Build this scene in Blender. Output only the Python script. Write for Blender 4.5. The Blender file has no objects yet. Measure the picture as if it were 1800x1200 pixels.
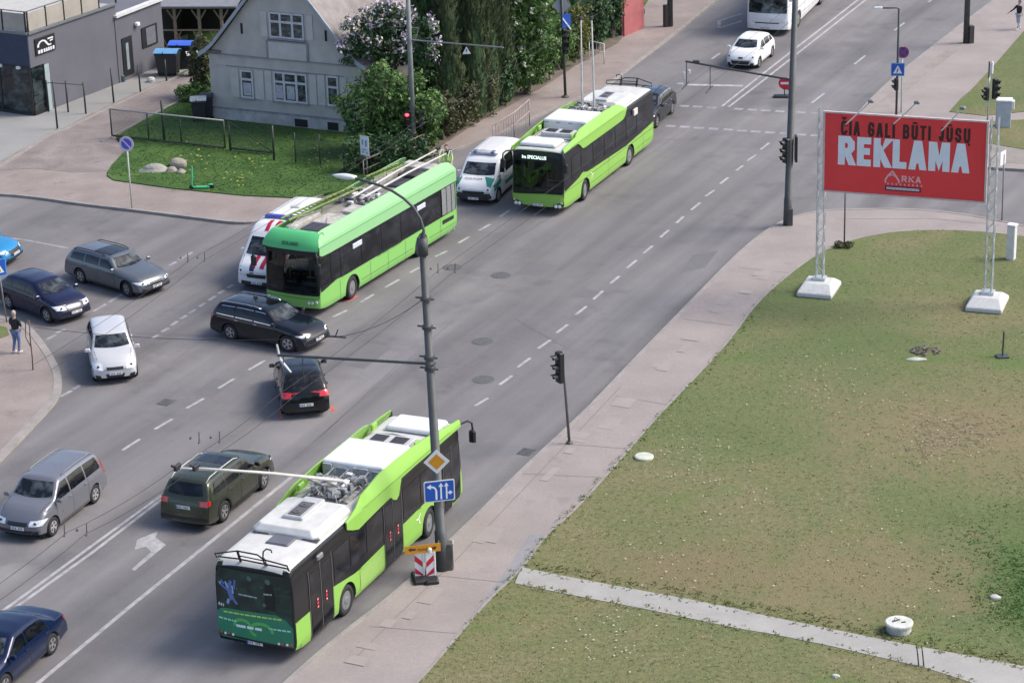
import bpy, bmesh, math, random
from math import sin, cos, pi, radians, atan2, hypot, sqrt
from mathutils import Vector, Matrix
from mathutils.bvhtree import BVHTree
random.seed(7)
SC = bpy.context.scene
COL = SC.collection

# ------------------------------------------------------------------ camera
CAM_H, PITCH, ROLL, FPX = 33.5228, 0.35395, -0.02803, 4379.07
_F = Vector((0, cos(PITCH), -sin(PITCH))); _R = Vector((1, 0, 0)); _U = Vector((0, sin(PITCH), cos(PITCH)))
_R2 = _R*cos(ROLL) + _U*sin(ROLL); _U2 = _U*cos(ROLL) - _R*sin(ROLL)
CAMP = Vector((0, 0, CAM_H))
def at(px, py, z=0.0):
    "survey helper: where the sight line of a photo point meets the level z"
    d = _F*FPX + _R2*(px-900) + _U2*(600-py)
    t = (z-CAM_H)/d.z
    return CAMP + d*t
def onplane(px, py, p0, n):
    d = _F*FPX + _R2*(px-900) + _U2*(600-py)
    t = (p0-CAMP).dot(n)/d.dot(n)
    return CAMP + d*t
cam = bpy.data.cameras.new('camera'); co = bpy.data.objects.new('camera', cam); COL.objects.link(co)
M = Matrix((( _R2.x, _U2.x, -_F.x, 0), (_R2.y, _U2.y, -_F.y, 0), (_R2.z, _U2.z, -_F.z, CAM_H), (0, 0, 0, 1)))
co.matrix_world = M
cam.sensor_width = 36; cam.sensor_fit = 'HORIZONTAL'; cam.lens = FPX/1800*36
cam.clip_start = 1; cam.clip_end = 9000
SC.camera = co

# ------------------------------------------------------------------ materials
MATS = {}
def _new(name):
    m = bpy.data.materials.new(name); m.use_nodes = True
    nt = m.node_tree; b = nt.nodes['Principled BSDF']
    return m, nt, b
def N(nt, t, **kw):
    n = nt.nodes.new(t)
    for k, v in kw.items():
        if k in n.inputs: n.inputs[k].default_value = v
        else: setattr(n, k, v)
    return n
def mat(name, col, rough=0.6, metal=0.0, coat=0.0, var=0.12, scale=3.0, bump=0.0, bscale=40.0, spec=0.5, emit=None, estr=0, col2=None, detail=4, contrast=1.0):
    "a colour broken up by noise (wear, dirt), with an optional second colour and bump"
    if name in MATS: return MATS[name]
    m, nt, b = _new(name)
    L = nt.links.new
    tc = N(nt, 'ShaderNodeTexCoord')
    ns = N(nt, 'ShaderNodeTexNoise'); ns.inputs['Scale'].default_value = scale; ns.inputs['Detail'].default_value = detail
    ns.inputs['Roughness'].default_value = 0.6
    L(tc.outputs['Object'], ns.inputs['Vector'])
    cr = N(nt, 'ShaderNodeValToRGB')
    c2 = col2 if col2 else tuple(c*(1-var) for c in col)
    c1 = col if col2 else tuple(min(1, c*(1+var)) for c in col)
    d = 0.2/contrast
    cr.color_ramp.elements[0].position = 0.5-d; cr.color_ramp.elements[1].position = 0.5+d
    cr.color_ramp.elements[0].color = (*c2, 1); cr.color_ramp.elements[1].color = (*c1, 1)
    L(ns.outputs['Fac'], cr.inputs['Fac']); L(cr.outputs['Color'], b.inputs['Base Color'])
    b.inputs['Roughness'].default_value = rough; b.inputs['Metallic'].default_value = metal
    b.inputs['Coat Weight'].default_value = coat; b.inputs['Coat Roughness'].default_value = 0.06
    b.inputs['Specular IOR Level'].default_value = spec
    if bump:
        n2 = N(nt, 'ShaderNodeTexNoise'); n2.inputs['Scale'].default_value = bscale; n2.inputs['Detail'].default_value = 3
        L(tc.outputs['Object'], n2.inputs['Vector'])
        bp = N(nt, 'ShaderNodeBump'); bp.inputs['Strength'].default_value = bump; bp.inputs['Distance'].default_value = 0.02
        L(n2.outputs['Fac'], bp.inputs['Height']); L(bp.outputs['Normal'], b.inputs['Normal'])
    if emit:
        b.inputs['Emission Color'].default_value = (*emit, 1); b.inputs['Emission Strength'].default_value = estr
    MATS[name] = m
    return m
def paint(name, col, rough=0.32, metal=0.0, coat=0.7):
    "car or bus paint with a film of road dust"
    if name in MATS: return MATS[name]
    m, nt, b = _new(name); L = nt.links.new
    tc = N(nt, 'ShaderNodeTexCoord')
    ns = N(nt, 'ShaderNodeTexNoise', Scale=1.7, Detail=5.0, Roughness=0.65); L(tc.outputs['Object'], ns.inputs['Vector'])
    sx = N(nt, 'ShaderNodeSeparateXYZ'); L(tc.outputs['Object'], sx.inputs[0])
    mr = N(nt, 'ShaderNodeMapRange'); mr.inputs['From Min'].default_value = 0.75; mr.inputs['From Max'].default_value = 0.15
    mr.inputs['To Max'].default_value = 0.22
    L(sx.outputs['Z'], mr.inputs['Value'])
    ml = N(nt, 'ShaderNodeMath', operation='MULTIPLY_ADD'); ml.inputs[1].default_value = 1.0
    L(ns.outputs['Fac'], ml.inputs[0])
    L(mr.outputs['Result'], ml.inputs[1]); ml.inputs[2].default_value = 0.006
    mx = N(nt, 'ShaderNodeMix', data_type='RGBA'); mx.inputs[6].default_value = (*col, 1); mx.inputs[7].default_value = (0.2, 0.19, 0.17, 1)
    L(ml.outputs[0], mx.inputs['Factor']); L(mx.outputs[2], b.inputs['Base Color'])
    r2 = N(nt, 'ShaderNodeMapRange'); r2.inputs['To Min'].default_value = rough*0.8; r2.inputs['To Max'].default_value = rough*1.6
    L(ns.outputs['Fac'], r2.inputs['Value']); L(r2.outputs['Result'], b.inputs['Roughness'])
    b.inputs['Metallic'].default_value = metal; b.inputs['Coat Weight'].default_value = min(coat, .55); b.inputs['Coat Roughness'].default_value = 0.06; b.inputs['Specular IOR Level'].default_value = .15
    MATS[name] = m; return m
def glassy(name, c1, c2, scale=2.2, rough=0.05, spec=0.6):
    "tinted car glass seen from outside: dark cabin shapes under a clear gloss"
    if name in MATS: return MATS[name]
    m, nt, b = _new(name); L = nt.links.new
    tc = N(nt, 'ShaderNodeTexCoord')
    mp = N(nt, 'ShaderNodeMapping'); mp.inputs['Scale'].default_value = (1, 1.3, 2.0); L(tc.outputs['Object'], mp.inputs['Vector'])
    ns = N(nt, 'ShaderNodeTexNoise', Scale=scale, Detail=3.0, Roughness=0.55, Distortion=0.6); L(mp.outputs[0], ns.inputs['Vector'])
    cr = N(nt, 'ShaderNodeValToRGB'); cr.color_ramp.elements[0].position = 0.42; cr.color_ramp.elements[1].position = 0.68
    cr.color_ramp.elements[0].color = (*c1, 1); cr.color_ramp.elements[1].color = (*c2, 1)
    L(ns.outputs['Fac'], cr.inputs['Fac']); L(cr.outputs['Color'], b.inputs['Base Color'])
    b.inputs['Roughness'].default_value = rough; b.inputs['Specular IOR Level'].default_value = spec
    MATS[name] = m; return m

GLASS = glassy('dark_glass', (0.004, 0.005, 0.007), (0.022, 0.025, 0.028), spec=0.4)
GLASSF = glassy('windscreen_glass', (0.008, 0.011, 0.015), (0.12, 0.14, 0.145), scale=1.6, spec=.5)
GLASSB = glassy('bus_glass', (0.008, 0.009, 0.011), (0.028, 0.030, 0.036), scale=0.8, rough=0.12, spec=0.28)
BLACK = mat('black_plastic', (0.018, 0.018, 0.02), 0.5)
RUBBER = mat('tyre_rubber', (0.02, 0.02, 0.021), 0.85, scale=12)
RIM = mat('wheel_alloy', (0.42, 0.42, 0.43), 0.35, metal=0.7, var=0.25, scale=8)
CHROME = mat('chrome', (0.6, 0.6, 0.62), 0.15, metal=1.0)
LAMPW = mat('headlamp_glass', (0.75, 0.76, 0.78), 0.12, var=0.3, scale=9, coat=1)
LAMPR = mat('tail_lamp_red', (0.58, 0.015, 0.025), 0.2, var=0.35, scale=9, coat=1)
PLATE = mat('plate_white', (0.7, 0.7, 0.7), 0.5, var=0.04)
PLATEC = mat('plate_characters', (0.08, 0.08, 0.09), 0.6)
GREYM = mat('grey_metal', (0.2, 0.21, 0.21), 0.5, metal=0.3, scale=5)
GALV = mat('galvanised_steel', (0.50, 0.53, 0.53), 0.45, metal=0.35, scale=6, var=0.18)
DKPOLE = mat('dark_painted_steel', (0.055, 0.06, 0.06), 0.55, scale=2.5, var=0.3)
POLEM = mat('weathered_pole_steel', (0.065, 0.070, 0.070), 0.6, scale=1.2, var=0.3, detail=8)
WHITE = mat('white_paint', (0.78, 0.78, 0.77), 0.45, var=0.05)
CONC = mat('concrete', (0.42, 0.41, 0.38), 0.9, var=0.25, scale=4, bump=0.4, detail=8)
WIREM = mat('wire_black', (0.03, 0.03, 0.03), 0.6)
LIME = paint('lime_bus_paint', (0.235, 0.46, 0.080), 0.40, coat=0.35)
GREENB = paint('light_green_bus_paint', (0.205, 0.47, 0.115), 0.38, coat=0.35)
COWLG = paint('pale_green_cowl_paint', (0.25, 0.50, 0.23), 0.42, coat=0.3)
WHITEC = paint('white_car_paint', (0.75, 0.75, 0.74), 0.3)
ROOFW = mat('bus_roof_white', (0.62, 0.62, 0.59), 0.5, col2=(0.50, 0.49, 0.455), scale=2.2, detail=9)

# ------------------------------------------------------------------ mesh builder
class MB:
    def __init__(s): s.v = []; s.f = []; s.m = []
    def add(s, vs, fs, m=0):
        o = len(s.v); s.v += [tuple(v) for v in vs]; s.f += [tuple(i+o for i in f) for f in fs]; s.m += [m]*len(fs); return s
    def box(s, c, sz, m=0, rz=0, rx=0, ry=0):
        R = Matrix.Rotation(rz, 3, 'Z') @ Matrix.Rotation(ry, 3, 'Y') @ Matrix.Rotation(rx, 3, 'X')
        vs = []
        for dz in (-.5, .5):
            for dy in (-.5, .5):
                for dx in (-.5, .5): vs.append(Vector(c) + R @ Vector((dx*sz[0], dy*sz[1], dz*sz[2])))
        return s.add(vs, [(0, 2, 3, 1), (4, 5, 7, 6), (0, 1, 5, 4), (2, 6, 7, 3), (0, 4, 6, 2), (1, 3, 7, 5)], m)
    def bbox(s, c, sz, b=0.03, m=0, rz=0):
        "box with chamfered vertical and top edges"
        x, y, z = sz[0]/2, sz[1]/2, sz[2]/2
        def ring(dx, dy, h): return [(-dx+b, -dy, h), (dx-b, -dy, h), (dx, -dy+b, h), (dx, dy-b, h), (dx-b, dy, h), (-dx+b, dy, h), (-dx, dy-b, h), (-dx, -dy+b, h)]
        vs = ring(x, y, -z) + ring(x, y, z-b) + [(a*(x-b)/x, q*(y-b)/y, z) for a, q, _ in ring(x, y, z)]
        R = Matrix.Rotation(rz, 3, 'Z')
        vs = [Vector(c) + R @ Vector(v) for v in vs]
        fs = [tuple(range(7, -1, -1)), tuple(range(16, 24))]
        for k in (0, 8):
            for i in range(8): j = (i+1) % 8; fs.append((k+i, k+j, k+8+j, k+8+i))
        return s.add(vs, fs, m)
    def prism(s, poly, z0, z1, m=0, cap0=True):
        n = len(poly); vs = [(p[0], p[1], z0) for p in poly] + [(p[0], p[1], z1) for p in poly]
        fs = [tuple(range(n, 2*n))] + ([tuple(range(n-1, -1, -1))] if cap0 else [])
        for i in range(n): j = (i+1) % n; fs.append((i, j, n+j, n+i))
        return s.add(vs, fs, m)
    def extr(s, poly, d, m=0):
        "flat 3d polygon given thickness vector d"
        n = len(poly); P = [Vector(p) for p in poly]; d = Vector(d)
        vs = P + [p+d for p in P]
        fs = [tuple(range(n-1, -1, -1)), tuple(range(n, 2*n))] + [(i, (i+1) % n, n+(i+1) % n, n+i) for i in range(n)]
        return s.add(vs, fs, m)
    def tube(s, pts, r, n=8, m=0, cap=True):
        P = [Vector(p) for p in pts]; rs = r if isinstance(r, (list, tuple)) else [r]*len(P)
        vs = []; up = None
        for i, p in enumerate(P):
            t = (P[min(i+1, len(P)-1)] - P[max(i-1, 0)]).normalized()
            if up is None: up = t.orthogonal().normalized()
            else:
                up = up - t*up.dot(t)
                up = up.normalized() if up.length > 1e-6 else t.orthogonal().normalized()
            w = t.cross(up)
            for k in range(n):
                a = 2*pi*k/n; vs.append(p + (up*cos(a) + w*sin(a))*rs[i])
        fs = []
        for i in range(len(P)-1):
            for k in range(n): k2 = (k+1) % n; fs.append((i*n+k, i*n+k2, (i+1)*n+k2, (i+1)*n+k))
        if cap: fs += [tuple(range(n-1, -1, -1)), tuple(range((len(P)-1)*n, len(P)*n))]
        return s.add(vs, fs, m)
    def lathe(s, prof, n=16, m=0, T=None):
        "prof: (radius, height) list round z; T optional matrix"
        vs = []
        for r, z in prof:
            for k in range(n): a = 2*pi*k/n; vs.append(Vector((r*cos(a), r*sin(a), z)))
        fs = [(i*n+k, i*n+(k+1) % n, (i+1)*n+(k+1) % n, (i+1)*n+k) for i in range(len(prof)-1) for k in range(n)]
        fs += [tuple(range(n-1, -1, -1)), tuple(range((len(prof)-1)*n, len(prof)*n))]
        if T is not None: vs = [T @ v for v in vs]
        return s.add(vs, fs, m)
    def build(s, name, mats, parent=None, smooth=False, loc=None, rz=0, bevel=0):
        me = bpy.data.meshes.new(name); me.from_pydata(s.v, [], s.f)
        if not isinstance(mats, (list, tuple)): mats = [mats]
        for q in mats: me.materials.append(q)
        if len(mats) > 1: me.polygons.foreach_set('material_index', s.m)
        if smooth: me.polygons.foreach_set('use_smooth', [True]*len(s.f))
        me.update()
        o = bpy.data.objects.new(name, me); COL.objects.link(o)
        if parent is not None: o.parent = parent
        if loc is not None: o.location = loc
        o.rotation_euler[2] = rz
        if bevel:
            bm = o.modifiers.new('bevel', 'BEVEL'); bm.width = bevel; bm.segments = 2; bm.limit_method = 'ANGLE'
        return o
def tag(o, label=None, cat=None, group=None, kind=None):
    if label: o['label'] = label
    if cat: o['category'] = cat
    if group: o['group'] = group
    if kind: o['kind'] = kind
    return o
def thing(name, label, cat, loc=(0, 0, 0), rz=0, group=None):
    o = bpy.data.objects.new(name, None); COL.objects.link(o); o.location = loc; o.rotation_euler[2] = rz
    return tag(o, label, cat, group)
def clone(o, parent=None):
    "a thing, its parts and their sub-parts"
    c = o.copy(); COL.objects.link(c)
    if parent is not None: c.parent = parent
    for ch in [q for q in bpy.data.objects if q.parent == o]:
        d = ch.copy(); COL.objects.link(d); d.parent = c
        for g in [q for q in bpy.data.objects if q.parent == ch]:
            e = g.copy(); COL.objects.link(e); e.parent = d
    return c
def poly_at(pts, z): return [tuple(at(x, y, z)) for x, y in pts]
def tri_fill(mb, pts3, m=0):
    from mathutils.geometry import tessellate_polygon
    t = tessellate_polygon([[Vector(p) for p in pts3]]); mb.add(pts3, [tuple(q) for q in t], m)
def text(body, size, mat_, parent, M4, bold=0.0, xs=1.0, name='lettering', align='CENTER', extr=0.003, shear=0, sp=1.0):
    cu = bpy.data.curves.new(name, 'FONT'); cu.body = body; cu.size = size; cu.extrude = extr; cu.offset = bold; cu.align_x = align
    cu.resolution_u = 3; cu.shear = shear; cu.space_character = sp
    o = bpy.data.objects.new(name, cu); COL.objects.link(o)
    bpy.context.view_layer.update()
    me = bpy.data.meshes.new_from_object(o.evaluated_get(bpy.context.evaluated_depsgraph_get()))
    COL.objects.unlink(o); bpy.data.objects.remove(o)
    me.transform(M4 @ Matrix.Diagonal((xs, 1, 1, 1))); me.materials.clear(); me.materials.append(mat_)
    n = bpy.data.objects.new(name, me); COL.objects.link(n); n.parent = parent
    return n
def frame_m(o, xd, yd):
    "matrix placing text: origin o, reading direction xd, up yd"
    x = Vector(xd).normalized(); y = Vector(yd).normalized(); z = x.cross(y)
    return Matrix(((x.x, y.x, z.x, o[0]), (x.y, y.y, z.y, o[1]), (x.z, y.z, z.z, o[2]), (0, 0, 0, 1)))
SEG = {'A': [[(0, 0), (.4, 1), (.6, 1), (1, 0)], [(.2, .28), (.8, .28)]], 'B': [[(0, 0), (0, 1), (.7, 1), (.95, .85), (.9, .6), (.7, .52), (0, .52)], [(.7, .52), (1, .38), (1, .15), (.75, 0), (0, 0)]], 'C': [[(1, .75), (.9, .95), (.6, 1), (.25, 1), (0, .8), (0, .2), (.25, 0), (.75, 0), (1, .2)]],
 'E': [[(1, 1), (0, 1), (0, 0), (1, 0)], [(0, .52), (.85, .52)]], 'G': [[(1, .78), (.9, .95), (.6, 1), (.25, 1), (0, .8), (0, .2), (.25, 0), (.75, 0), (1, .18), (1, .48), (.6, .48)]], 'I': [[(.5, 0), (.5, 1)]], 'J': [[(.9, 1), (.9, .2), (.65, 0), (.3, 0), (.05, .2)]],
 'K': [[(0, 0), (0, 1)], [(1, 1), (.12, .45), (.3, .6), (1, 0)]], 'L': [[(0, 1), (0, 0), (1, 0)]], 'M': [[(0, 0), (0, 1), (.14, 1), (.5, .2), (.86, 1), (1, 1), (1, 0)]], 'R': [[(0, 0), (0, 1), (.7, 1), (1, .85), (1, .62), (.7, .46), (0, .46)], [(.55, .46), (1, 0)]],
 'S': [[(1, .78), (.85, .96), (.6, 1), (.3, 1), (.02, .85), (.05, .6), (.9, .42), (1, .2), (.75, 0), (.3, 0), (0, .2)]], 'T': [[(0, 1), (1, 1)], [(.5, 1), (.5, 0)]], 'U': [[(0, 1), (0, .2), (.25, 0), (.75, 0), (1, .2), (1, 1)]]}
def stroke_text(s, x0, x1, z0, z1, y, w, mat_, parent, name='lettering', gap=.32, sq=1.0, marks={}):
    "block capitals drawn as square-cut strokes on a vertical board facing local -y; each letter its own part"
    wid = {'I': .35, ' ': .62, 'M': 1.25, 'J': .85, 'L': .85, 'E': .85, 'T': .95}
    tot = sum(wid.get(c, 1) for c in s)+gap*(len(s)-1); u = (x1-x0)/tot; x = x0; k = 0
    for i, c in enumerate(s):
        W_ = wid.get(c, 1)*u
        if c != ' ':
            q = MB(); hw = w/2
            def pt(a, b): return Vector((lerp(x+hw*sq, x+W_-hw*sq, a) if c != 'I' else x+W_/2, 0, lerp(z0+hw, z1-hw, b)))
            for pl in SEG[c]:
                P = [pt(*p) for p in pl]; d0 = (P[0]-P[1]).normalized(); d1 = (P[-1]-P[-2]).normalized(); P[0] = P[0]+d0*hw*.95; P[-1] = P[-1]+d1*hw*.95
                L_, R_ = [], []
                for j, p in enumerate(P):
                    a = (p-P[j-1]).normalized() if j else (P[1]-p).normalized(); b = (P[j+1]-p).normalized() if j < len(P)-1 else a
                    n1 = Vector((-a.z, 0, a.x)); n2 = Vector((-b.z, 0, b.x)); n = (n1+n2); n = n.normalized() if n.length > .1 else n1; m_ = hw/max(.45, n.dot(n1)); L_.append(p+n*m_); R_.append(p-n*m_)
                for e_, nb in ((0, 1), (-1, -2)):
                    bz = pl[e_][1]; d = (P[e_]-P[nb]).normalized()
                    if bz in (0, 1) and abs(d.z) > .35:
                        zb_ = z0 if bz == 0 else z1
                        L_[e_] = L_[e_]+d*((zb_-L_[e_].z)/d.z); R_[e_] = R_[e_]+d*((zb_-R_[e_].z)/d.z)
                for j in range(len(P)-1):
                    yy = y-.0012*(k % 9); k += 1; q.add([Vector((v.x, yy, min(max(v.z, z0), z1))) for v in (L_[j], L_[j+1], R_[j+1], R_[j])], [(0, 1, 2, 3)])
            for (a0, b0, a1, b1) in marks.get(i, []):
                A_, B_ = Vector((x+W_*a0, 0, lerp(z0, z1, b0))), Vector((x+W_*a1, 0, lerp(z0, z1, b1))); d = (B_-A_).normalized(); n = Vector((-d.z, 0, d.x))*w*.36; q.add([Vector((v.x, y-.012, v.z)) for v in (A_-n, A_+n, B_+n, B_-n)], [(0, 1, 2, 3)])
            q.build(name, mat_, parent)
        x += W_+gap*u
def lerp(a, b, t): return a+(b-a)*t
def interp(tab, x):
    if x <= tab[0][0]: return tab[0][1]
    for (a, p), (b, q) in zip(tab, tab[1:]):
        if x <= b: return p+(q-p)*(x-a)/(b-a) if b > a else q
    return tab[-1][1]
# ------------------------------------------------------------------ vehicle shells
def sm(tab, x, r=0.06):
    return (interp(tab, x-r)+2*interp(tab, x-r*.5)+2*interp(tab, x)+2*interp(tab, x+r*.5)+interp(tab, x+r))/8
class Shell:
    """lofted body shell; front is +x, left is +y. top = centre line profile, belt = shoulder line"""
    def __init__(s, L, W, H, top, belt, z0=0.2, inset=0.16, axles=(), rw=0.32, arch=0.38, nose=0.12, tail=0.08, taper=0.10, tail_taper=0.05, crown=0.03, step=0.06, blur=0.06, bulge=0.0, ns=16, snapz=None):
        s.L, s.W, s.H = L, W, H; s.top = top; s.belt = belt; s.axles = axles; s.rw = rw; s.arch = arch; s.z0 = z0
        hl = L/2; n = int(L/step); xs = [-hl+L*i/n for i in range(n+1)]
        s.ns = ns
        vs = []; secs = []
        for x in xs:
            t = max(0, (abs(x)-(hl-.9))/.9); k = taper if x > 0 else tail_taper
            w = W/2*(1-k*t**2.2)
            zt = sm(top, x, blur); zb = min(sm(belt, x, blur), zt-.05)
            h = max(0.0, min(1.0, (zt-zb)/max(.2, (H-zb))))
            wr = w-.05-h*inset
            zlow = z0 + 0.10*t**2
            sec = []
            for i in range(ns+1):
                u = i/ns; z = lerp(zlow, zb, u)
                y = w - .05*(1-min(1, u/.12))**2 - .045*(max(0, (u-.72)/.28))**2 - .012*abs(u-.5)*0
                y -= bulge*(max(0, .45-u))**2
                sec.append((y, z))
            y4, z4 = sec[-1]; e = (wr, zt-.075*min(1, .4+h)) if zt-zb > .12 else (w-.09, zb+(zt-zb)*.45)
            for u in (.25, .5, .75, 1): sec.append((lerp(y4, e[0], u)+.018*sin(pi*u)*h, lerp(z4, e[1], u)))
            r = e[0]
            sec += [(r-.045, lerp(e[1], zt, .62)), (r-.12, zt-.004), (r*.62, zt+crown*.62), (r*.3, zt+crown*.92), (0, zt+crown)]
            secs.append(sec)
        m = len(secs[0]); s.vside = ns; nc = m-1
        ring = lambda i: i*(2*m-1)
        for x, sec in zip(xs, secs):
            tf = max(0, (x-(hl-.75))/.75); tb = max(0, (-x-(hl-.75))/.75)
            full = [(y, z) for y, z in sec] + [(-y, z) for y, z in sec[-2::-1]]
            for y, z in full:
                q = abs(y)/(W/2)
                xx = x - nose*tf**1.3*q**2.6 + tail*tb**1.3*q**2.6
                vs.append([xx, y, z])
        fs = []; R = 2*m-1
        # arches
        cell = .05
        for ax in axles:
            for i in range(len(vs)):
                k = i % R
                if k <= ns or k >= R-1-ns:
                    v = vs[i]; dx = v[0]-ax; dz = v[2]-rw; d = hypot(dx, dz)
                    if abs(d-arch) < step*.72 and d > 0: v[0] = ax+dx/d*arch; v[2] = rw+dz/d*arch
        if snapz:
            rowh = (H-z0)/ns
            for i in range(len(vs)):
                k = i % R
                if (k <= ns or k >= R-1-ns) and not any(abs(hypot(vs[i][0]-ax, vs[i][2]-rw)-arch) < .02 for ax in axles):
                    for tab in snapz[0 if k <= ns else 1]:
                        zz = interp(tab, vs[i][0])
                        if abs(vs[i][2]-zz) < rowh*.5: vs[i][2] = zz
        def inarch(f):
            c = [sum(vs[i][q] for i in f)/len(f) for q in range(3)]
            if abs(c[1]) < W*.33: return False
            if all(any(hypot(vs[i][0]-ax, vs[i][2]-rw) <= arch+.004 for ax in axles) for i in f): return True
            return any(hypot(c[0]-ax, c[2]-rw) < arch-.012 for ax in axles) and c[2] < rw+arch
        for i in range(len(xs)-1):
            for k in range(R-1):
                f = (i*R+k, i*R+k+1, (i+1)*R+k+1, (i+1)*R+k)
                if (k < ns or k >= R-1-ns) and inarch(f): continue
                fs.append(f[::-1])
        # end caps, spanned between mirrored points
        nd = 10
        for end, i0 in ((-1, 0), (1, len(xs)-1)):
            base = {}
            for k in range(m):
                a = i0*R+k; b = i0*R+R-1-k
                row = [a]
                if a != b:
                    for j in range(1, nd):
                        u = 1-2*j/nd; y = vs[a][1]*u; q = abs(y)/(W/2)
                        xx = xs[i0]-(nose if end > 0 else -tail)*q**2.6
                        vs.append([xx, y, vs[a][2]]); row.append(len(vs)-1)
                    row.append(b)
                base[k] = row
            for k in range(m-1):
                A, B = base[k], base[k+1]
                for j in range(nd):
                    q = (A[j], A[j+1], B[j+1], B[j]) if len(B) > 1 else (A[j], A[j+1], B[0])
                    q = tuple(dict.fromkeys(q))
                    if len(q) > 2: fs.append(q if end > 0 else q[::-1])
        s.vs, s.fs = vs, fs
        s.bvh = BVHTree.FromPolygons([Vector(v) for v in vs], fs)
    def hit(s, o, d):
        p, n, i, dist = s.bvh.ray_cast(Vector(o), Vector(d))
        return (p, n) if p is not None else (None, None)
    def proj(s, kind, a, b, off):
        if kind == 'front': o, d = (9, a, b), (-1, 0, 0)
        elif kind == 'back': o, d = (-9, a, b), (1, 0, 0)
        elif kind == 'left': o, d = (a, 4, b), (0, -1, 0)
        elif kind == 'right': o, d = (a, -4, b), (0, 1, 0)
        else: o, d = (a, b, 9), (0, 0, -1)
        p, n = s.hit(o, d)
        if p is None: return None
        dd = Vector(d)
        if n.dot(dd) > 0: n = -n
        return p + n*off
    def patch(s, mb, kind, lo, hi, off=0.008, nu=None, nv=6, m=0):
        "surface-hugging panel between polylines lo and hi (2d points in the projection plane)"
        def dens(P, n):
            tot = sum(hypot(a[0]-b[0], a[1]-b[1]) for a, b in zip(P, P[1:])) or 1e-6
            out = []
            for q in range(n+1):
                d = tot*q/n; acc = 0
                for a, b in zip(P, P[1:]):
                    l = hypot(a[0]-b[0], a[1]-b[1])
                    if acc+l >= d-1e-9:
                        t = (d-acc)/l if l else 0; out.append((lerp(a[0], b[0], t), lerp(a[1], b[1], t))); break
                    acc += l
                else: out.append(P[-1])
            return out
        if nu is None:
            nu = max(2, int(max(sum(hypot(a[0]-b[0], a[1]-b[1]) for a, b in zip(P, P[1:])) for P in (lo, hi))/.08))
        A, B = dens(lo, nu), dens(hi, nu)
        idx = {}; o = len(mb.v); vs = []
        for i in range(nu+1):
            for j in range(nv+1):
                p = s.proj(kind, lerp(A[i][0], B[i][0], j/nv), lerp(A[i][1], B[i][1], j/nv), off)
                if p is not None: idx[i, j] = len(vs); vs.append(p)
        fs = []
        for i in range(nu):
            for j in range(nv):
                k = [(i, j), (i+1, j), (i+1, j+1), (i, j+1)]
                if all(q in idx for q in k):
                    f = tuple(idx[q] for q in k)
                    fs.append(f)
        # drop faces that fold over an edge of the shell
        good = []
        for f in fs:
            P = [vs[i] for i in f]
            if max((P[a]-P[(a+1) % 4]).length for a in range(4)) < .45: good.append(f)
        mb.add(vs, good, m)
        return mb
    def part(s, name, parent, mat_, kind, lo, hi, off=0.008, nv=6, nu=None, smooth=True):
        mb = MB(); s.patch(mb, kind, lo, hi, off, nu, nv)
        return mb.build(name, mat_, parent, smooth)
    def line(s, mb, kind, pts, w=0.012, off=0.004, m=0):
        for a, b in zip(pts, pts[1:]):
            dx, dz = b[0]-a[0], b[1]-a[1]; l = hypot(dx, dz) or 1; nx, nz = -dz/l*w/2, dx/l*w/2
            s.patch(mb, kind, [(a[0]+nx, a[1]+nz), (b[0]+nx, b[1]+nz)], [(a[0]-nx, a[1]-nz), (b[0]-nx, b[1]-nz)], off, None, 1, m)

def wheel(parent, x, y, r, wd, side, steer=0, rim=RIM, spokes=5, bus=False):
    T = Matrix.Translation((x, y, r)) @ Matrix.Rotation(steer, 4, 'Z') @ Matrix.Rotation(-side*pi/2, 4, 'X')
    mb = MB(); h = wd/2
    ri = r*.62
    mb.lathe([(ri, -h), (r*.93, -h), (r, -h*.7), (r, h*.7), (r*.93, h), (ri, h*.96), (ri*.97, h*.55)], 24, T=T)
    w = mb.build('wheel', RUBBER, parent, True)
    rb = MB()
    if bus:
        rb.lathe([(ri, h*.9), (ri*.93, h*.95), (ri*.8, h*.45), (ri*.55, h*.4), (ri*.42, h*.95), (ri*.3, h*1.05), (.01, h*1.06)], 20, T=T)
        for k in range(10):
            a = 2*pi*k/10; p = T @ Vector((ri*.66*cos(a), ri*.66*sin(a), h*.55)); rb.box(p, (.035, .035, .035))
    else:
        rb.lathe([(ri, h*.75), (ri, h*.9), (ri*.9, h*.92), (ri*.86, h*.62), (ri*.84, h*.3), (.01, h*.28)], 20, m=1, T=T)
        rb.lathe([(ri*1.0, h*.7), (ri*1.0, h*.97), (ri*.88, h*.99), (ri*.87, h*.7)], 20, T=T)
        rb.lathe([(.045, h*.3), (.06, h*.9), (.045, h*.96), (.01, h*.97)], 10, T=T)
        for k in range(spokes):
            a = 2*pi*k/spokes
            for da in (-.14, .14):
                p = [Vector((.04*cos(a), .04*sin(a), h*.8)), Vector((ri*.92*cos(a+da), ri*.92*sin(a+da), h*.86))]
                d = (p[1]-p[0]).normalized(); q = Vector((-d.y, d.x, 0))*.018
                vs = [T @ v for v in (p[0]-q, p[0]+q, p[1]+q*1.3, p[1]-q*1.3)]
                n = T.to_3x3() @ Vector((0, 0, h*.14))
                rb.extr(vs, n)
    rb.build('rim', [rim, BLACK], w, False)
    return w
PLATE_N = [0]
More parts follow.
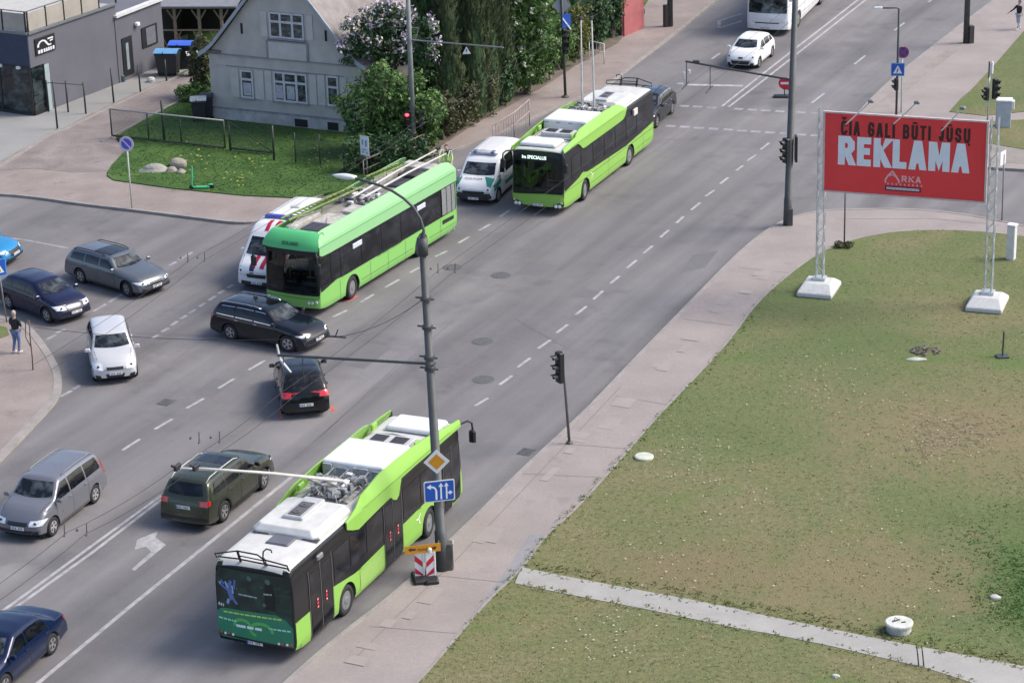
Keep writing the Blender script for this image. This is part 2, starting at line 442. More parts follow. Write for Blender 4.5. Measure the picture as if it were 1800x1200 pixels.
def plate(sh, parent, kind, y, z, w=.52, h=.11):
    pos = sh.proj(kind, y, z, .018)
    if pos is None: return
    sg = 1 if kind == 'front' else -1
    mb = MB(); mb.box((pos.x, y, z), (.012, w, h)); o = mb.build('number_plate', PLATE, parent)
    cb = MB(); x = pos.x + sg*.0075
    cb.box((x, y+sg*(-w/2+.02)*-1*-1, z), (.003, .035, h*.92), m=1)
    rr = random.Random(int(y*100+z*1000)+PLATE_N[0]); PLATE_N[0] += 1
    for k in range(7):
        if k == 3: continue
        yy = y - w*.36 + w*.78*(k+.5)/7
        cb.box((x, yy, z), (.003, .028, h*.6)); 
    cb.build('plate_characters', [PLATEC, mat('plate_blue', (.02, .05, .35), .5)], o)

def mirror(parent, x, y, z, side, body, w=.17, h=.13):
    mb = MB(); mb.bbox((x, y+side*.12, z), (.09, w+.03, h), .03); mb.tube([(x+.02, y-side*.02, z-.05), (x+.01, y+side*.06, z-.02)], .025, 6)
    o = mb.build('wing_mirror', body, parent)
    g = MB(); g.box((x-.048, y+side*.12, z), (.006, w-.03, h-.05)); g.build('mirror_glass', GLASSF, o)

def make_car(name, label, loc, rz, L, W, H, top, belt, body, axles, group='cars at the junction', cat='car', side_gl=(), ws=None, rear_gl=None,
             rw=.32, inset=.17, rails=False, steer=0, head=None, tail=None, grille=None, lower=None, platef=.42, plater=.8, sunroof=False,
             plastic=False, chrome_line=False, fogs=True, nose=.14, taper=.11, tail_t=.05, tailb=.08, rim=RIM, arch=None, handles=True, spokes=5, z0=.2, roof_mat=None, crown=.03, mz=None, gl=None):
    gl = gl or GLASS
    t = thing(name, label, cat, (loc[0], loc[1], 0), rz, group)
    sh = Shell(L, W, H, top, belt, z0=z0, axles=axles, rw=rw, arch=arch or rw+.065, inset=inset, nose=nose, taper=taper, tail_taper=tail_t, tail=tailb, crown=crown)
    hl = L/2; hw = W/2
    mb = MB(); mb.add(sh.vs, sh.fs)
    # seams of doors, bonnet and boot live in the body mesh
    B = lambda x: interp(belt, x)
    zt = lambda x: sm(top, x)
    doors = [g[0]-.02 for g in side_gl] + [side_gl[-1][1]+.02]
    for sd in ('left', 'right'):
        for x in doors[:3]:
            sh.line(mb, sd, [(x, .32), (x, B(x))], .014, .003, 1)
        sh.line(mb, sd, [(doors[0], .3), (doors[min(2, len(doors)-1)], .3)], .014, .003, 1)
    cx = ws[0]
    sh.line(mb, 'front', [(-hw*.78, B(hl-.1)-.02), (hw*.78, B(hl-.1)-.02)], .014, .003, 1)
    for sgn in (-1, 1): sh.line(mb, 'top', [(cx+.02, sgn*(hw-.15)), (hl-.35, sgn*(hw-.22))], .014, .003, 1)
    sh.line(mb, 'back', [(-hw*.72, .62), (hw*.72, .62)], .014, .003, 1)
    b = mb.build('body', [body, BLACK], t, True)
    # underbody and wheel wells
    ub = MB(); ub.box((0, 0, .36), (L-.5, W-.5, .3))
    for ax in axles:
        for sgn in (-1, 1): ub.box((ax, sgn*(hw-.27), rw+.1), (rw*2+.12, .2, rw*2+.1))
    ub.build('underbody', BLACK, t)
    # glass
    x0, x1, zlo, zhi, wlo, whi = ws
    def rows(kind, a, name):
        zl, zh, wl, wh = a; ps = MB(); n = 8
        lo = [(lerp(-wl, wl, i/8), zl+.03*abs(lerp(-1, 1, i/8))**2) for i in range(9)]
        hi = [(lerp(-wh, wh, i/8), zh) for i in range(9)]
        sh.patch(ps, kind, lo, hi, .008, 16, 10); return ps.build(name, GLASSF if kind == 'front' else gl, t, True)
    w = rows('front', (zlo, zhi, wlo, whi), 'windscreen')
    wp = MB()
    for sgn, (ya, yb) in ((1, (.05, .55)), (-1, (-.5, .0))):
        a = sh.proj('front', ya-.1, zlo+.03, .02); c = sh.proj('front', yb, zlo+.05, .02)
        if a is not None and c is not None: wp.tube([a, c], .008, 5)
    if wp.v: wp.build('wiper', BLACK, t)
    if rear_gl: rows('back', rear_gl, 'rear_window')
    for (xa, xb, sa, sb) in side_gl:
        # xa > xb: front edge to rear edge; sa/sb slant of front/rear edges at the top
        n = 12; lo = []; hi = []
        for i in range(n+1):
            u = i/n; x = lerp(xa, xb, u); sl = lerp(sa, sb, u); xt = x+sl
            zl = B(x)+.035; zh = max(zl+.01, zt(xt)-.115)
            lo.append((x, zl)); hi.append((xt, zh))
        for sd in ('left', 'right'):
            mbx = MB(); sh.patch(mbx, sd, lo, hi, .007, 12, 6); mbx.build('side_window', gl, t, True)
            if chrome_line:
                cl = MB(); sh.line(cl, sd, [(p[0], p[1]-.02) for p in (lo[0], lo[-1])], .025, .01); sh.line(cl, sd, [(p[0], p[1]+.012) for p in hi], .02, .01); cl.build('chrome_trim', CHROME, t)
    # lamps
    for sgn in (-1, 1):
        if head:
            y0, y1, z0h, z1h = head
            lo = [(sgn*y0, z0h+.02), (sgn*y1, z0h+.04)]; hi = [(sgn*(y0+.03), z1h-.03), (sgn*y1, z1h)]
            q = MB(); sh.patch(q, 'front', lo, hi, .012, 8, 4)
            sd = 'left' if sgn > 0 else 'right'
            sh.patch(q, sd, [(hl-.52, z1h-.02), (hl-.2, z0h+.05)], [(hl-.42, z1h), (hl-.2, z1h)], .010, 5, 3)
            h = q.build('headlight', LAMPW, t, True)
            q = MB(); p = sh.proj('front', sgn*(y0+y1)/2, (z0h+z1h)/2, .012)
            if p is not None: q.lathe([(.055, 0), (.05, .015), (.01, .02)], 10, T=Matrix.Translation(p) @ Matrix.Rotation(pi/2, 4, 'Y')); q.build('lamp_reflector', BLACK, h)
        if tail:
            y0, y1, z0t, z1t = tail
            q = MB(); sh.patch(q, 'back', [(sgn*y0, z0t+.02), (sgn*y1, z0t)], [(sgn*(y0+.02), z1t-.02), (sgn*y1, z1t)], .012, 6, 4)
            sd = 'left' if sgn > 0 else 'right'
            sh.patch(q, sd, [(-hl+.1, z0t), (-hl+.24, z0t+.05)], [(-hl+.12, z1t), (-hl+.28, z1t)], .01, 4, 3)
            q.build('tail_light', LAMPR, t, True)
        mirror(t, x0-.10 if mz is None else mz[0], sgn*(hw-.04), (B(x0)+.12) if mz is None else mz[1], sgn, body)
        for ax, st in ((axles[0], steer), (axles[1], 0)):
            wheel(t, ax, sgn*(hw-.11), rw, .2, sgn, st, rim, spokes)
        if fogs:
            q = MB(); sh.patch(q, 'front', [(sgn*.52, .3), (sgn*.74, .3)], [(sgn*.55, .4), (sgn*.74, .42)], .01, 3, 2); q.build('fog_lamp_recess', BLACK, t, True)
    if handles:
        for sd, sgn in (('left', 1), ('right', -1)):
            for x in doors[1:3]:
                p = sh.proj(sd, x+.16, B(x)-.1, .02)
                if p is not None: q = MB(); q.bbox(p, (.17, .03, .035), .01); q.build('door_handle', body if not chrome_line else CHROME, t)
    if grille: sh.part('grille', t, BLACK, 'front', [(-grille[0], grille[1]), (grille[0], grille[1])], [(-grille[0]*1.08, grille[2]), (grille[0]*1.08, grille[2])], .010)
    if lower: sh.part('air_intake', t, BLACK, 'front', [(-lower[0]*.85, lower[1]), (lower[0]*.85, lower[1])], [(-lower[0], lower[2]), (lower[0], lower[2])], .010)
    if platef: plate(sh, t, 'front', 0, platef)
    if plater: plate(sh, t, 'back', 0, plater)
    if sunroof: sh.part('sunroof', t, GLASS, 'top', [(sunroof[0], -hw+inset+.22), (sunroof[0], hw-inset-.22)], [(sunroof[1], -hw+inset+.2), (sunroof[1], hw-inset-.2)], .006)
    if rails:
        for sgn in (-1, 1):
            xs = [rails[0]+(rails[1]-rails[0])*i/8 for i in range(9)]
            pts = []
            for i, x in enumerate(xs):
                p = sh.proj('top', x, sgn*(hw-inset-.12), .0)
                pts.append((x, p.y, p.z+(.065 if 0 < i < 8 else .0)))
            q = MB(); q.tube(pts, .02, 6); q.build('roof_rail', rails[2] if len(rails) > 2 else BLACK, t, True)
    if plastic:
        q = MB()
        for sd in ('left', 'right'):
            sh.patch(q, sd, [(axles[0]-rw-.1, .22), (axles[1]+rw+.1, .22)], [(axles[0]-rw-.1, .36), (axles[1]+rw+.1, .36)], .009, None, 2)
            for ax in axles:
                for k in range(12):
                    a0, a1 = pi*k/12, pi*(k+1)/12; r0, r1 = rw+.07, rw+.14
                    sh.patch(q, sd, [(ax+r0*cos(a0), rw+r0*sin(a0)), (ax+r0*cos(a1), rw+r0*sin(a1))], [(ax+r1*cos(a0), rw+r1*sin(a0)), (ax+r1*cos(a1), rw+r1*sin(a1))], .009, 1, 1)
        sh.patch(q, 'back', [(-hw*.9, .28), (hw*.9, .28)], [(-hw*.92, .5), (hw*.92, .5)], .01, 12, 2)
        sh.patch(q, 'front', [(-hw*.9, .28), (hw*.9, .28)], [(-hw*.92, .42), (hw*.92, .42)], .009, 12, 2)
        q.build('wheel_arch_cladding', BLACK, t, True)
    return t, sh
# ------------------------------------------------------------------ cars
def prof(L, H, hood, cowl, rf, rr, rb, deck=None, nose_z=.72, cowl_z=None, tail_z=.62, rearz=None, apex=None):
    "centre line: rear bumper -> (deck) -> rear glass -> roof -> windscreen -> bonnet -> nose"
    hl = L/2; cz = cowl_z or hood+.14; rearz = rearz or hood+.2
    p = [(-hl, tail_z-.1), (-hl+.03, tail_z+.1)]
    if deck: p += [(-hl+.08, deck-.08), (-hl+.16, deck), (rb, deck+.04)]
    else: p += [(-hl+.07, rearz-.04), (rb, rearz+.02)]
    ap = apex if apex is not None else lerp(rf, rr, .45)
    p += [(rr-.10, H-.16), (rr, H-.085), (rr+.25, H-.045), (ap, H-.02), (rf+.05, H-.045), (rf+.02+.12, H-.085), (cowl-.12, cz+.05), (cowl, cz), (lerp(cowl, hl, .45), lerp(cz, hood, .6)), (hl-.35, hood-.03), (hl-.14, nose_z), (hl-.04, nose_z-.13), (hl, nose_z-.22)]
    return p
def beltp(L, bf, br, hood, cowl):
    hl = L/2
    return [(-hl, .5), (-hl+.06, br-.12), (-hl+.25, br), (0, lerp(bf, br, .5)), (cowl, bf), (hl-.4, hood-.1), (hl-.14, hood-.24), (hl, .38)]
CARS = {}
def car(key, pos, h, **k): CARS[key] = make_car(name=k.pop('kind_name'), loc=pos, rz=h, **k); return CARS[key]

# grey estate at the left
L, H = 4.85, 1.47
car('grey_estate', (-16.43, 99.01), -.708, kind_name='estate_car', label='grey estate car with a dark glass roof turning out of the side street', L=L, W=1.85, H=H,
    top=prof(L, H, .86, .95, .3, -1.95, -2.28, rearz=1.02), belt=beltp(L, .93, 1.0, .86, .95), body=paint('grey_blue_paint', (.135, .15, .165), .25, .45), axles=(1.55, -1.34),
    side_gl=[(.85, -.1, -.5, 0), (-.17, -1.02, 0, 0), (-1.09, -1.95, 0, .12)], ws=(.95, .3, 1.03, 1.38, .68, .55), rear_gl=(1.06, 1.36, .6, .5), rw=.33,
    head=(.5, .8, .55, .70), tail=(.6, .82, .72, .9), grille=(.3, .5, .64), lower=(.55, .26, .38), platef=.44, sunroof=(.25, -.75), rails=(.1, -1.9), steer=-.15, chrome_line=False)
# dark blue hatchback / saloon at the left edge
L, H = 4.35, 1.48
car('dark_blue_hatch', (-19.0, 95.9), -.77, kind_name='hatchback_car', label='dark blue hatchback with bright headlamps at the corner beside the pedestrian', L=L, W=1.76, H=H,
    top=prof(L, H, .90, 1.05, .25, -1.45, -2.0, rearz=1.0), belt=beltp(L, .92, .98, .90, 1.05), body=paint('dark_blue_paint', (.007, .010, .040), .2, .1, 1), axles=(1.30, -1.30),
    side_gl=[(.95, -.05, -.55, 0), (-.12, -.95, 0, 0), (-1.02, -1.6, 0, .15)], ws=(1.05, .25, 1.06, 1.38, .64, .52), rear_gl=(1.04, 1.36, .6, .5), head=(.42, .8, .58, .78), tail=(.6, .82, .75, 1.0), grille=(.34, .5, .62), lower=(.5, .24, .36), platef=.46)
# bright blue car cut by the left edge
L, H = 4.35, 1.46
car('blue_car', (-23.3, 102.75), -.3, kind_name='hatchback_car', label='bright blue car with a black grille cut off by the left edge of the photo', L=L, W=1.8, H=H,
    top=prof(L, H, .88, 1.0, .2, -1.4, -1.95), belt=beltp(L, .90, .97, .88, 1.0), body=paint('bright_blue_paint', (.02, .22, .45), .25, .2), axles=(1.32, -1.28),
    side_gl=[(.9, -.05, -.5, 0), (-.12, -.95, 0, 0), (-1.02, -1.6, 0, .15)], ws=(1.0, .2, 1.03, 1.36, .66, .54), rear_gl=(1.02, 1.34, .6, .5), head=(.5, .83, .6, .74), tail=(.6, .82, .75, 1.0), grille=(.42, .46, .68), lower=(.55, .26, .4), platef=.5)
# silver white small MPV
L, H = 4.05, 1.62
car('silver_mpv', (-15.30, 89.22), -1.36, kind_name='compact_car', label='silver white compact car with a dark windscreen turning past the pavement corner', L=L, W=1.70, H=H,
    top=prof(L, H, .98, 1.12, .42, -1.5, -1.93, rearz=1.1, nose_z=.8), belt=beltp(L, 1.0, 1.06, .98, 1.12), body=paint('silver_white_paint', (.55, .55, .55), .3, .2), axles=(1.25, -1.38),
    side_gl=[(1.05, .15, -.5, 0), (.07, -.75, 0, 0), (-.83, -1.55, 0, .1)], ws=(1.12, .42, 1.16, 1.52, .66, .56), rear_gl=(1.15, 1.5, .58, .5), head=(.42, .8, .58, .84), tail=(.62, .8, .8, 1.2), grille=(.3, .60, .70), lower=(.36, .3, .44), platef=.46, steer=.12, rw=.3)
# black estate in the junction
L, H = 4.77, 1.50
car('black_estate', (-9.44, 91.76), -.573, kind_name='estate_car', label='black estate car with silver roof rails stopped across the nose of the light green trolleybus', L=L, W=1.83, H=H,
    top=prof(L, H, .90, 1.0, .3, -1.95, -2.25, rearz=1.02), belt=beltp(L, .94, 1.02, .90, 1.0), body=paint('black_blue_paint', (.006, .008, .014), .12, .0, 1), axles=(1.48, -1.31),
    side_gl=[(.9, -.1, -.5, 0), (-.17, -1.02, 0, 0), (-1.09, -1.95, 0, .2)], ws=(1.0, .3, 1.06, 1.40, .68, .55), rear_gl=(1.08, 1.38, .6, .5), rw=.34, head=(.5, .83, .6, .74), tail=(.6, .82, .8, .98), grille=(.48, .52, .66), lower=(.6, .26, .4), platef=.46,
    rails=(.1, -1.95, CHROME), sunroof=(.2, -1.0), chrome_line=True, steer=.2)
# black hatchback seen from behind
L, H = 4.25, 1.54
car('black_hatch', (-7.796, 85.344), 1.732, kind_name='hatchback_car', label='black hatchback seen from behind with red tail lamps in the middle of the junction', L=L, W=1.77, H=H,
    top=prof(L, H, .90, 1.0, .15, -1.35, -1.93, rearz=1.0), belt=beltp(L, .92, 1.0, .90, 1.0), body=paint('black_paint', (.006, .007, .008), .12, .0, 1), axles=(1.32, -1.27),
    side_gl=[(.9, -.1, -.5, 0), (-.17, -1.0, 0, 0), (-1.07, -1.5, 0, .15)], ws=(1.0, .15, 1.04, 1.44, .66, .54), rear_gl=(1.06, 1.41, .64, .54), head=(.5, .8, .6, .74), tail=(.50, .83, .80, 1.0), grille=(.4, .52, .62), lower=(.5, .26, .38), plater=.56, sunroof=(-.0, -.7))
# silver grey MPV bottom left
L, H = 4.40, 1.66
car('grey_mpv', (-15.32, 75.43), -1.94, kind_name='minivan', label='silver grey minivan with bright alloy wheels driving toward the camera at the lower left', L=L, W=1.80, H=H,
    top=prof(L, H, .98, 1.2, .5, -1.8, -2.08, rearz=1.1, nose_z=.78), belt=beltp(L, 1.0, 1.05, .98, 1.2), body=paint('silver_grey_paint', (.20, .205, .225), .25, .4), axles=(1.42, -1.30),
    side_gl=[(1.15, .2, -.55, 0), (.12, -.8, 0, 0), (-.88, -1.78, 0, .1)], ws=(1.2, .5, 1.15, 1.54, .70, .58), rear_gl=(1.15, 1.5, .62, .54), head=(.42, .83, .55, .76), tail=(.66, .84, .8, 1.3), grille=(.34, .56, .68), lower=(.55, .26, .42), platef=.48, rails=(.3, -1.8, GREYM), rw=.32, rim=mat('bright_alloy', (.62, .62, .63), .3, metal=.6))
# green SUV estate
L, H = 4.87, 1.67
car('green_suv', (-9.86, 76.12), 1.172, kind_name='crossover_car', label='dark green crossover estate with black wheel arch cladding beside the nearest trolleybus', L=L, W=1.87, H=H,
    top=prof(L, H, 1.02, .95, .25, -1.95, -2.25, rearz=1.12, nose_z=.86), belt=beltp(L, 1.06, 1.12, 1.02, .95), body=paint('olive_green_paint', (.060, .068, .045), .22, .55, 1), axles=(1.45, -1.34),
    side_gl=[(.85, -.1, -.5, 0), (-.17, -1.0, 0, 0), (-1.07, -1.9, 0, .2)], ws=(.95, .25, 1.18, 1.57, .70, .57), rear_gl=(1.18, 1.54, .64, .54), rw=.36, head=(.55, .85, .75, .88), tail=(.58, .85, .88, 1.06), grille=(.45, .6, .76), lower=(.6, .32, .46), plater=.82,
    rails=(.15, -1.95, mat('grey_rail', (.48, .48, .45), .4)), sunroof=(.05, -.6), plastic=True, steer=.1)
# white hatchback far
L, H = 4.05, 1.47
car('white_hatch', (13.59, 134.15), -1.957, kind_name='hatchback_car', label='white hatchback with a black smiling grille driving ahead of the white coach', L=L, W=1.75, H=H,
    top=prof(L, H, .90, 1.1, .25, -1.3, -1.85, rearz=1.0), belt=beltp(L, .92, .98, .90, 1.1), body=WHITEC, axles=(1.18, -1.36),
    side_gl=[(1.0, .0, -.6, 0), (-.08, -.9, 0, 0), (-.98, -1.45, 0, .12)], ws=(1.1, .25, 1.05, 1.36, .64, .52), rear_gl=(1.04, 1.32, .58, .5), head=(.52, .8, .6, .8), tail=(.6, .8, .8, 1.05), grille=(.12, .62, .70), lower=(.55, .32, .52), platef=0, rw=.3)
# dark car behind the second trolleybus
L, H = 4.45, 1.50
car('dark_car', (7.26, 122.68), -1.93, kind_name='hatchback_car', label='dark grey car close behind the second trolleybus, mostly hidden by it', L=L, W=1.8, H=H,
    top=prof(L, H, .9, 1.0, .2, -1.5, -2.05, rearz=1.02), belt=beltp(L, .93, 1.0, .9, 1.0), body=paint('blue_grey_dark_paint', (.012, .016, .022), .2, .2), axles=(1.35, -1.3),
    side_gl=[(.9, -.1, -.5, 0), (-.17, -1.02, 0, 0), (-1.09, -1.65, 0, .15)], ws=(1.0, .2, 1.05, 1.38, .66, .54), rear_gl=(1.06, 1.36, .6, .5), head=(.5, .8, .6, .74), tail=(.6, .82, .8, .98), grille=(.4, .52, .62), lower=(.5, .26, .38), chrome_line=True)
# navy saloon at the bottom left corner
_r, _f = at(91, 1148), at(4, 1224); NAVH = atan2(_f.y-_r.y, _f.x-_r.x); _d = Vector((cos(NAVH), sin(NAVH), 0)); _p = _r + _d*1.25 + Vector((sin(NAVH), -cos(NAVH), 0))*.8; NAVP = (_p.x, _p.y)
L, H = 4.5, 1.45
car('navy_saloon', NAVP, NAVH, kind_name='saloon_car', label='navy blue saloon cut off by the bottom left corner of the photo', L=L, W=1.76, H=H,
    top=prof(L, H, .88, 1.1, .35, -.95, -1.55, deck=.98), belt=beltp(L, .90, .94, .88, 1.1), body=paint('navy_paint', (.005, .013, .045), .18, .1, 1), axles=(1.38, -1.25),
    side_gl=[(1.0, .05, -.6, 0), (-.02, -1.15, 0, .3)], ws=(1.1, .35, 1.03, 1.34, .64, .5), rear_gl=(1.06, 1.3, .56, .46), head=(.5, .8, .58, .72), tail=(.58, .82, .72, .88), grille=(.36, .5, .6), lower=(.5, .26, .36))

# ------------------------------------------------------------------ vans
def van(name, label, cat, pos, h, L, W, H, top, belt, axles, ws, side_gl, body, rw=.34, grille=None, head=None, platef=.5, mz=None, group='emergency vans'):
    return make_car(name, label, pos, h, L, W, H, top, belt, body, axles, group=group, cat=cat, side_gl=side_gl, ws=ws, rw=rw, inset=.07, head=head, tail=(W/2-.16, W/2-.03, .9, 1.4), grille=grille, lower=(W*.36, .3, .46), platef=platef, nose=.2, taper=.10, tail_t=.01, tailb=.03, handles=True, spokes=8, crown=.05, mz=mz)
L, H = 5.7, 2.5
am, sh = van('ambulance_van', 'white high roof ambulance van with dark red stripes and a blue roof light bar', 'ambulance', (-9.396, 100.034), -1.962, L, 2.05, H,
    [(-L/2, 2.2), (-L/2+.05, 2.38), (-L/2+.25, 2.46), (.3, 2.47), (1.0, 2.38), (1.35, 2.15), (2.05, 1.38), (2.15, 1.28), (2.62, 1.08), (2.78, .95), (2.85, .8)],
    [(-L/2, 1.2), (1.6, 1.18), (2.1, 1.10), (2.6, .92), (2.85, .6)], (1.9, -1.75), (2.05, 1.35, 1.36, 1.98, .82, .76), [(1.75, .95, -.25, 0), (.5, -.6, 0, 0)], WHITEC, head=(.55, .92, .72, 1.02), grille=(.42, .62, .78), platef=.42, mz=(1.75, 1.45))
RED = mat('stripe_dark_red', (.42, .012, .05), .4)
for a, b in ((-.26, -.08), (.12, .32)):
    sh.part('stripe', am, RED, 'top', [(1.35, a), (.72, a)], [(1.35, b), (.72, b)], .012, 2)
    sh.part('stripe', am, RED, 'top', [(2.75, a), (2.12, a)], [(2.75, b), (2.12, b)], .012, 2)
sh.part('stripe', am, mat('stripe_navy', (.03, .02, .08), .4), 'front', [(-.30, .8), (-.1, .8)], [(-.36, 1.16), (-.12, 1.16)], .014, 3)
q = MB(); q.bbox((.42, 0, 2.56), (.28, 1.35, .13), .05); lb = q.build('light_bar', mat('blue_lamp_plastic', (.05, .07, .42), .25, coat=1), am, True)
q = MB(); q.bbox((.42, 0, 2.5), (.2, 1.1, .06), .01); q.build('light_bar_foot', GREYM, lb)
q = MB(); q.bbox((-1.2, 0, 2.545), (.5, .45, .08), .04); q.build('roof_vent', ROOFW, am); 
q = MB()
for s_ in (-1, 1): q.tube([(.1, s_*.62, 2.53), (-2.5, s_*.62, 2.52)], .012, 5)
q.build('roof_rib', mat('rib_grey', (.5, .5, .5), .5), am)

L, H = 4.95, 1.97
pv, sh = van('police_van', 'white and green police van parked between the two trolleybuses with its driver window open', 'police van', (-.813, 111.0), -1.892, L, 1.9, H,
    [(-L/2, 1.7), (-L/2+.05, 1.85), (-L/2+.2, 1.93), (.3, 1.95), (.75, 1.87), (1.0, 1.75), (1.6, 1.22), (1.7, 1.14), (2.2, .98), (2.38, .86), (L/2, .7)],
    [(-L/2, 1.1), (1.2, 1.06), (1.7, 1.0), (2.2, .86), (L/2, .55)], (1.58, -1.42), (1.6, 1.0, 1.22, 1.68, .76, .70), [(1.35, .55, -.3, 0), (.4, -.75, 0, 0), (-.9, -2.1, 0, 0)], WHITEC, head=(.5, .86, .66, .84), grille=(.5, .56, .7), platef=.36, rw=.33, mz=(1.3, 1.25))
TEAL = mat('police_green', (.01, .22, .15), .35)
sh.part('hood_stripe', pv, TEAL, 'top', [(2.28, .62), (1.72, .36)], [(2.25, .80), (1.75, .84)], .012, 5); sh.part('hood_stripe', pv, TEAL, 'top', [(2.2, -.84), (1.76, -.84)], [(2.2, -.74), (1.76, -.70)], .012, 3)
for sd in ('left', 'right'):
    sh.part('side_stripe', pv, TEAL, sd, [(2.1, .62), (1.5, .78), (1.15, .90)], [(2.1, .9), (1.5, 1.0), (1.15, 1.04)], .011, 3)
    sh.part('side_stripe', pv, TEAL, sd, [(.6, .55), (-2.2, .55)], [(.6, .75), (-2.2, .75)], .011, 3)
sh.part('front_bumper', pv, mat('bumper_dark', (.03, .03, .035), .5), 'front', [(-.84, .26), (.84, .26)], [(-.86, .6), (.86, .6)], .007, 5)
q = MB(); q.bbox((.62, 0, 2.03), (.3, 1.25, .12), .05); lb = q.build('light_bar', mat('light_bar_clear', (.55, .56, .6), .2, coat=1), pv, True)
q = MB()
for s_ in (-1, 1): q.bbox((.62, s_*.42, 2.05), (.32, .2, .1), .03)
q.build('blue_lamp', mat('blue_grey_lamp', (.12, .14, .22), .3), lb)
q = MB()
for s_ in (-1, 1): q.tube([(.2, s_*.5, 1.985), (-2.2, s_*.5, 1.97)], .012, 5)
q.bbox((.2, -.2, 2.0), (.12, .3, .05), .02)
q.build('roof_rib', mat('rib_grey', (.5, .5, .5), .5), pv)
pp = sh.proj('top', 2.0, 0, .02); pq = sh.proj('top', 1.85, 0, .02)
up = (pq-pp).normalized()
lt = text('POLICIJA', .19, mat('police_letter_black', (.02, .03, .03), .5), pv, frame_m(pp - Vector((0, .12, 0)) + Vector((0, 0, .012)), (0, 1, 0), up), .0, 1.15, extr=.001)

# ------------------------------------------------------------------ white coach
L, W, H = 12.0, 2.55, 3.6
ct = thing('coach', 'white touring coach with a big dark windscreen coming down the road behind the white hatchback', 'coach', (17.116, 145.649, 0), -1.913)
top = [(-6, 3.3), (-5.9, 3.5), (5.1, 3.55), (5.5, 3.4), (5.75, 2.9), (5.92, 1.3), (6, 1.0), (6, .9)]
sh = Shell(L, W, H, top, [(-6, 3.0), (5.0, 3.1), (5.6, 2.5), (6, .8)], z0=.3, inset=.06, axles=(3.4, -2.7), rw=.5, arch=.58, nose=.22, taper=.06, tail_taper=.02, step=.1, crown=.06)
q = MB(); q.add(sh.vs, sh.fs)
for sd in ('left', 'right'):
    for x in (-5, -3.8, -1.6, -.4, .8, 2.0): sh.line(q, sd, [(x, .35), (x, 1.2)], .02, .004, 1)
    sh.line(q, sd, [(-5.8, 1.2), (5.4, 1.2)], .02, .004, 1)
q.build('body', [WHITEC, BLACK], ct, True)
sh.part('windscreen', ct, GLASSF, 'front', [(-1.12, 1.32), (1.12, 1.32)], [(-1.08, 3.1), (1.08, 3.1)], .01, 10)
for sd in ('left', 'right'):
    for a, b in ((5.0, 3.4), (3.3, 1.7), (1.6, 0), (-.1, -1.7), (-1.8, -3.4), (-3.5, -5.4)):
        sh.part('side_window', ct, GLASSB, sd, [(a, 1.75), (b, 1.75)], [(a, 2.85), (b, 2.85)], .01, 3)
for s_ in (-1, 1):
    sh.part('headlight', ct, LAMPW, 'front', [(s_*.72, .62), (s_*1.16, .66)], [(s_*.72, .84), (s_*1.18, .9)], .012, 3)
    mbx = MB(); mbx.tube([(5.6, s_*1.2, 2.95), (6.15, s_*1.45, 2.9), (6.2, s_*1.45, 2.5)], .035, 6); mbx.bbox((6.2, s_*1.45, 2.35), (.14, .24, .45), .05); mbx.build('wing_mirror', WHITEC, ct)
    for ax in (3.4, -2.7): wheel(ct, ax, s_*1.12, .5, .3, s_, 0, GREYM, bus=True)
sh.part('grille', ct, BLACK, 'front', [(-.7, .74), (.7, .74)], [(-.7, .8), (.7, .8)], .012, 2)
plate(sh, ct, 'front', -.1, .48)
mbx = MB(); mbx.box((5.70, -.72, 1.6), (.02, .7, .2)); mbx.build('destination_card', mat('card_mint', (.5, .72, .68), .5), ct)
q = MB(); q.box((0, 0, .5), (11.2, 2.2, .5)); q.build('underbody', BLACK, ct)
q = MB(); q.bbox((1.0, 0, 3.68), (2.2, 1.5, .2), .06); q.build('roof_unit', ROOFW, ct)
# ------------------------------------------------------------------ trolleybuses
def clear_glass():
    m, nt, b = _new('clear_windscreen_glass'); L = nt.links.new
    tr = N(nt, 'ShaderNodeBsdfTransparent'); tr.inputs[0].default_value = (.55, .62, .6, 1)
    gl = N(nt, 'ShaderNodeBsdfGlossy'); gl.inputs['Roughness'].default_value = .03; gl.inputs['Color'].default_value = (.9, .95, .95, 1)
    fr = N(nt, 'ShaderNodeFresnel'); fr.inputs[0].default_value = 1.5
    mx = N(nt, 'ShaderNodeMixShader'); L(fr.outputs[0], mx.inputs[0]); L(tr.outputs[0], mx.inputs[1]); L(gl.outputs[0], mx.inputs[2])
    L(mx.outputs[0], nt.nodes['Material Output'].inputs[0]); return m
CLEAR = clear_glass()
DIRTY = mat('dusty_roof_deck', (.34, .32, .27), .85, col2=(.20, .19, .165), scale=3, detail=8)
DARKB = mat('bus_band_black', (.012, .012, .014), .35, coat=.15, var=.2, scale=1, spec=.3)
SEAT = mat('seat_fabric', (.12, .14, .12), .8); HAND = mat('yellow_handrail', (.6, .5, .1), .4)
INT = mat('bus_interior_grey', (.12, .12, .12), .8, var=.4, scale=2)
GREYBOX = mat('grey_equipment', (.30, .31, .31), .6, var=.3, scale=6)
FANM = mat('fan_grille', (.10, .10, .105), .6, var=.3, scale=20)
LRED = mat('sticker_red', (.6, .03, .04), .5)
BL, BW = 12.0, 2.55
def bus_shell(H, z0=.3, nose=.10, front=None, snapz=None):
    top = [(-6, H-.2), (-5.93, H-.05), (-5.85, H)] + [(5.7, H), (5.85, H-.08), (5.93, H-.35), (5.97, 1.2), (6, 1.0), (6, .95)]
    belt = [(-6, H-.35), (5.6, H-.2), (5.9, H-.6), (6, .8)]
    return Shell(BL, BW, H, top, belt, z0=z0, inset=.03, axles=(3.3, -2.62), rw=.48, arch=.57, nose=nose, taper=.02, tail_taper=.01, tail=.05, step=.06, crown=.03, blur=.05, ns=44, snapz=snapz)
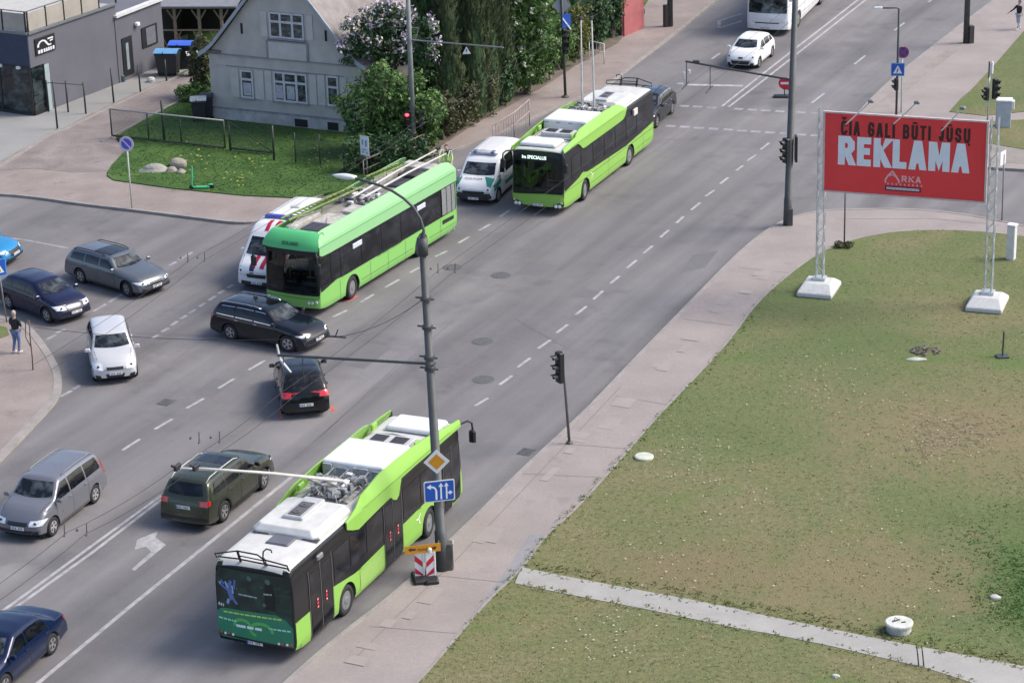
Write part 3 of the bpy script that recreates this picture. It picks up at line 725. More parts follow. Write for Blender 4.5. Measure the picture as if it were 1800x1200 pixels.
def bus_body(t, sh, H, open_front=None, paintm=LIME, seams=(), isdark=None):
    fs = sh.fs
    if open_front:
        z0, z1, yw = open_front
        fs = [f for f in fs if not all(sh.vs[i][0] > 5.7 and z0+.02 < sh.vs[i][2] < z1-.02 and abs(sh.vs[i][1]) < yw for i in f)]
    keep, band = [], []
    for f in fs:
        c = [sum(sh.vs[i][k] for i in f)/len(f) for k in range(3)]
        dark = False
        if isdark: dark = isdark(c[0], c[1], c[2])
        (band if dark else keep).append(f)
    q = MB(); q.add(sh.vs, keep)
    if band:
        g = MB(); g.add(sh.vs, band); g.build('glazing_band', DARKB, t, True)
    for sd, pts in seams: sh.line(q, sd, pts, .018, .004, 1)
    q.build('body', [paintm, BLACK], t, True)
    u = MB(); u.box((0, 0, .5), (11.3, 2.0, .5))
    for ax in (3.3, -2.62):
        for s_ in (-1, 1): u.box((ax, s_*.93, .62), (1.25, .2, 1.0))
    u.build('underbody', BLACK, t)
    for s_ in (-1, 1):
        wheel(t, 3.3, s_*1.11, .48, .28, s_, .12 if s_ else 0, GREYM, bus=True); wheel(t, -2.62, s_*1.09, .48, .30, s_, 0, GREYM, bus=True)
def bus_interior(t, dash=True):
    q = MB(); q.box((2.4, 0, .82), (6.8, 2.3, .06)); q.box((2.3, 1.13, 1.8), (6.9, .02, 1.9)); q.box((2.3, -1.13, 1.8), (6.9, .02, 1.9)); q.box((5.78, 0, .9), (.05, 2.2, .5)); q.box((-1.0, 0, 1.85), (.05, 2.3, 2.0)); q.box((3.0, 0, 2.75), (5.6, 2.3, .05))
    q.box((5.5, 0, 1.0), (.55, 2.2, .35)); q.box((5.35, .65, 1.25), (.35, .8, .2)); q.box((4.3, .3, 1.5), (.05, .06, 1.3)); q.box((4.35, .78, 1.35), (.06, .8, .9))
    o = q.build('cabin_interior', INT, t)
    s_ = MB()
    for x in (3.2, 2.3, 1.4, .5):
        for y in (-.85, -.4, .45, .9): s_.bbox((x, y, 1.25), (.12, .4, .65), .04); s_.bbox((x+.2, y, 1.1), (.4, .4, .1), .03)
    s_.bbox((4.75, .62, 1.45), (.14, .48, .8), .05)
    s_.build('seats', SEAT, o)
    h = MB()
    for x, y in ((4.0, -.3), (3.1, -.2), (2.2, .25), (4.5, -.95), (1.3, -.25)): h.tube([(x, y, .85), (x, y, 2.7)], .02, 6)
    h.tube([(4.9, .1, 1.3), (4.9, 1.1, 1.3)], .025, 6); h.tube([(4.5, -.9, 1.7), (4.5, -.1, 1.7)], .02, 6)
    h.build('handrails', HAND, o)
def fairing(t, side, tab, mat_, name='roof_fairing', yout=1.29, lean=.42, curve=False):
    "tab: (x, z_low, z_top) stations"
    q = MB(); rows = []
    for x, zl, zt in tab:
        zm = min(2.93, zt-.05)
        pts = [(yout, zl), (yout, (zl+zm)/2), (yout, zm)]
        for u in (.25, .5, .75, 1):
            z = lerp(zm, zt, u); yy = yout - lean*(zt-zm)*(u**(1.8 if curve else 1.1)); pts.append((yy, z))
        inner = [(y-.045, z-.01) for y, z in pts[::-1]]
        rows.append([(x, side*y, z) for y, z in pts+inner])
    m = len(rows[0]); vs = [v for r in rows for v in r]; fs = []
    for i in range(len(rows)-1):
        for k in range(m): k2 = (k+1) % m; fs.append((i*m+k, i*m+k2, (i+1)*m+k2, (i+1)*m+k))
    fs += [tuple(range(m)), tuple(range((len(rows)-1)*m, len(rows)*m))[::-1]]
    q.add(vs, fs); return q.build(name, mat_, t)
def bus_mirrors(t, zt):
    for s_ in (-1, 1):
        q = MB(); q.tube([(5.8, s_*1.15, zt), (6.2, s_*1.38, zt+.05), (6.32, s_*1.48, zt-.05), (6.33, s_*1.5, zt-.3)], .035, 7)
        q.bbox((6.3, s_*1.5, zt-.5), (.14, .24, .42), .05); q.build('wing_mirror', BLACK, t, False)
def windows(t, sh, sd, spans, z0, z1, m_=None):
    for a, b in spans: sh.part('side_window', t, m_ or GLASSB, sd, [(a, z0), (b, z0)], [(a, z1), (b, z1)], .012, 3)
def trolley_gear(t, x, z, tips):
    q = MB(); q.box((x, 0, z), (1.5, 1.5, .05)); q.box((x-.3, 0, z+.12), (.9, .12, .1)); q.box((x-.2, .35, z+.15), (.5, .3, .2)); q.box((x-.2, -.35, z+.15), (.5, .3, .2))
    for yy in (-.55, .55): q.tube([(x-.9, yy, z+.1), (x+.7, yy, z+.1)], .04, 6)
    rr = random.Random(5)
    for k in range(26):
        q.box((x+rr.uniform(-.9, .9), rr.uniform(-.8, .8), z+rr.uniform(.05, .28)), (rr.uniform(.05, .3), rr.uniform(.05, .3), rr.uniform(.05, .18)), rz=rr.uniform(0, 3))
    for k in range(12):
        a = Vector((x+rr.uniform(-.9, .6), rr.uniform(-.7, .7), z+.1)); b_ = a+Vector((rr.uniform(-.6, .6), rr.uniform(-.5, .5), rr.uniform(.0, .15)))
        q.tube([a, (a+b_)/2+Vector((0, 0, .15)), b_], .02, 5)
    base = q.build('trolley_base', mat('trolley_gear_grey', (.10, .10, .105), .55, col2=(.38, .38, .37), scale=7, contrast=2), t)
    for k in range(8): w = MB(); w.bbox((x+rr.uniform(-.9, .9), rr.uniform(-.75, .75), z+rr.uniform(.1, .3)), (rr.uniform(.1, .35), rr.uniform(.08, .2), .1), .02); w.build('insulator', mat('insulator_pale', (.6, .6, .57), .4), base)
    for k, (y, tip) in enumerate(tips):
        a = Vector((x+.1, y, z+.3)); b_ = Vector(tip)
        p = MB(); p.tube([a+(a-b_).normalized()*.5, a, a.lerp(b_, .5)+Vector((0, 0, .05)), b_], [.05, .055, .045, .03], 8)
        po = p.build('trolley_pole', mat('trolley_pole_pale', (.50, .49, .45), .5, scale=4), t, True)
        h = MB(); h.bbox(b_+Vector((0, 0, .03)), (.32, .1, .16), .02); h.tube([b_, b_+(b_-a).normalized()*.22+Vector((0, 0, .05))], .04, 6); h.build('collector_head', BLACK, po)
        s_ = MB(); s_.tube([a+Vector((-.2, 0, -.18)), a+(b_-a).normalized()*.9+Vector((0, 0, -.05))], .035, 6); s_.build('pole_spring', GREYM, po)
def toloc(o, p):
    a = o.rotation_euler[2]; d = Vector(p)-o.location
    return Vector((cos(a)*d.x+sin(a)*d.y, -sin(a)*d.x+cos(a)*d.y, d.z))

def new_bus(loc, h, label):
    t = thing('trolleybus', label, 'trolleybus', (loc[0], loc[1], 0), h, 'green trolleybuses')
    H = 2.95
    lo_l = [(-5.98, 1.32), (-1.98, 1.12), (3.0, 1.28), (3.6, 1.42), (4.05, 1.3), (5.86, 1.10), (6.1, .98)]
    lo_r = [(-5.98, 1.26), (-5.04, 1.24), (-3.48, 1.32), (-2.03, 1.12), (0, 1.18), (1.3, 1.27), (3.1, 1.33), (5.86, 1.3), (6.1, .98)]
    sh = bus_shell(H, snapz=([lo_l], [lo_r]))
    def isdark(x, y, z):
        if x > 5.86 and abs(y) < 1.2: return z > 1.0
        if x < -5.9: return True
        if z > 2.9 and abs(y) < 1.15: return False
        return z > interp(lo_l if y > 0 else lo_r, x)
    bus_body(t, sh, H, (.98, 2.72, 1.19), LIME, [('left', [(-5.9, .62), (-3.3, .62)]), ('left', [(-1.9, .62), (2.6, .62)]), ('left', [(.3, .35), (.3, 1.2)]), ('left', [(-4.4, .35), (-4.4, 1.2)])], isdark)
    bus_interior(t)
    # white roof
    sh.part('roof', t, ROOFW, 'top', [(-5.97, -1.165), (5.78, -1.165)], [(-5.97, 1.165), (5.78, 1.165)], .012, 24)
    windows(t, sh, 'left', [(5.0, 3.9), (3.8, 2.4), (2.3, .95), (.85, -.5), (-.6, -1.95), (-2.05, -3.4), (-3.5, -4.9)], 1.42, 2.45)
    windows(t, sh, 'right', [(3.95, 2.7), (2.6, 1.4), (-.1, -1.2), (-1.3, -2.3), (-2.4, -3.4)], 1.42, 2.4)
    for a, b in ((-3.53, -5.0), (1.28, 0.0), (5.72, 4.38)):
        d = MB(); sh.patch(d, 'right', [(a, .3), (b, .3)], [(a, 2.5), (b, 2.5)], .010, 14, 12); do = d.build('door', DARKB, t, True)
        m_ = (a+b)/2
        g = MB()
        for u, v in ((a-.07, m_+.05), (m_-.05, b+.07)): sh.patch(g, 'right', [(u, .42), (v, .42)], [(u, 2.35), (v, 2.35)], .018, 5, 8)
        g.build('door_glass', GLASSB, do, True)
        g = MB()
        for x in (a, m_, b): sh.line(g, 'right', [(x, .3), (x, 2.5)], .03, .022)
        g.build('door_frame', mat('door_rubber_grey', (.10, .10, .105), .5), do)
        g = MB(); sh.line(g, 'right', [(b-.02, .33), (a+.02, .33)], .08, .035); g.build('door_sill', mat('sill_pale', (.55, .5, .4), .6), do)
        if a < 4:
            for x in (m_+.28, m_-.28):
                g = MB()
                for zz in (1.42, 1.30, 1.18):
                    p = sh.proj('right', x, zz, .028)
                    g.lathe([(.05, 0), (.05, .004), (.01, .005)], 12, T=Matrix.Translation(p) @ Matrix.Rotation(pi/2, 4, 'X'))
                g.build('warning_sticker', LRED, do); g = MB()
                for zz in (1.42, 1.18):
                    p = sh.proj('right', x, zz, .036); g.box(p, (.05, .004, .02))
                g.build('sticker_mark', WHITE, do)
    # mesh grille on the lime panel at the right rear
    sh.part('vent_grille', t, mat('lime_grille', (.25, .42, .10), .7, scale=60, var=.35), 'right', [(-1.75, .42), (-.15, .46)], [(-1.75, 1.02), (-.15, 1.1)], .012, 4)
    # fairings
    lt = [(-2.15, 2.9, 2.97), (-1.9, 2.62, 3.05), (-1.65, 2.52, 3.2), (-1.2, 2.5, 3.34), (.2, 2.5, 3.42), (1.6, 2.5, 3.42), (3.3, 2.5, 3.40), (3.6, 2.54, 3.38), (3.95, 2.8, 3.30), (4.2, 2.9, 3.2), (5.0, 2.92, 3.16), (5.86, 2.9, 3.08)]
    fairing(t, 1, lt, LIME)
    rt = [(-2.45, 2.72, 2.97), (-2.1, 2.56, 3.02), (-1.7, 2.42, 3.1), (-1.2, 2.45, 3.28), (.2, 2.52, 3.42), (.55, 2.52, 3.42), (.74, 2.36, 3.42), (.95, 2.28, 3.42), (1.12, 2.36, 3.42), (1.35, 2.84, 3.42), (2.2, 2.85, 3.40), (3.5, 2.84, 3.32), (5.0, 2.83, 3.14), (5.86, 2.82, 3.06)]
    fairing(t, -1, rt, LIME)
    for s_, tb in ((1, lt), (-1, rt)):
        q = MB(); q.tube([(x, s_*(1.293 if zt_ > 3.1 else 1.25), min(2.95, zt_-.03)) for x, zl_, zt_ in tb if zt_ > 3.05 and x < 5.5], .010, 5); q.build('fairing_seam', mat('seam_lime_dark', (.10, .20, .03), .6), t)
    q = MB(); q.bbox((-4.35, -1.33, 2.72), (.36, .1, .14), .03, rz=.0); q.build('door_camera', GREYM, t)
    LOGO = mat('decal_white', (.7, .75, .65), .5)
    for sd in ('left', 'right'):
        q = MB(); sh.line(q, sd, [(2.55, .78), (2.45, 1.0), (2.62, 1.12)], .05, .01); sh.line(q, sd, [(2.45, .98), (2.28, 1.02)], .05, .01); q.build('bird_decal', LOGO, t)
    for s_, xx in ((1, 4.1), (1, -1.0), (-1, 3.2)):
        q = MB(); q.bbox((xx, s_*.98, 3.22), (.35, .1, .2), .03); q.build('fairing_hinge', LIME, t)
    # roof equipment
    q = MB(); q.bbox((-2.85, 0, 3.10), (2.35, 2.2, .28), .16); a = q.build('air_conditioner', ROOFW, t, bevel=.03)
    q = MB(); q.bbox((-2.6, .05, 3.28), (1.5, .68, .12), .03); gb = q.build('fan_housing', mat('fan_housing_grey', (.42, .42, .42), .5), a)
    q = MB(); q.box((-2.75, .05, 3.35), (.95, .42, .02))
    for dx in (-.25, .25): q.lathe([(.16, 0), (.16, .03), (.05, .035), (.05, .05), (.01, .055)], 16, T=Matrix.Translation((-2.75+dx, .05, 3.355)))
    q.build('fan', FANM, gb)
    q = MB(); q.bbox((-4.3, -.08, 3.02), (.66, .76, .05), .04); q.build('roof_hatch', mat('roof_hatch_grey', (.12, .12, .14), .3), t)
    for y in (.75, -.88):
        q = MB()
        for k in range(4): q.box((-4.02+.035*k*1.0, y, 3.015), (.02, .48, .03))
        q.box((-3.97, y, 3.004), (.18, .54, .02)); q.build('roof_vent', FANM, t)
    q = MB(); q.bbox((1.55, 0, 3.2), (1.95, 2.15, .5), .05); bb = q.build('traction_container', mat('container_white', (.66, .66, .65), .45, var=.07, detail=8), t, bevel=.02)
    q = MB()
    for y, w_, z_, hh in ((-.85, .3, 3.2, .25), (-.3, .5, 3.25, .2), (.35, .35, 3.15, .3), (.85, .3, 3.22, .3)): q.box((.55, y, z_), (.12, w_, hh)); 
    for y in (-.6, .1, .6): q.tube([(.5, y, 3.3), (.3, y+.1, 3.15), (.0, y+.2, 3.1)], .03, 6)
    q.build('container_connector', GREYBOX, bb)
    q = MB(); 
    for y in (-.9, -.3, .3, .9): q.bbox((2.56, y, 3.34), (.06, .2, .05), .01)
    q.build('container_latch', GREYBOX, bb)
    q = MB(); q.bbox((3.35, .05, 3.08), (.75, 1.5, .2), .03); gg = q.build('converter_box', mat('converter_box_grey', (.46, .46, .46), .6), t)
    q = MB()
    for y in (-.3, .4):
        q.box((3.35, y, 3.185), (.5, .5, .02))
        for k in range(7): q.box((3.14+.07*k, y, 3.2), (.015, .5, .02))
    q.build('converter_grille', FANM, gg)
    q = MB(); q.bbox((4.95, -.15, 3.09), (1.15, 1.75, .14), .06); q.build('front_roof_cover', mat('container_white', (.8, .8, .79), .4), t, bevel=.02)
    q = MB(); q.tube([(4.0, .9, 3.0), (4.1, .3, 3.03), (3.9, -.6, 3.02)], .03, 6); q.tube([(2.6, -.9, 3.03), (3.2, -.95, 3.03), (4.2, -.95, 3.02)], .025, 6); q.build('roof_cable', GREYBOX, t)
    # rope guard rack over the rear edge
    q = MB(); R_ = .024
    q.tube([(-5.95, 1.15, 3.0), (-6.05, 1.15, 3.16), (-6.05, .4, 3.36), (-6.05, -.25, 3.34), (-6.05, -.45, 3.22), (-6.05, -1.2, 3.14), (-5.98, -1.2, 2.98)], R_, 6)
    q.tube([(-5.95, 1.1, 3.03), (-5.95, .45, 3.06), (-5.95, -1.15, 3.0)], R_, 6)
    for y in (.42, .38, -.4, -.46): q.tube([(-5.9, y, 2.96), (-6.05, y, 3.36 if y > 0 else 3.26)], R_, 6)
    q.tube([(-6.05, -.42, 3.24), (-6.0, -.42, 3.44), (-5.95, -.5, 3.52), (-5.9, -.62, 3.48), (-5.9, -.64, 3.40)], R_, 6)
    for z_ in (3.10, 3.20): q.tube([(-6.02, .4, z_), (-6.02, -.42, z_-.03)], R_*.8, 6)
    q.build('rope_guard', BLACK, t)
    # front
    sh.part('windscreen', t, CLEAR, 'front', [(-1.19, .98), (1.19, .98)], [(-1.19, 2.72), (1.19, 2.72)], .01, 10)
    fr = MB(); sh.patch(fr, 'front', [(-1.2, .88), (1.2, 1.05)], [(-1.2, 1.02), (1.2, 1.12)], .014, 16, 2)
    sh.patch(fr, 'front', [(-1.2, 2.42), (1.2, 2.42)], [(-1.2, 2.84), (1.2, 2.84)], .014, 16, 3)
    for s_ in (-1, 1): sh.patch(fr, 'front', [(s_*1.1, .98), (s_*1.22, .98)], [(s_*1.12, 2.8), (s_*1.22, 2.8)], .013, 3, 10)
    wf = fr.build('windscreen_frame', DARKB, t, True)
    w = MB(); p1 = sh.proj('front', .9, 1.08, .04); p2 = sh.proj('front', .05, 1.25, .04); w.tube([p1, p2], .015, 5)
    p1 = sh.proj('front', -.2, 1.08, .04); p2 = sh.proj('front', -.95, 1.6, .04); w.tube([p1, p2], .015, 5); w.build('wiper', BLACK, t)
    p = sh.proj('front', -.14, 2.60, .03)
    text('Ira SPECIALUS', .21, mat('destination_led', (.75, .85, .75), .5, emit=(.8, 1, .85), estr=.5), wf, frame_m((p.x, -.15, 2.55), (0, 1, 0), (-.15, 0, 1)), .006, .92, name='destination_text')
    for s_ in (-1, 1):
        hb = MB(); sh.patch(hb, 'front', [(s_*.72, .34), (s_*1.23, .34)], [(s_*.78, .52), (s_*1.24, .66)], .012, 6, 3); ho = hb.build('headlight', BLACK, t, True)
        hb = MB()
        for yy in (.88, 1.05): 
            p = sh.proj('front', s_*yy, .45, .02); hb.lathe([(.085, 0), (.08, .03), (.02, .05)], 14, T=Matrix.Translation(p) @ Matrix.Rotation(pi/2, 4, 'Y'))
        hb.build('lamp', LAMPW, ho)
        hb = MB(); p = sh.proj('front', s_*1.14, .60, .02)
        if p is not None: hb.bbox(p, (.05, .1, .07), .01)
        hb.build('indicator', mat('indicator_pale', (.7, .6, .4), .3), ho)
    plate(sh, t, 'front', 0, .45)
    sh.part('front_bumper', t, BLACK, 'front', [(-1.15, .30), (1.15, .30)], [(-1.15, .37), (1.15, .37)], .012, 2)
    bus_mirrors(t, 2.85)
    return t, sh

def rear_graphics(t, sh):
    DG = glassy('rear_glass_dark_green', (.006, .022, .018), (.02, .06, .045), 1.2, .12)
    G1 = mat('rear_wrap_teal', (.015, .17, .115), .4, col2=(.03, .25, .11), scale=1.1, coat=.3)
    G2 = mat('rear_wrap_green', (.10, .48, .10), .35, coat=.4)
    YG = mat('wrap_yellow_green', (.50, .72, .16), .5); AQ = mat('wrap_aqua', (.40, .78, .62), .5)
    a = sh.part('rear_window', t, DG, 'back', [(-1.21, 1.1), (1.21, 1.1)], [(-1.20, 2.72), (1.20, 2.72)], .012, 10)
    b = MB(); sh.patch(b, 'back', [(-1.22, .36), (1.25, .36)], [(-1.22, 1.12), (-1.0, 1.36), (-.7, 1.48), (.9, 1.44), (1.1, 1.42), (1.25, 1.3)], .02, 24, 8)
    b = b.build('engine_cover', G1, t, True)
    def bar(y0, z0, y1, z1, w, m_, nm='lettering', gap=.03, wl=(.08, .24), par=b, off=.032):
        rr = random.Random(int(abs(y0)*1000)+int(z0*100)); q = MB(); L = hypot(y1-y0, z1-z0); d = 0
        while d < L:
            l = min(rr.uniform(*wl), L-d); u0, u1 = d/L, (d+l)/L
            sh.line(q, 'back', [(lerp(y0, y1, u0), lerp(z0, z1, u0)), (lerp(y0, y1, u1), lerp(z0, z1, u1))], w, off); d += l+gap
        return q.build(nm, m_, par)
    bar(1.02, 1.32, -.90, 1.36, .05, YG, wl=(.05, .2)); bar(1.2, 1.10, .62, 1.07, .05, AQ, wl=(.04, .15)); bar(-.45, 1.02, -1.15, 1.02, .05, AQ, wl=(.04, .15))
    bar(.62, .94, -.22, .94, .085, mat('wrap_pale', (.75, .9, .82), .5), gap=.05, wl=(.2, .34))
    q = MB()
    for cy, cz, rx, rz_, a0, a1 in ((.42, .98, .26, .17, -20, 200), (-.2, .9, .36, .22, -60, 190)):
        pts = [(cy+rx*cos(radians(lerp(a0, a1, i/14))), cz+rz_*sin(radians(lerp(a0, a1, i/14)))) for i in range(15)]
        sh.line(q, 'back', pts, .10, .027)
    q.build('arrow_emblem', G2, b)
    q = MB(); sh.patch(q, 'back', [(-1.2, .44), (1.22, .56)], [(-1.2, .50), (1.22, .62)], .028, 16, 1); q.build('bumper_joint', BLACK, b)
    for s_ in (-1, 1):
        for k in range(4):
            q = MB(); p = sh.proj('back', s_*(1.14-.13*k), .62 if s_ > 0 else .58, .03); q.lathe([(.042, 0), (.04, .02), (.01, .03)], 10, T=Matrix.Translation(p) @ Matrix.Rotation(-pi/2, 4, 'Y'))
            q.build('tail_light', LAMPR if k in (0, 2) else LAMPW, t)
    plate(sh, t, 'back', .05, .46)
    # blue figure and pale writing on the rear window
    rr = random.Random(3); q = MB()
    for y0, z0, y1, z1, w in ((.85, 2.25, .7, 1.75, .16), (.72, 2.35, .78, 2.1, .10), (.95, 2.2, 1.05, 2.32, .07), (.62, 2.1, .58, 2.4, .06), (.75, 1.8, .9, 1.6, .09), (.68, 1.8, .55, 1.62, .08), (.8, 2.0, 1.1, 2.2, .06)):
        sh.line(q, 'back', [(y0, z0), (y1, z1)], w, .022)
    q.build('figure_decal', mat('decal_blue', (.12, .17, .42), .5), a)
    for y0, z0, y1, z1, w in ((.9, 2.3, .82, 2.1, .05), (.68, 2.2, .66, 1.95, .05), (.85, 1.75, .84, 1.6, .05), (1.12, 2.24, 1.05, 2.22, .06)): q = MB(); sh.line(q, 'back', [(y0, z0), (y1, z1)], w, .028); q.build('figure_highlight', mat('decal_pale_blue', (.35, .5, .6), .5), a)
    bar(.48, 1.97, -.12, 1.95, .05, mat('decal_grey', (.35, .42, .4), .5), wl=(.04, .2), par=a, gap=.02); bar(-.35, 2.1, -.62, 2.12, .05, mat('decal_grey', (.35, .42, .4), .5), wl=(.1, .2), par=a, gap=.02)
    bar(1.18, 1.55, .98, 1.52, .09, mat('fleet_number_white', (.7, .7, .68), .5), wl=(.03, .05), par=a, gap=.03)
    for y, z, r in ((.1, 2.52, .08), (-.5, 2.5, .09), (-.35, 1.75, .06), (.52, 2.13, .03), (-.28, 2.3, .03)):
        q = MB(); p = sh.proj('back', y, z, .02); q.lathe([(r, 0), (r, .003)], 14, T=Matrix.Translation(p) @ Matrix.Rotation(-pi/2, 4, 'Y')); q.build('dot_decal', mat('decal_dot', (.08, .13, .12), .5), a)
    q = MB(); sh.patch(q, 'back', [(-.35, 1.6), (-.7, 1.6)], [(-.4, 2.42), (-.66, 2.42)], .019, 4, 8); q.build('person_decal', mat('decal_dark', (.006, .01, .01), .4), a)
    q = MB(); sh.patch(q, 'right', [(-5.9, .36), (-5.04, .30)], [(-5.9, 1.24), (-5.04, 1.24)], .016, 6, 6); q.build('rear_corner_panel', LIME, t, True)

b3, sh3 = new_bus((-5.2652, 70.3663), 1.1616, 'lime green trolleybus seen from behind with dark green rear wrap, nearest to the camera')
rear_graphics(b3, sh3)
tips = [(.3, toloc(b3, at(312, 822, 5.62))), (-.3, toloc(b3, at(345, 822, 5.62)))]
trolley_gear(b3, -.55, 3.02, tips)
b2, sh2 = new_bus((3.6917, 112.6126), -1.9776, 'lime green trolleybus facing the camera with both trolley poles raised upright, farthest of the three')
sh2.part('rear_window', b2, GLASSB, 'back', [(-1.25, 1.1), (1.25, 1.1)], [(-1.25, 2.8), (1.25, 2.8)], .012, 8)
def tipv(px, py, base_l, z):
    # tip lies in the vertical plane through the base that faces the camera
    w = b2.matrix_basis @ Vector(base_l); p = onplane(px, py, w, Vector((0, 1, 0))); return toloc(b2, p)
trolley_gear(b2, -.55, 3.02, [(-.3, tipv(1021, 33, (-.45, -.3, 3.3), 0)), (.3, tipv(1040, 33, (-.45, .3, 3.3), 0))])
q = MB(); q.bbox((-3.2, 1.32, 2.5), (.5, .1, .3), .02); q.build('open_vent', ROOFW, b2)

# older light green trolleybus
lo1 = [(-5.98, 1.18), (3.9, 1.2), (4.6, 1.24), (6.1, 1.0)]; hi1 = [(-5.98, 2.46), (6.1, 2.52)]
def isdark1(x, y, z):
    if x > 5.86 and abs(y) < 1.2: return 1.0 < z < 2.86
    if x < -5.9: return False
    return interp(lo1, x) < z < interp(hi1, x)
t = thing('trolleybus', 'light green older trolleybus with lowered poles and a dusty open roof', 'trolleybus', (-6.0781, 99.807, 0), -2.0389, 'green trolleybuses')
b1 = t; H = 2.95; sh = bus_shell(H, nose=.14, snapz=([lo1, hi1], [lo1, hi1])); sh1 = sh
bus_body(t, sh, H, (1.0, 2.8, 1.18), GREENB, isdark=isdark1, seams= [('left', [(-5.9, .6), (-3.3, .6)]), ('left', [(-1.9, .6), (2.6, .6)])] + [('left', [(x, .32), (x, 1.15)]) for x in (-4.4, -1.2, .3, 1.8, 4.3)] + [('front', [(-1.2, .78), (1.2, .78)])])
bus_interior(t)
for sd in ('left', 'right'):
    q = MB(); sh.line(q, sd, [(-5.9, 2.46), (5.86, 2.5)], .02, .004); q.build('roof_gutter', BLACK, t)
windows(t, sh, 'left', [(5.75, 5.1), (5.0, 4.3), (4.2, 2.6), (2.5, .9), (.8, -.8), (-.9, -2.5), (-2.6, -4.4)], 1.28, 2.4)
sh.part('side_window', t, mat('grey_slat_window', (.20, .21, .21), .5, var=.3, scale=14), 'left', [(-4.55, 1.25), (-5.8, 1.2)], [(-4.55, 2.4), (-5.8, 2.4)], .014, 3)
q = MB()
for x in (-4.55, -5.0, -5.45, -5.83): sh.line(q, 'left', [(x, 1.2), (x, 2.45)], .05, .02)
q.build('window_post', DARKB, t)
sh.part('battery_vent', t, BLACK, 'left', [(-4.57, .84), (-5.63, .82)], [(-4.57, 1.03), (-5.63, .98)], .012, 2)
for x0, x1 in ((3.1, 2.6), (-2.4, -2.9)):
    q = MB(); q.bbox(((x0+x1)/2, 1.31, 2.22), (.75, .05, .2), .02); q.build('open_window_flap', mat('pale_flap', (.55, .6, .65), .3, coat=1), t)
CT = [(-5.95, 2.46, 3.05), (-5.7, 2.46, 3.32), (-5.2, 2.46, 3.42), (0, 2.48, 3.44), (5.0, 2.5, 3.44), (5.35, 2.52, 3.42), (5.55, 2.53, 3.30), (5.70, 2.56, 3.12), (5.80, 2.62, 2.95)]
fairing(t, 1, CT, COWLG, 'roof_cowl', yout=1.30, lean=.6, curve=True); fairing(t, -1, CT, COWLG, 'roof_cowl', yout=1.30, lean=.6, curve=True)
for s_ in (1, -1): q = MB(); q.tube([(-5.7, s_*1.303, 2.9), (5.8, s_*1.303, 2.93)], .012, 5); q.build('cowl_seam', mat('seam_green_dark', (.06, .25, .08), .6), t)
# front cowl across the width
q = MB(); ys = [i/10*1.27 for i in range(-10, 11)]; rows = [(6.02, 2.80), (5.99, 2.95), (5.9, 3.12), (5.75, 3.28), (5.55, 3.40), (5.3, 3.42), (5.25, 3.0)]
vs = []
for x, z in rows:
    for y in ys: e = abs(y/1.27)**4; vs.append((x-.13*e, y*(1.02 if z < 3 else 1.025-.40*max(0, z-2.95)**1.3), z-.04*e*(z > 3.1)))
n = len(ys); q.add(vs, [(i*n+k, i*n+k+1, (i+1)*n+k+1, (i+1)*n+k) for i in range(len(rows)-1) for k in range(n-1)])
fc = q.build('front_cowl', paint('cowl_green_shaded', (.09, .44, .16), .38, coat=.3), t, True)  # deeper than the side cowls: shade on the front painted into the green
lt = text('SOLARIS', .2, mat('cowl_letters', (.01, .10, .05), .5), fc, frame_m((6.0, .05, 2.98), (0, 1, 0), (-.35, 0, 1)), .006, 1.0)
# windscreen
sh.part('windscreen', t, CLEAR, 'front', [(-1.18, 1.0), (1.18, 1.0)], [(-1.18, 2.82), (1.18, 2.82)], .01, 10)
fr = MB(); sh.patch(fr, 'front', [(-1.2, .92), (1.2, .92)], [(-1.2, 1.05), (1.2, 1.05)], .014, 16, 2); sh.patch(fr, 'front', [(-1.2, 2.55), (1.2, 2.55)], [(-1.2, 2.86), (1.2, 2.86)], .014, 16, 3)
for s_ in (-1, 1): sh.patch(fr, 'front', [(s_*1.12, .98), (s_*1.23, .98)], [(s_*1.12, 2.82), (s_*1.23, 2.82)], .013, 3, 10)
fr.build('windscreen_frame', DARKB, t, True)
for s_ in (-1, 1):
    hb = MB()
    for yy, zz in ((.78, .62), (.93, .62), (1.1, .66)):
        p = sh.proj('front', s_*yy, zz, .015); hb.lathe([(.062, 0), (.058, .03), (.02, .04)], 12, T=Matrix.Translation(p) @ Matrix.Rotation(pi/2, 4, 'Y'))
    hb.build('headlight', LAMPW, t)
bus_mirrors(t, 2.75)
sh.part('rear_window', t, GLASSB, 'back', [(-1.1, 1.5), (1.1, 1.5)], [(-1.1, 2.6), (1.1, 2.6)], .012, 6)
# roof deck and its clutter
q = MB(); q.box((-.3, 0, 3.06), (11.0, 2.1, .14)); q.build('roof_deck', DIRTY, t)
eq = [((4.35, .32, 3.22), (.9, 1.0, .16), 'd'), ((4.9, -.45, 3.2), (.35, .3, .3), 'g'), ((3.1, .35, 3.2), (1.3, 1.2, .14), 'w'), ((1.7, .55, 3.22), (1.0, .7, .2), 'w'), ((3.6, -.75, 3.2), (2.2, .4, .14), 'w'), ((-2.6, .35, 3.18), (1.1, .9, .12), 'd'), ((-3.7, .3, 3.22), (.8, .9, .22), 'b'), ((-4.7, .3, 3.25), (.8, 1.2, .3), 'w'), ((-5.2, -.5, 3.2), (.5, .5, .25), 'w'), ((-1.9, .85, 3.2), (1.4, .1, .2), 'g'), ((-3.2, -.6, 3.2), (2.2, .5, .16), 'w')]
mm = {'d': mat('hatch_dark_grey', (.10, .10, .11), .5), 'g': GREYBOX, 'w': mat('dusty_panel', (.42, .40, .36), .8, var=.25, scale=4), 'b': mat('brown_black_box', (.05, .04, .04), .6)}
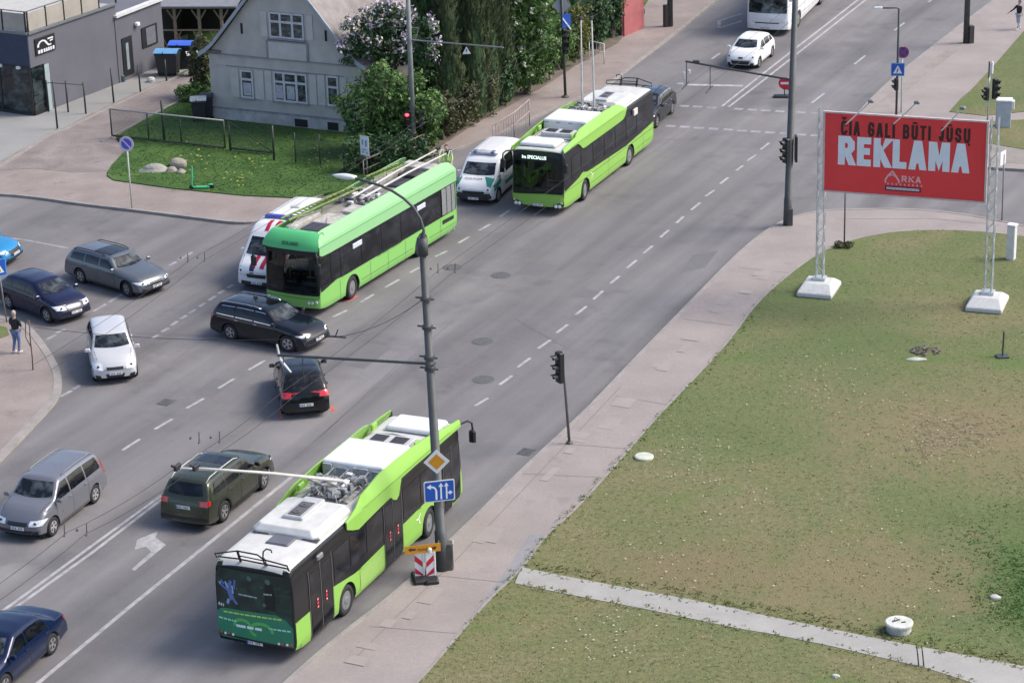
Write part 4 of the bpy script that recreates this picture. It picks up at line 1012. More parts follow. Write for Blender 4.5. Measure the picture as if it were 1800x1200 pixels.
for c, s_, k in eq:
    q = MB(); q.bbox(c, s_, .03)
    if k == 'd':
        for j in range(6): q.box((c[0]-s_[0]*.4+s_[0]*.16*j, c[1], c[2]+s_[2]/2+.01), (.02, s_[1]*.8, .02))
    if k == 'w' and s_[0] > 1: q.box((c[0]+.1, c[1], c[2]+s_[2]/2+.012), (s_[0]*.5, s_[1]*.1, .03)); q.tube([(c[0]-s_[0]/2, c[1]+.1, c[2]+.1), (c[0], c[1]-.15, c[2]+.16), (c[0]+s_[0]/2, c[1]+.1, c[2]+.1)], .02, 5)
    q.build('roof_equipment_box', mm[k], t)
def l1(px, py, z): return toloc(b1, at(px, py, z))
trolley_gear(t, .1, 3.12, [(.35, l1(788, 268, 3.62)), (-.1, l1(770, 262, 3.62))])
# bright yellow-green ladder along the far roof edge
LADM = mat('ladder_yellow_green', (.17, .22, .06), .6, var=.45, scale=6)
for a, b_ in (((500, 386), (628, 328)), ((650, 312), (708, 287))):
    A, B_ = l1(*a, 3.55), l1(*b_, 3.55); d = (B_-A).normalized(); nrm = Vector((-d.y, d.x, 0))*.2
    q = MB()
    for s_ in (-1, 1): q.tube([A+nrm*s_, B_+nrm*s_], .045, 6)
    k = 0
    while k*.3 < (B_-A).length: q.tube([A+d*.3*k-nrm, A+d*.3*k+nrm], .025, 5); k += 1
    for u in (.1, .5, .9): p = A.lerp(B_, u); q.tube([p, p-Vector((0, 0, .45))], .02, 5)
    q.build('walkway_rail', LADM, t)
# rear ladder loop
q = MB()
for y in (1.02, .6): q.tube([(-6.02, y, .9), (-6.16, y, 1.0), (-6.16, y, 3.5), (-6.1, y, 3.72), (-5.95, y, 3.78), (-5.8, y, 3.6), (-5.75, y, 3.42)], .022, 6)
for k in range(9): q.tube([(-6.16, .6, 1.05+.3*k), (-6.16, 1.02, 1.05+.3*k)], .016, 5)
q.build('rear_ladder', mat('ladder_pale', (.62, .66, .58), .5), t)
# ------------------------------------------------------------------ setting: ground, asphalt, pavements, lawns
def ground_mat(name, stops, scale, detail=8, rough=.95, fine=None, bump=.3, bscale=30, spots=None, dist=0.0):
    m, nt, b = _new(name); L = nt.links.new
    tc = N(nt, 'ShaderNodeTexCoord')
    ns = N(nt, 'ShaderNodeTexNoise', Scale=scale, Detail=float(detail), Roughness=.62, Distortion=dist); L(tc.outputs['Object'], ns.inputs['Vector'])
    cr = N(nt, 'ShaderNodeValToRGB'); el = cr.color_ramp.elements
    el[0].position, el[0].color = stops[0][0], (*stops[0][1], 1); el[1].position, el[1].color = stops[-1][0], (*stops[-1][1], 1)
    for p, c in stops[1:-1]: e = el.new(p); e.color = (*c, 1)
    L(ns.outputs['Fac'], cr.inputs['Fac']); out = cr.outputs['Color']
    if fine:
        fs, amt = fine
        n2 = N(nt, 'ShaderNodeTexNoise', Scale=fs, Detail=4.0, Roughness=.7); L(tc.outputs['Object'], n2.inputs['Vector'])
        mr = N(nt, 'ShaderNodeMapRange'); mr.inputs['From Min'].default_value = .3; mr.inputs['From Max'].default_value = .7; mr.inputs['To Min'].default_value = 1-amt; mr.inputs['To Max'].default_value = 1+amt
        L(n2.outputs['Fac'], mr.inputs['Value'])
        mu = N(nt, 'ShaderNodeVectorMath', operation='SCALE'); L(out, mu.inputs[0]); L(mr.outputs['Result'], mu.inputs['Scale']); out = mu.outputs[0]
    if spots:
        for (sc, thr, col, amt) in spots:
            n3 = N(nt, 'ShaderNodeTexNoise', Scale=sc, Detail=5.0, Roughness=.6); 
            mp = N(nt, 'ShaderNodeMapping'); mp.inputs['Location'].default_value = (sc*7, 3, 1); L(tc.outputs['Object'], mp.inputs[0]); L(mp.outputs[0], n3.inputs['Vector'])
            r3 = N(nt, 'ShaderNodeMapRange'); r3.inputs['From Min'].default_value = thr; r3.inputs['From Max'].default_value = thr+.12; r3.inputs['To Max'].default_value = amt; L(n3.outputs['Fac'], r3.inputs['Value'])
            mx = N(nt, 'ShaderNodeMix', data_type='RGBA'); L(r3.outputs['Result'], mx.inputs['Factor']); L(out, mx.inputs[6]); mx.inputs[7].default_value = (*col, 1); out = mx.outputs[2]
    L(out, b.inputs['Base Color']); b.inputs['Roughness'].default_value = rough; b.inputs['Specular IOR Level'].default_value = .25
    if bump:
        n4 = N(nt, 'ShaderNodeTexNoise', Scale=bscale, Detail=3.0); L(tc.outputs['Object'], n4.inputs['Vector'])
        bp = N(nt, 'ShaderNodeBump', Strength=bump, Distance=.03); L(n4.outputs['Fac'], bp.inputs['Height']); L(bp.outputs['Normal'], b.inputs['Normal'])
    MATS[name] = m; return m
ASPH = ground_mat('asphalt', [(.3, (.150, .143, .143)), (.5, (.178, .170, .170)), (.7, (.205, .195, .190))], .16, 9, .85, (14, .09), .25, 60, spots=[(.45, .56, (.125, .120, .124), .6), (1.4, .63, (.24, .225, .215), .4), (3.1, .66, (.10, .096, .098), .5), (.22, .60, (.225, .21, .20), .5)], dist=.4)
def asphalt_tracks():
    # wheel tracks: slow bands across the road direction, polished by tyres
    nt = ASPH.node_tree; L = nt.links.new; b = nt.nodes['Principled BSDF']
    src = b.inputs['Base Color'].links[0].from_socket
    tc = N(nt, 'ShaderNodeTexCoord'); m0 = N(nt, 'ShaderNodeMapping'); m0.inputs['Rotation'].default_value = (0, 0, -1.12); mp = N(nt, 'ShaderNodeMapping'); mp.inputs['Scale'].default_value = (.03, .62, 1)
    L(tc.outputs['Object'], m0.inputs[0]); L(m0.outputs[0], mp.inputs[0]); n = N(nt, 'ShaderNodeTexNoise', Scale=1.0, Detail=3.0); L(mp.outputs[0], n.inputs['Vector'])
    mr = N(nt, 'ShaderNodeMapRange'); mr.inputs['From Min'].default_value = .3; mr.inputs['From Max'].default_value = .7; mr.inputs['To Min'].default_value = .74; mr.inputs['To Max'].default_value = 1.20
    L(n.outputs['Fac'], mr.inputs['Value']); mu = N(nt, 'ShaderNodeVectorMath', operation='SCALE'); L(src, mu.inputs[0]); L(mr.outputs['Result'], mu.inputs['Scale']); L(mu.outputs[0], b.inputs['Base Color'])
asphalt_tracks()
PAVE = ground_mat('pavement_paving', [(.3, (.256, .224, .208)), (.5, (.292, .255, .236)), (.7, (.330, .287, .262))], .35, 8, .9, (9, .08), .3, 25, spots=[(.8, .62, (.20, .18, .175), .5), (2.2, .68, (.36, .31, .30), .4)])
PAVEP = ground_mat('pavement_reddish', [(.3, (.222, .185, .166)), (.5, (.265, .222, .20)), (.7, (.31, .265, .238))], .45, 8, .9, (9, .10), .3, 25, spots=[(.9, .60, (.17, .14, .13), .6), (2.2, .68, (.34, .29, .275), .4)])
PAVEG = ground_mat('grey_paving', [(.3, (.235, .235, .225)), (.7, (.295, .29, .275))], .3, 8, .9, (10, .06), .2, 25, spots=[(.7, .6, (.32, .29, .28), .5)])
PATCHG = ground_mat('asphalt_patch', [(.3, (.22, .215, .225)), (.7, (.27, .26, .265))], .6, 8, .9, (12, .08), .2, 40)
DRIVE = ground_mat('driveway_dirt', [(.28, (.17, .145, .135)), (.5, (.24, .205, .19)), (.72, (.31, .27, .25))], .4, 9, .95, (8, .12), .4, 20, spots=[(.9, .62, (.15, .135, .13), .6)], dist=1.0)
PATHC = ground_mat('concrete_path', [(.3, (.29, .282, .258)), (.7, (.37, .36, .33))], .8, 8, .9, (12, .07), .3, 30, spots=[(1.2, .66, (.30, .29, .24), .6)])
KERB = ground_mat('kerb_stone', [(.3, (.24, .222, .205)), (.7, (.33, .305, .28))], 1.2, 8, .9, (12, .12), .4, 30)
LAWN = ground_mat('dry_lawn', [(.28, (.098, .128, .046)), (.44, (.124, .146, .058)), (.57, (.155, .153, .070)), (.75, (.205, .172, .098))], .11, 10, 1, (6, .28), .8, 18, spots=[(.35, .58, (.105, .155, .045), .7), (.9, .62, (.21, .165, .09), .5), (1.9, .60, (.095, .135, .038), .4), (14, .70, (.30, .28, .18), .4)], dist=1.2)
GRASS = ground_mat('fresh_grass', [(.3, (.038, .080, .020)), (.5, (.055, .112, .026)), (.7, (.085, .15, .036))], .5, 9, 1, (7, .3), .8, 18, spots=[(1.0, .62, (.10, .12, .035), .5)])
SOIL = ground_mat('dry_soil', [(.3, (.23, .21, .185)), (.7, (.31, .28, .25))], .8, 8, 1, (9, .15), .5, 20)
def lawn_patches():
    "worn bare ground and a lusher corner, soft edged, laid out in the lawn itself"
    nt = LAWN.node_tree; L = nt.links.new; b = nt.nodes['Principled BSDF']; tc = N(nt, 'ShaderNodeTexCoord')
    def blob(c, rx, ry, col, amt, nscale, lo=.25, hi=.9):
        src = b.inputs['Base Color'].links[0].from_socket
        mp = N(nt, 'ShaderNodeMapping', vector_type='TEXTURE'); mp.inputs['Location'].default_value = (c.x, c.y, 0); mp.inputs['Scale'].default_value = (rx, ry, 1e3)
        ns = N(nt, 'ShaderNodeTexNoise', Scale=nscale, Detail=6.0, Roughness=.65); L(tc.outputs['Object'], ns.inputs['Vector'])
        L(tc.outputs['Object'], mp.inputs[0]); ln = N(nt, 'ShaderNodeVectorMath', operation='LENGTH'); L(mp.outputs[0], ln.inputs[0])
        ad = N(nt, 'ShaderNodeMath', operation='MULTIPLY_ADD'); ad.inputs[1].default_value = -1.9; L(ns.outputs['Fac'], ad.inputs[0]); L(ln.outputs['Value'], ad.inputs[2])
        mr = N(nt, 'ShaderNodeMapRange', interpolation_type='SMOOTHSTEP'); mr.inputs['From Min'].default_value = lo; mr.inputs['From Max'].default_value = -.75; mr.inputs['To Min'].default_value = 0; mr.inputs['To Max'].default_value = amt
        L(ad.outputs[0], mr.inputs['Value']); mx = N(nt, 'ShaderNodeMix', data_type='RGBA'); L(mr.outputs['Result'], mx.inputs['Factor']); L(src, mx.inputs[6]); mx.inputs[7].default_value = (*col, 1); L(mx.outputs[2], b.inputs['Base Color'])
    blob(at(1670, 765, .15), 5.5, 4.2, (.225, .170, .100), .6, 1.3); blob(at(1500, 1010, .15), 6, 4, (.225, .165, .095), .55, .8); blob(at(1200, 1000, .15), 3, 2.5, (.19, .145, .085), .6, 1.0)
    blob(at(1825, 1040, .15), 1.7, 4.6, (.055, .115, .028), .85, 1.4); blob(at(1480, 560, .15), 4, 9, (.09, .13, .045), .5, .6)
lawn_patches()
BASE = ground_mat('far_ground', [(.3, (.06, .09, .03)), (.7, (.13, .13, .07))], .05, 9, 1, (3, .2), 0)

q = MB(); q.add([(-4000, -4000, -.03), (4000, -4000, -.03), (4000, 4000, -.03), (-4000, 4000, -.03)], [(0, 1, 2, 3)]); tag(q.build('ground', BASE), kind='structure')
def sheet(name, pts, z, m_, kind='structure'):
    q = MB(); tri_fill(q, [(p[0], p[1], z) for p in pts]); return tag(q.build(name, m_), kind=kind)
def slab(name, px, z, m_, z0=-.02, pts=None):
    P = pts or [tuple(at(x, y, z)) for x, y in px]
    q = MB(); P3 = [(p[0], p[1], z) for p in P]
    from mathutils.geometry import tessellate_polygon
    tr = tessellate_polygon([[Vector(p) for p in P3]])
    q.add(P3, [tuple(a) for a in tr]); n = len(P3)
    q.add(P3 + [(p[0], p[1], z0) for p in P3], [(i, (i+1) % n, n+(i+1) % n, n+i) for i in range(n)])
    return tag(q.build(name, m_), kind='structure')
sheet('road', [(-60, 25), (60, 25), (110, 60), (110, 330), (40, 420), (0, 300), (-120, 200), (-120, 60)], 0, ASPH)
def smooth(P, it=2, fixed=()):
    for _ in range(it):
        Q = [P[0]]
        for a, b in zip(P, P[1:]): Q += [(a[0]*.75+b[0]*.25, a[1]*.75+b[1]*.25), (a[0]*.25+b[0]*.75, a[1]*.25+b[1]*.75)]
        P = Q + [P[-1]]
    return P
def curb(name, px, z=.13, w=.16, zz=None):
    "kerb stones along a pixel line; kerb top a little proud of the pavement"
    P = [Vector(at(x, y, z)) for x, y in px]; q = MB()
    L_, R_ = [], []
    for i, p in enumerate(P):
        t_ = (P[min(i+1, len(P)-1)]-P[max(i-1, 0)]).normalized(); n_ = Vector((-t_.y, t_.x, 0))*w/2
        L_.append(p+n_); R_.append(p-n_)
    for i in range(len(P)-1):
        a, b_, c, d = L_[i], L_[i+1], R_[i+1], R_[i]
        q.add([a, b_, c, d] + [Vector((v.x, v.y, -.02)) for v in (a, b_, c, d)], [(0, 1, 2, 3), (0, 4, 5, 1), (2, 6, 7, 3), (1, 5, 6, 2), (3, 7, 4, 0)])
    return tag(q.build(name, KERB), kind='structure')
# right-hand pavement
rk = smooth([(380, 1320), (502, 1197), (600, 1113), (695, 1042), (770, 970), (852, 892), (915, 827), (1032, 720), (1105, 642), (1200, 545), (1290, 452), (1345, 405), (1392, 380), (1440, 370), (1492, 367), (1590, 366), (1681, 373), (1800, 396), (1950, 430)])
lawn_edge = smooth([(600, 1330), (735, 1200), (850, 1060), (917, 1000), (960, 937), (1007, 900), (1105, 790), (1145, 742), (1212, 672), (1275, 607), (1330, 530), (1380, 487), (1420, 456), (1470, 428), (1550, 408), (1650, 402), (1753, 408), (1850, 422), (1960, 440)])
slab('pavement', rk + lawn_edge[::-1], .12, PAVE)
curb('kerb', rk, .135)
lawn = [tuple(at(x, y, .15)) for x, y in lawn_edge] + [tuple(at(2300, 460, .15)), tuple(at(2300, 1500, .15)), tuple(at(600, 1500, .15))]
slab('lawn', None, .15, LAWN, pts=lawn); curb('lawn_edging', lawn_edge, .155, .09)
slab('path', [(905, 1024), (917, 996), (1000, 1013), (1100, 1032), (1200, 1050), (1300, 1070), (1350, 1082), (1562, 1125), (1800, 1170), (2100, 1228), (2100, 1290), (1800, 1222), (1712, 1200), (1625, 1172), (1450, 1132), (1350, 1112), (1300, 1104), (1137, 1070), (980, 1040)], .165, PATHC)
slab('pavement_repair', [(838, 1070), (880, 1015), (930, 940), (957, 934), (950, 945), (915, 998), (862, 1050)], .124, PATCHG)
# left corner pavement and the strip along the hedge
lk = smooth([(-250, 330), (0, 339), (72, 346), (136, 356), (232, 367), (360, 383), (425, 391), (470, 385), (520, 360)], 2) + [(640, 310), (700, 285), (800, 262), (880, 232), (960, 195), (1015, 172), (1062, 152), (1130, 100), (1200, 47), (1270, -10), (1400, -120)]
inner = [(1290, -120), (1150, -15), (1130, 15), (1087, 72), (1012, 112), (962, 145), (900, 180), (840, 210), (760, 262), (700, 292), (640, 318), (540, 347), (430, 342), (300, 329), (200, 315), (186, 305), (220, 262), (196, 238), (320, 170), (360, 110), (300, 60), (-250, 60)]
slab('pavement', lk + inner, .10, PAVEP); curb('kerb', lk, .12)
slab('driveway', [(-40, 300), (58, 254), (90, 234), (110, 232), (166, 204), (250, 164), (318, 132), (350, 112), (380, 112), (330, 150), (308, 182), (200, 236), (178, 252), (222, 262), (190, 300), (130, 303), (60, 296)], .112, DRIVE)
slab('shop_forecourt', [(-250, 400), (-250, 130), (60, 150), (330, 60), (330, 122), (250, 158), (162, 198), (110, 226), (90, 232), (58, 252), (-10, 288), (-250, 400)], .118, PAVEG)
curb('kerb', [(-60, 320), (0, 291), (58, 254), (90, 235), (112, 228), (166, 202), (250, 162), (320, 130)], .17, .22)
curb('kerb', [(178, 248), (200, 237), (260, 205), (308, 180), (330, 168)], .16, .16)
slab('grass_verge', [(188, 308), (196, 290), (222, 262), (205, 240), (260, 207), (310, 180), (350, 160), (370, 130), (420, 130), (700, 190), (860, 120), (960, 60), (1100, -20), (1150, -15), (1128, 16), (1085, 73), (1010, 113), (960, 146), (898, 181), (838, 212), (758, 263), (698, 294), (640, 320), (540, 348), (430, 343), (300, 330), (200, 316)], .15, GRASS)
slab('soil_strip', [(698, 296), (760, 265), (840, 213), (900, 182), (962, 147), (1012, 114), (1087, 74), (1130, 17), (1118, 14), (1078, 64), (1002, 102), (952, 134), (888, 168), (828, 199), (748, 250), (690, 282)], .158, mat('hedge_soil', (.17, .135, .11), .95, col2=(.10, .085, .06), scale=1.5, detail=8))
slab('grass_verge', [(330, 175), (260, 60), (420, -60), (1260, -200), (1150, -20), (960, 60), (700, 190), (420, 130)], .11, GRASS)
# island pavement bottom left
ik = smooth([(-200, 500), (-60, 545), (0, 556), (40, 568), (64, 592), (86, 624), (102, 656), (100, 690), (86, 710), (50, 748), (0, 800), (-200, 990)])
slab('pavement', ik, .12, PAVEP); curb('kerb', ik, .135, .3)
slab('grass_verge', [(-200, 555), (-40, 562), (12, 575), (16, 588), (0, 594), (-200, 600)], .14, LAWN)
# far right: verge, pavement, grass
fk = smooth([(1900, 300), (1800, 297), (1700, 290), (1600, 262), (1530, 235), (1500, 210), (1525, 180), (1567, 140), (1610, 105), (1700, 35), (1768, -15), (1900, -115)])
slab('pavement', fk + [(2100, -115), (2100, 300)], .12, PAVE); curb('kerb', fk, .13)
slab('grass_verge', [(1669, 196), (1690, 172), (1705, 160), (1745, 118), (1797, 58), (1900, -45), (2100, -45), (2100, 195), (1800, 196), (1732, 203)], .15, LAWN)
slab('grass_verge', [(1640, 240), (1680, 225), (1732, 214), (1800, 210), (2100, 210), (2100, 255), (1800, 262), (1740, 252), (1690, 252)], .15, LAWN)
slab('soil_strip', [(1500, 214), (1530, 190), (1590, 145), (1650, 97), (1680, 78), (1700, 62), (1715, 60), (1690, 84), (1640, 122), (1600, 155), (1560, 190), (1530, 222)], .128, SOIL)
slab('soil_strip', [(1700, 275), (1740, 250), (1800, 262), (1900, 268), (1900, 290), (1800, 288), (1740, 284)], .128, SOIL)

RDH = 1.12
# painted markings
MK = mat('road_marking_white', (.44, .435, .43), .8, col2=(.26, .255, .255), scale=2.6, detail=9, contrast=1.2)
MKF = mat('road_marking_worn', (.34, .34, .35), .85, col2=(.20, .20, .215), scale=2.2, detail=9, contrast=1.4)
def stripe(mb, a, b, w=.12, z=.004):
    A, B = at(*a, z), at(*b, z); d = (B-A); d.z = 0; d.normalize(); n = Vector((-d.y, d.x, 0))*w/2
    k = max(1, int((B-A).length/2))
    for i in range(k):
        p, r = A.lerp(B, i/k), A.lerp(B, (i+1)/k); mb.add([p-n, p+n, r+n, r-n], [(0, 3, 2, 1)])
def polyl(mb, pts, w=.12):
    for a, b in zip(pts, pts[1:]): stripe(mb, a, b, w)
mk = MB(); mf = MB()
polyl(mk, [(-60, 1118), (22.7, 1060), (150, 967), (284, 870)], .13); polyl(mk, [(-50, 1125), (36.8, 1060), (160, 972), (288, 874)], .13)
polyl(mk, [(10, 1245), (70, 1197), (235, 1060), (400, 928), (512, 838)], .15); polyl(mk, [(462, 829), (512, 836)], .2)
for a, b in [((215, 791), (246, 771)), ((272, 754), (303, 736)), ((328, 717), (358, 700)), ((384, 682), (412, 665)), ((437, 650), (466, 633)), ((585, 557), (610, 545)), ((634, 531), (657, 517)), ((677, 505), (702, 491)), ((721, 479), (737, 470)), ((765, 451), (786, 441)), ((806, 427), (825, 416)), ((842, 405), (862, 394)), ((879, 381), (895, 370)),
             ((835, 713), (858, 699)), ((878, 676), (900, 660)), ((910, 645), (932, 629)), ((946, 612), (968, 597)), ((978, 585), (998, 570)), ((1012, 553), (1031, 538)), ((1043, 526), (1060, 511)), ((1073, 498), (1089, 485)), ((1102, 471), (1119, 457)), ((1131, 445), (1147, 432)), ((1161, 417), (1176, 404)), ((1189, 392), (1202, 380)), ((1215, 369), (1231, 356)), ((1240, 345), (1256, 334)), ((1266, 323), (1280, 312)), ((1294, 300), (1306, 291)), ((1313, 283), (1329, 272)), ((1337, 263), (1352, 251)),
             ((1427, 181), (1449, 164)), ((1502, 113), (1521, 98)), ((1572, 54), (1590, 40)), ((1632, 4), (1650, -10)), ((1251, 104), (1265, 94))]: stripe(mk, a, b, .13)
for a, b in [((267, 595), (278, 588)), ((284, 583), (297, 576)), ((301, 572), (312, 564)), ((316, 561), (328, 554)), ((332, 551), (344, 543)), ((350, 539), (361, 532)), ((367, 528), (379, 520)), ((384, 516), (395, 510)), ((400, 506), (410, 500)), ((164, 547), (187, 534)), ((192, 531), (215, 517)), ((297, 467), (310, 460)), ((314, 457), (338, 443)), ((81, 597), (98, 588)), ((99, 585), (115, 578)), ((106, 697), (126, 686)), ((128, 684), (141, 677))]: stripe(mf, a, b, .16)
polyl(mf, [(-40, 412), (41, 421), (120, 436)], .14)
polyl(mk, [(1269, 187), (1332, 137), (1405, 80), (1457, 40), (1508, 0), (1600, -72)], .13); polyl(mk, [(1281, 188), (1345, 139), (1416, 83), (1467, 43), (1518, 3), (1610, -68)], .13)
for x in (1195, 1218, 1243, 1290, 1314, 1338, 1363, 1400, 1425, 1450): stripe(mf, (x, 186+(x-1195)*.055), (x+16, 187+(x-1195)*.055), .35)
for x in (1170, 1195, 1220, 1246, 1271, 1296, 1320, 1345, 1371, 1400, 1425): stripe(mf, (x, 221+(x-1170)*.065), (x+17, 222+(x-1170)*.065), .35)
polyl(mk, [(1208, 149), (1306, 151)], .35)
polyl(mf, [(1263, 37), (1304, 24)], .2); polyl(mf, [(1263, 50), (1304, 37)], .2); polyl(mf, [(1264, 37), (1264, 50)], .2)
tag(mk.build('road_marking', MK), kind='structure'); tag(mf.build('road_marking', MKF), kind='structure')
ar = MB()
tri_fill(ar, poly_at([(231, 1000), (237, 1002), (277, 969), (292, 957), (273, 944), (278, 933), (241, 948), (237, 965), (256, 960), (266, 969)], .004))
tag(ar.build('road_marking', MK), kind='structure')
# tarmac seams / cracks, a thin dark line at the left, and dark tyre bands
ck = MB()
for pts in ([(430, 880), (640, 700), (800, 560)], [(560, 770), (700, 640)], [(905, 420), (1100, 300), (1230, 210)], [(120, 470), (60, 505)], [(700, 1180), (1000, 870)] and [(300, 640), (420, 545)], [(140, 578), (260, 586), (410, 592)], [(230, 640), (300, 600), (360, 560)], [(1000, 508), (1055, 478)], [(905, 560), (1010, 620)]):
    for a, b in zip(pts, pts[1:]): stripe(ck, a, b, .035)
pt = MB()
for P_ in ([(1195, 480), (1240, 470), (1262, 440), (1218, 448)], [(820, 900), (842, 892), (868, 866), (846, 872)], [(600, 640), (640, 648), (690, 610), (650, 603)], [(340, 690), (372, 700), (410, 672), (378, 664)], [(1020, 210), (1052, 214), (1080, 196), (1048, 192)] and [(905, 480), (950, 486), (975, 466), (930, 460)]): tri_fill(pt, poly_at(P_, .003))
tag(pt.build('road_repair', ground_mat('repair_asphalt', [(.3, (.14, .135, .136)), (.7, (.165, .16, .16))], .8, 8, .85, (14, .08), .2, 60)), kind='structure')
ej = MB()
def gline(pts, z=.1255, w=.03):
    for a, b in zip(pts, pts[1:]):
        A, B = at(*a, z), at(*b, z); d = (B-A); d.z = 0; d.normalize(); n = Vector((-d.y, d.x, 0))*w/2; ej.add([A-n, A+n, B+n, B-n], [(0, 3, 2, 1)])
for P_ in ([(1000, 780), (1100, 788)], [(918, 832), (1050, 838)], [(1082, 695), (1180, 712)], [(1200, 560), (1290, 572)], [(760, 1010), (880, 1022)], [(650, 1100), (800, 1112)], [(1300, 470), (1390, 480)], [(620, 1160), (700, 1080), (800, 985), (900, 880), (1000, 776), (1090, 680)], [(1470, 385), (1640, 384), (1760, 396)]): gline(P_)
tag(ej.build('paving_joint', mat('joint_dark', (.19, .165, .15), .9)), kind='structure')
sp = MB(); rs = random.Random(5)
for _ in range(24):
    u = rs.random(); px, py = lerp(575, 1315, u)+rs.uniform(14, 46), lerp(1175, 470, u)+rs.uniform(-4, 10); p = at(px, py, .1262+.0005*_); l, w_ = rs.uniform(.2, .6), rs.uniform(.15, .4); c, s_ = cos(RDH), sin(RDH)
    sp.add([p+Vector((c*a*l-s_*b_*w_, s_*a*l+c*b_*w_, 0)) for a, b_ in ((-1, -1), (1, -.8), (.9, 1), (-1, .9))], [(0, 1, 2, 3)])
tag(sp.build('paving_slab', mat('slab_pale_pink', (.31, .275, .25), .9, col2=(.28, .245, .225), scale=2)), kind='structure')
tag(ck.build('seam_and_line', mat('seam_line_dark', (.115, .113, .122), .7)), kind='structure')
rd = MB(); stripe(rd, (606, 529), (625, 519), .35)
for a, b in (((493, 716), (495, 735)), ((583, 712), (585, 724)), ((584, 721), (594, 719)), ((490, 733), (497, 736))): stripe(rd, a, b, .09)
tag(rd.build('paint_mark', mat('survey_paint_red', (.62, .10, .06), .8, col2=(.48, .13, .09), scale=9)), kind='structure')
# manholes
MH = mat('cast_iron', (.10, .098, .10), .7, scale=14, var=.3, bump=.5)
mhl = {(880, 484): 'manhole cover in the middle of the carriageway above the others', (848, 600): 'faint manhole cover left of the white lane dashes', (850, 667): 'faint manhole cover nearest the white lane dashes, lowest of the three', (292, 707): 'square drain cover on the carriageway near the silver white car', (795, 470): 'dark drain cover beside the tall lamp post near the older trolleybus', (925, 794): 'square street drain in the gutter by the traffic signal'}
for (x, y), lb in mhl.items():
    p = at(x, y, 0); r = .42 if x != 925 else .3
    q = MB(); 
    if x in (925, 292):
        q.box((0, 0, .006), (.6, .5, .012))
        for k in range(5): q.box((-.22+.11*k, 0, .014), (.03, .42, .012))
    else:
        q.lathe([(r, 0), (r, .008), (r*.92, .008), (r*.9, .004), (r*.86, .01), (.01, .01)], 24)
        for k in range(6): q.box((cos(k)*r*.5, sin(k)*r*.5, .012), (.08, .08, .008), rz=k)
    o = q.build('drain_cover' if x in (925, 292, 795) else 'manhole_cover', MH, loc=(p.x, p.y, .001), rz=1.1); tag(o, lb, 'drain cover', 'covers in the ground')
p = at(1132, 804, .15); q = MB(); q.lathe([(.33, 0), (.33, .06), (.29, .085), (.01, .09)], 24); tag(q.build('manhole_cover', mat('pale_concrete_lid', (.50, .52, .42), .9, var=.15), loc=(p.x, p.y, .15)), 'pale round concrete manhole cover at the left edge of the lawn', 'manhole cover')
t = thing('well_ring', 'round concrete well cover standing on a low ring beside the garden path', 'well cover', at(1580, 1108, .16))
q = MB(); q.lathe([(.36, 0), (.36, .2), (.34, .22)], 28); q.build('ring', CONC, t); q = MB(); q.lathe([(.40, .22), (.41, .25), (.41, .29), (.38, .31), (.01, .315)], 28); lid = q.build('lid', mat('lid_pale', (.55, .56, .50), .9, scale=5, var=.2), t)
q = MB(); q.box((-.08, .02, .325), (.26, .05, .02), rz=.5); q.box((.12, -.08, .325), (.12, .05, .02), rz=.2); q.tube([(-.16, .0, .32), (-.1, .08, .40), (-.02, .1, .32)], .012, 5); q.build('lid_mark', mat('rust_dark', (.08, .07, .06), .8), lid)
# twigs
for i, (x, y) in enumerate(((1615, 1170), (1624, 1171))):
    p = at(x, y, .15); q = MB(); q.tube([p, p+Vector((-.02, .1, .28)), p+Vector((-.06, .15, .6))], [.022, .02, .014], 6); tag(q.build('stake', mat('dead_wood', (.07, .055, .045), .9)), ('left' if i == 0 else 'right')+' of two thin wooden stakes in the lawn edge below the well cover', 'stake', 'wooden stakes by the path')
p = at(1762, 627, .15); t = thing('ground_post', 'short dark metal post on a base plate standing in the lawn below the billboard', 'post', p); q = MB(); q.box((0, 0, .03), (.45, .4, .06)); q.build('base', DKPOLE, t); q = MB(); q.tube([(0, 0, 0), (.02, 0, 1.0)], .035, 8); q.build('pole', DKPOLE, t)
# rubble patch, loose stones
rr = random.Random(11)
def stone(name, px, py, sx, sy, sz, m_, label, cat, seed=1, z=.15):
    bm = bmesh.new(); bmesh.ops.create_icosphere(bm, subdivisions=3, radius=1); r_ = random.Random(seed); ph = [r_.uniform(0, 6) for _ in range(6)]
    for v in bm.verts:
        k = 1+.12*sin(3*v.co.x+ph[0])+.1*sin(4*v.co.y+ph[1])+.1*sin(5*v.co.z+ph[2]); v.co = Vector((v.co.x*sx*k, v.co.y*sy*k, max(-.05, v.co.z)*sz*k))
    me = bpy.data.meshes.new(name); bm.to_mesh(me); bm.free(); me.materials.append(m_); o = bpy.data.objects.new(name, me); COL.objects.link(o); o.location = at(px, py, z); return tag(o, label, cat)
STN = mat('boulder_stone', (.34, .31, .26), .9, col2=(.20, .18, .155), scale=3, detail=8, bump=.8, bscale=8)
stone('slab_stone', 272, 298, .80, .5, .26, mat('pale_slab', (.36, .35, .30), .9, col2=(.24, .235, .2), scale=3, bump=.6, bscale=8), 'flat pale boulder half sunk in the grass behind the no parking sign', 'boulder', 3)
stone('boulder', 315, 292, .42, .4, .42, STN, 'brown boulder with a rounded top beside the green scooter', 'boulder', 5)
stone('boulder', 302, 300, .25, .25, .2, STN, 'small grey stone squeezed between the two boulders', 'boulder', 6); stone('boulder', 318, 303, .26, .2, .16, STN, 'small pale stone lying in front of the brown boulder', 'boulder', 8)
stone('rubble_stone', 1611, 632, .36, .12, .10, mat('chalk_stone', (.5, .5, .45), .9), 'narrow whitish stone lying in front of the scrap heap on the lawn', 'stone', 9)
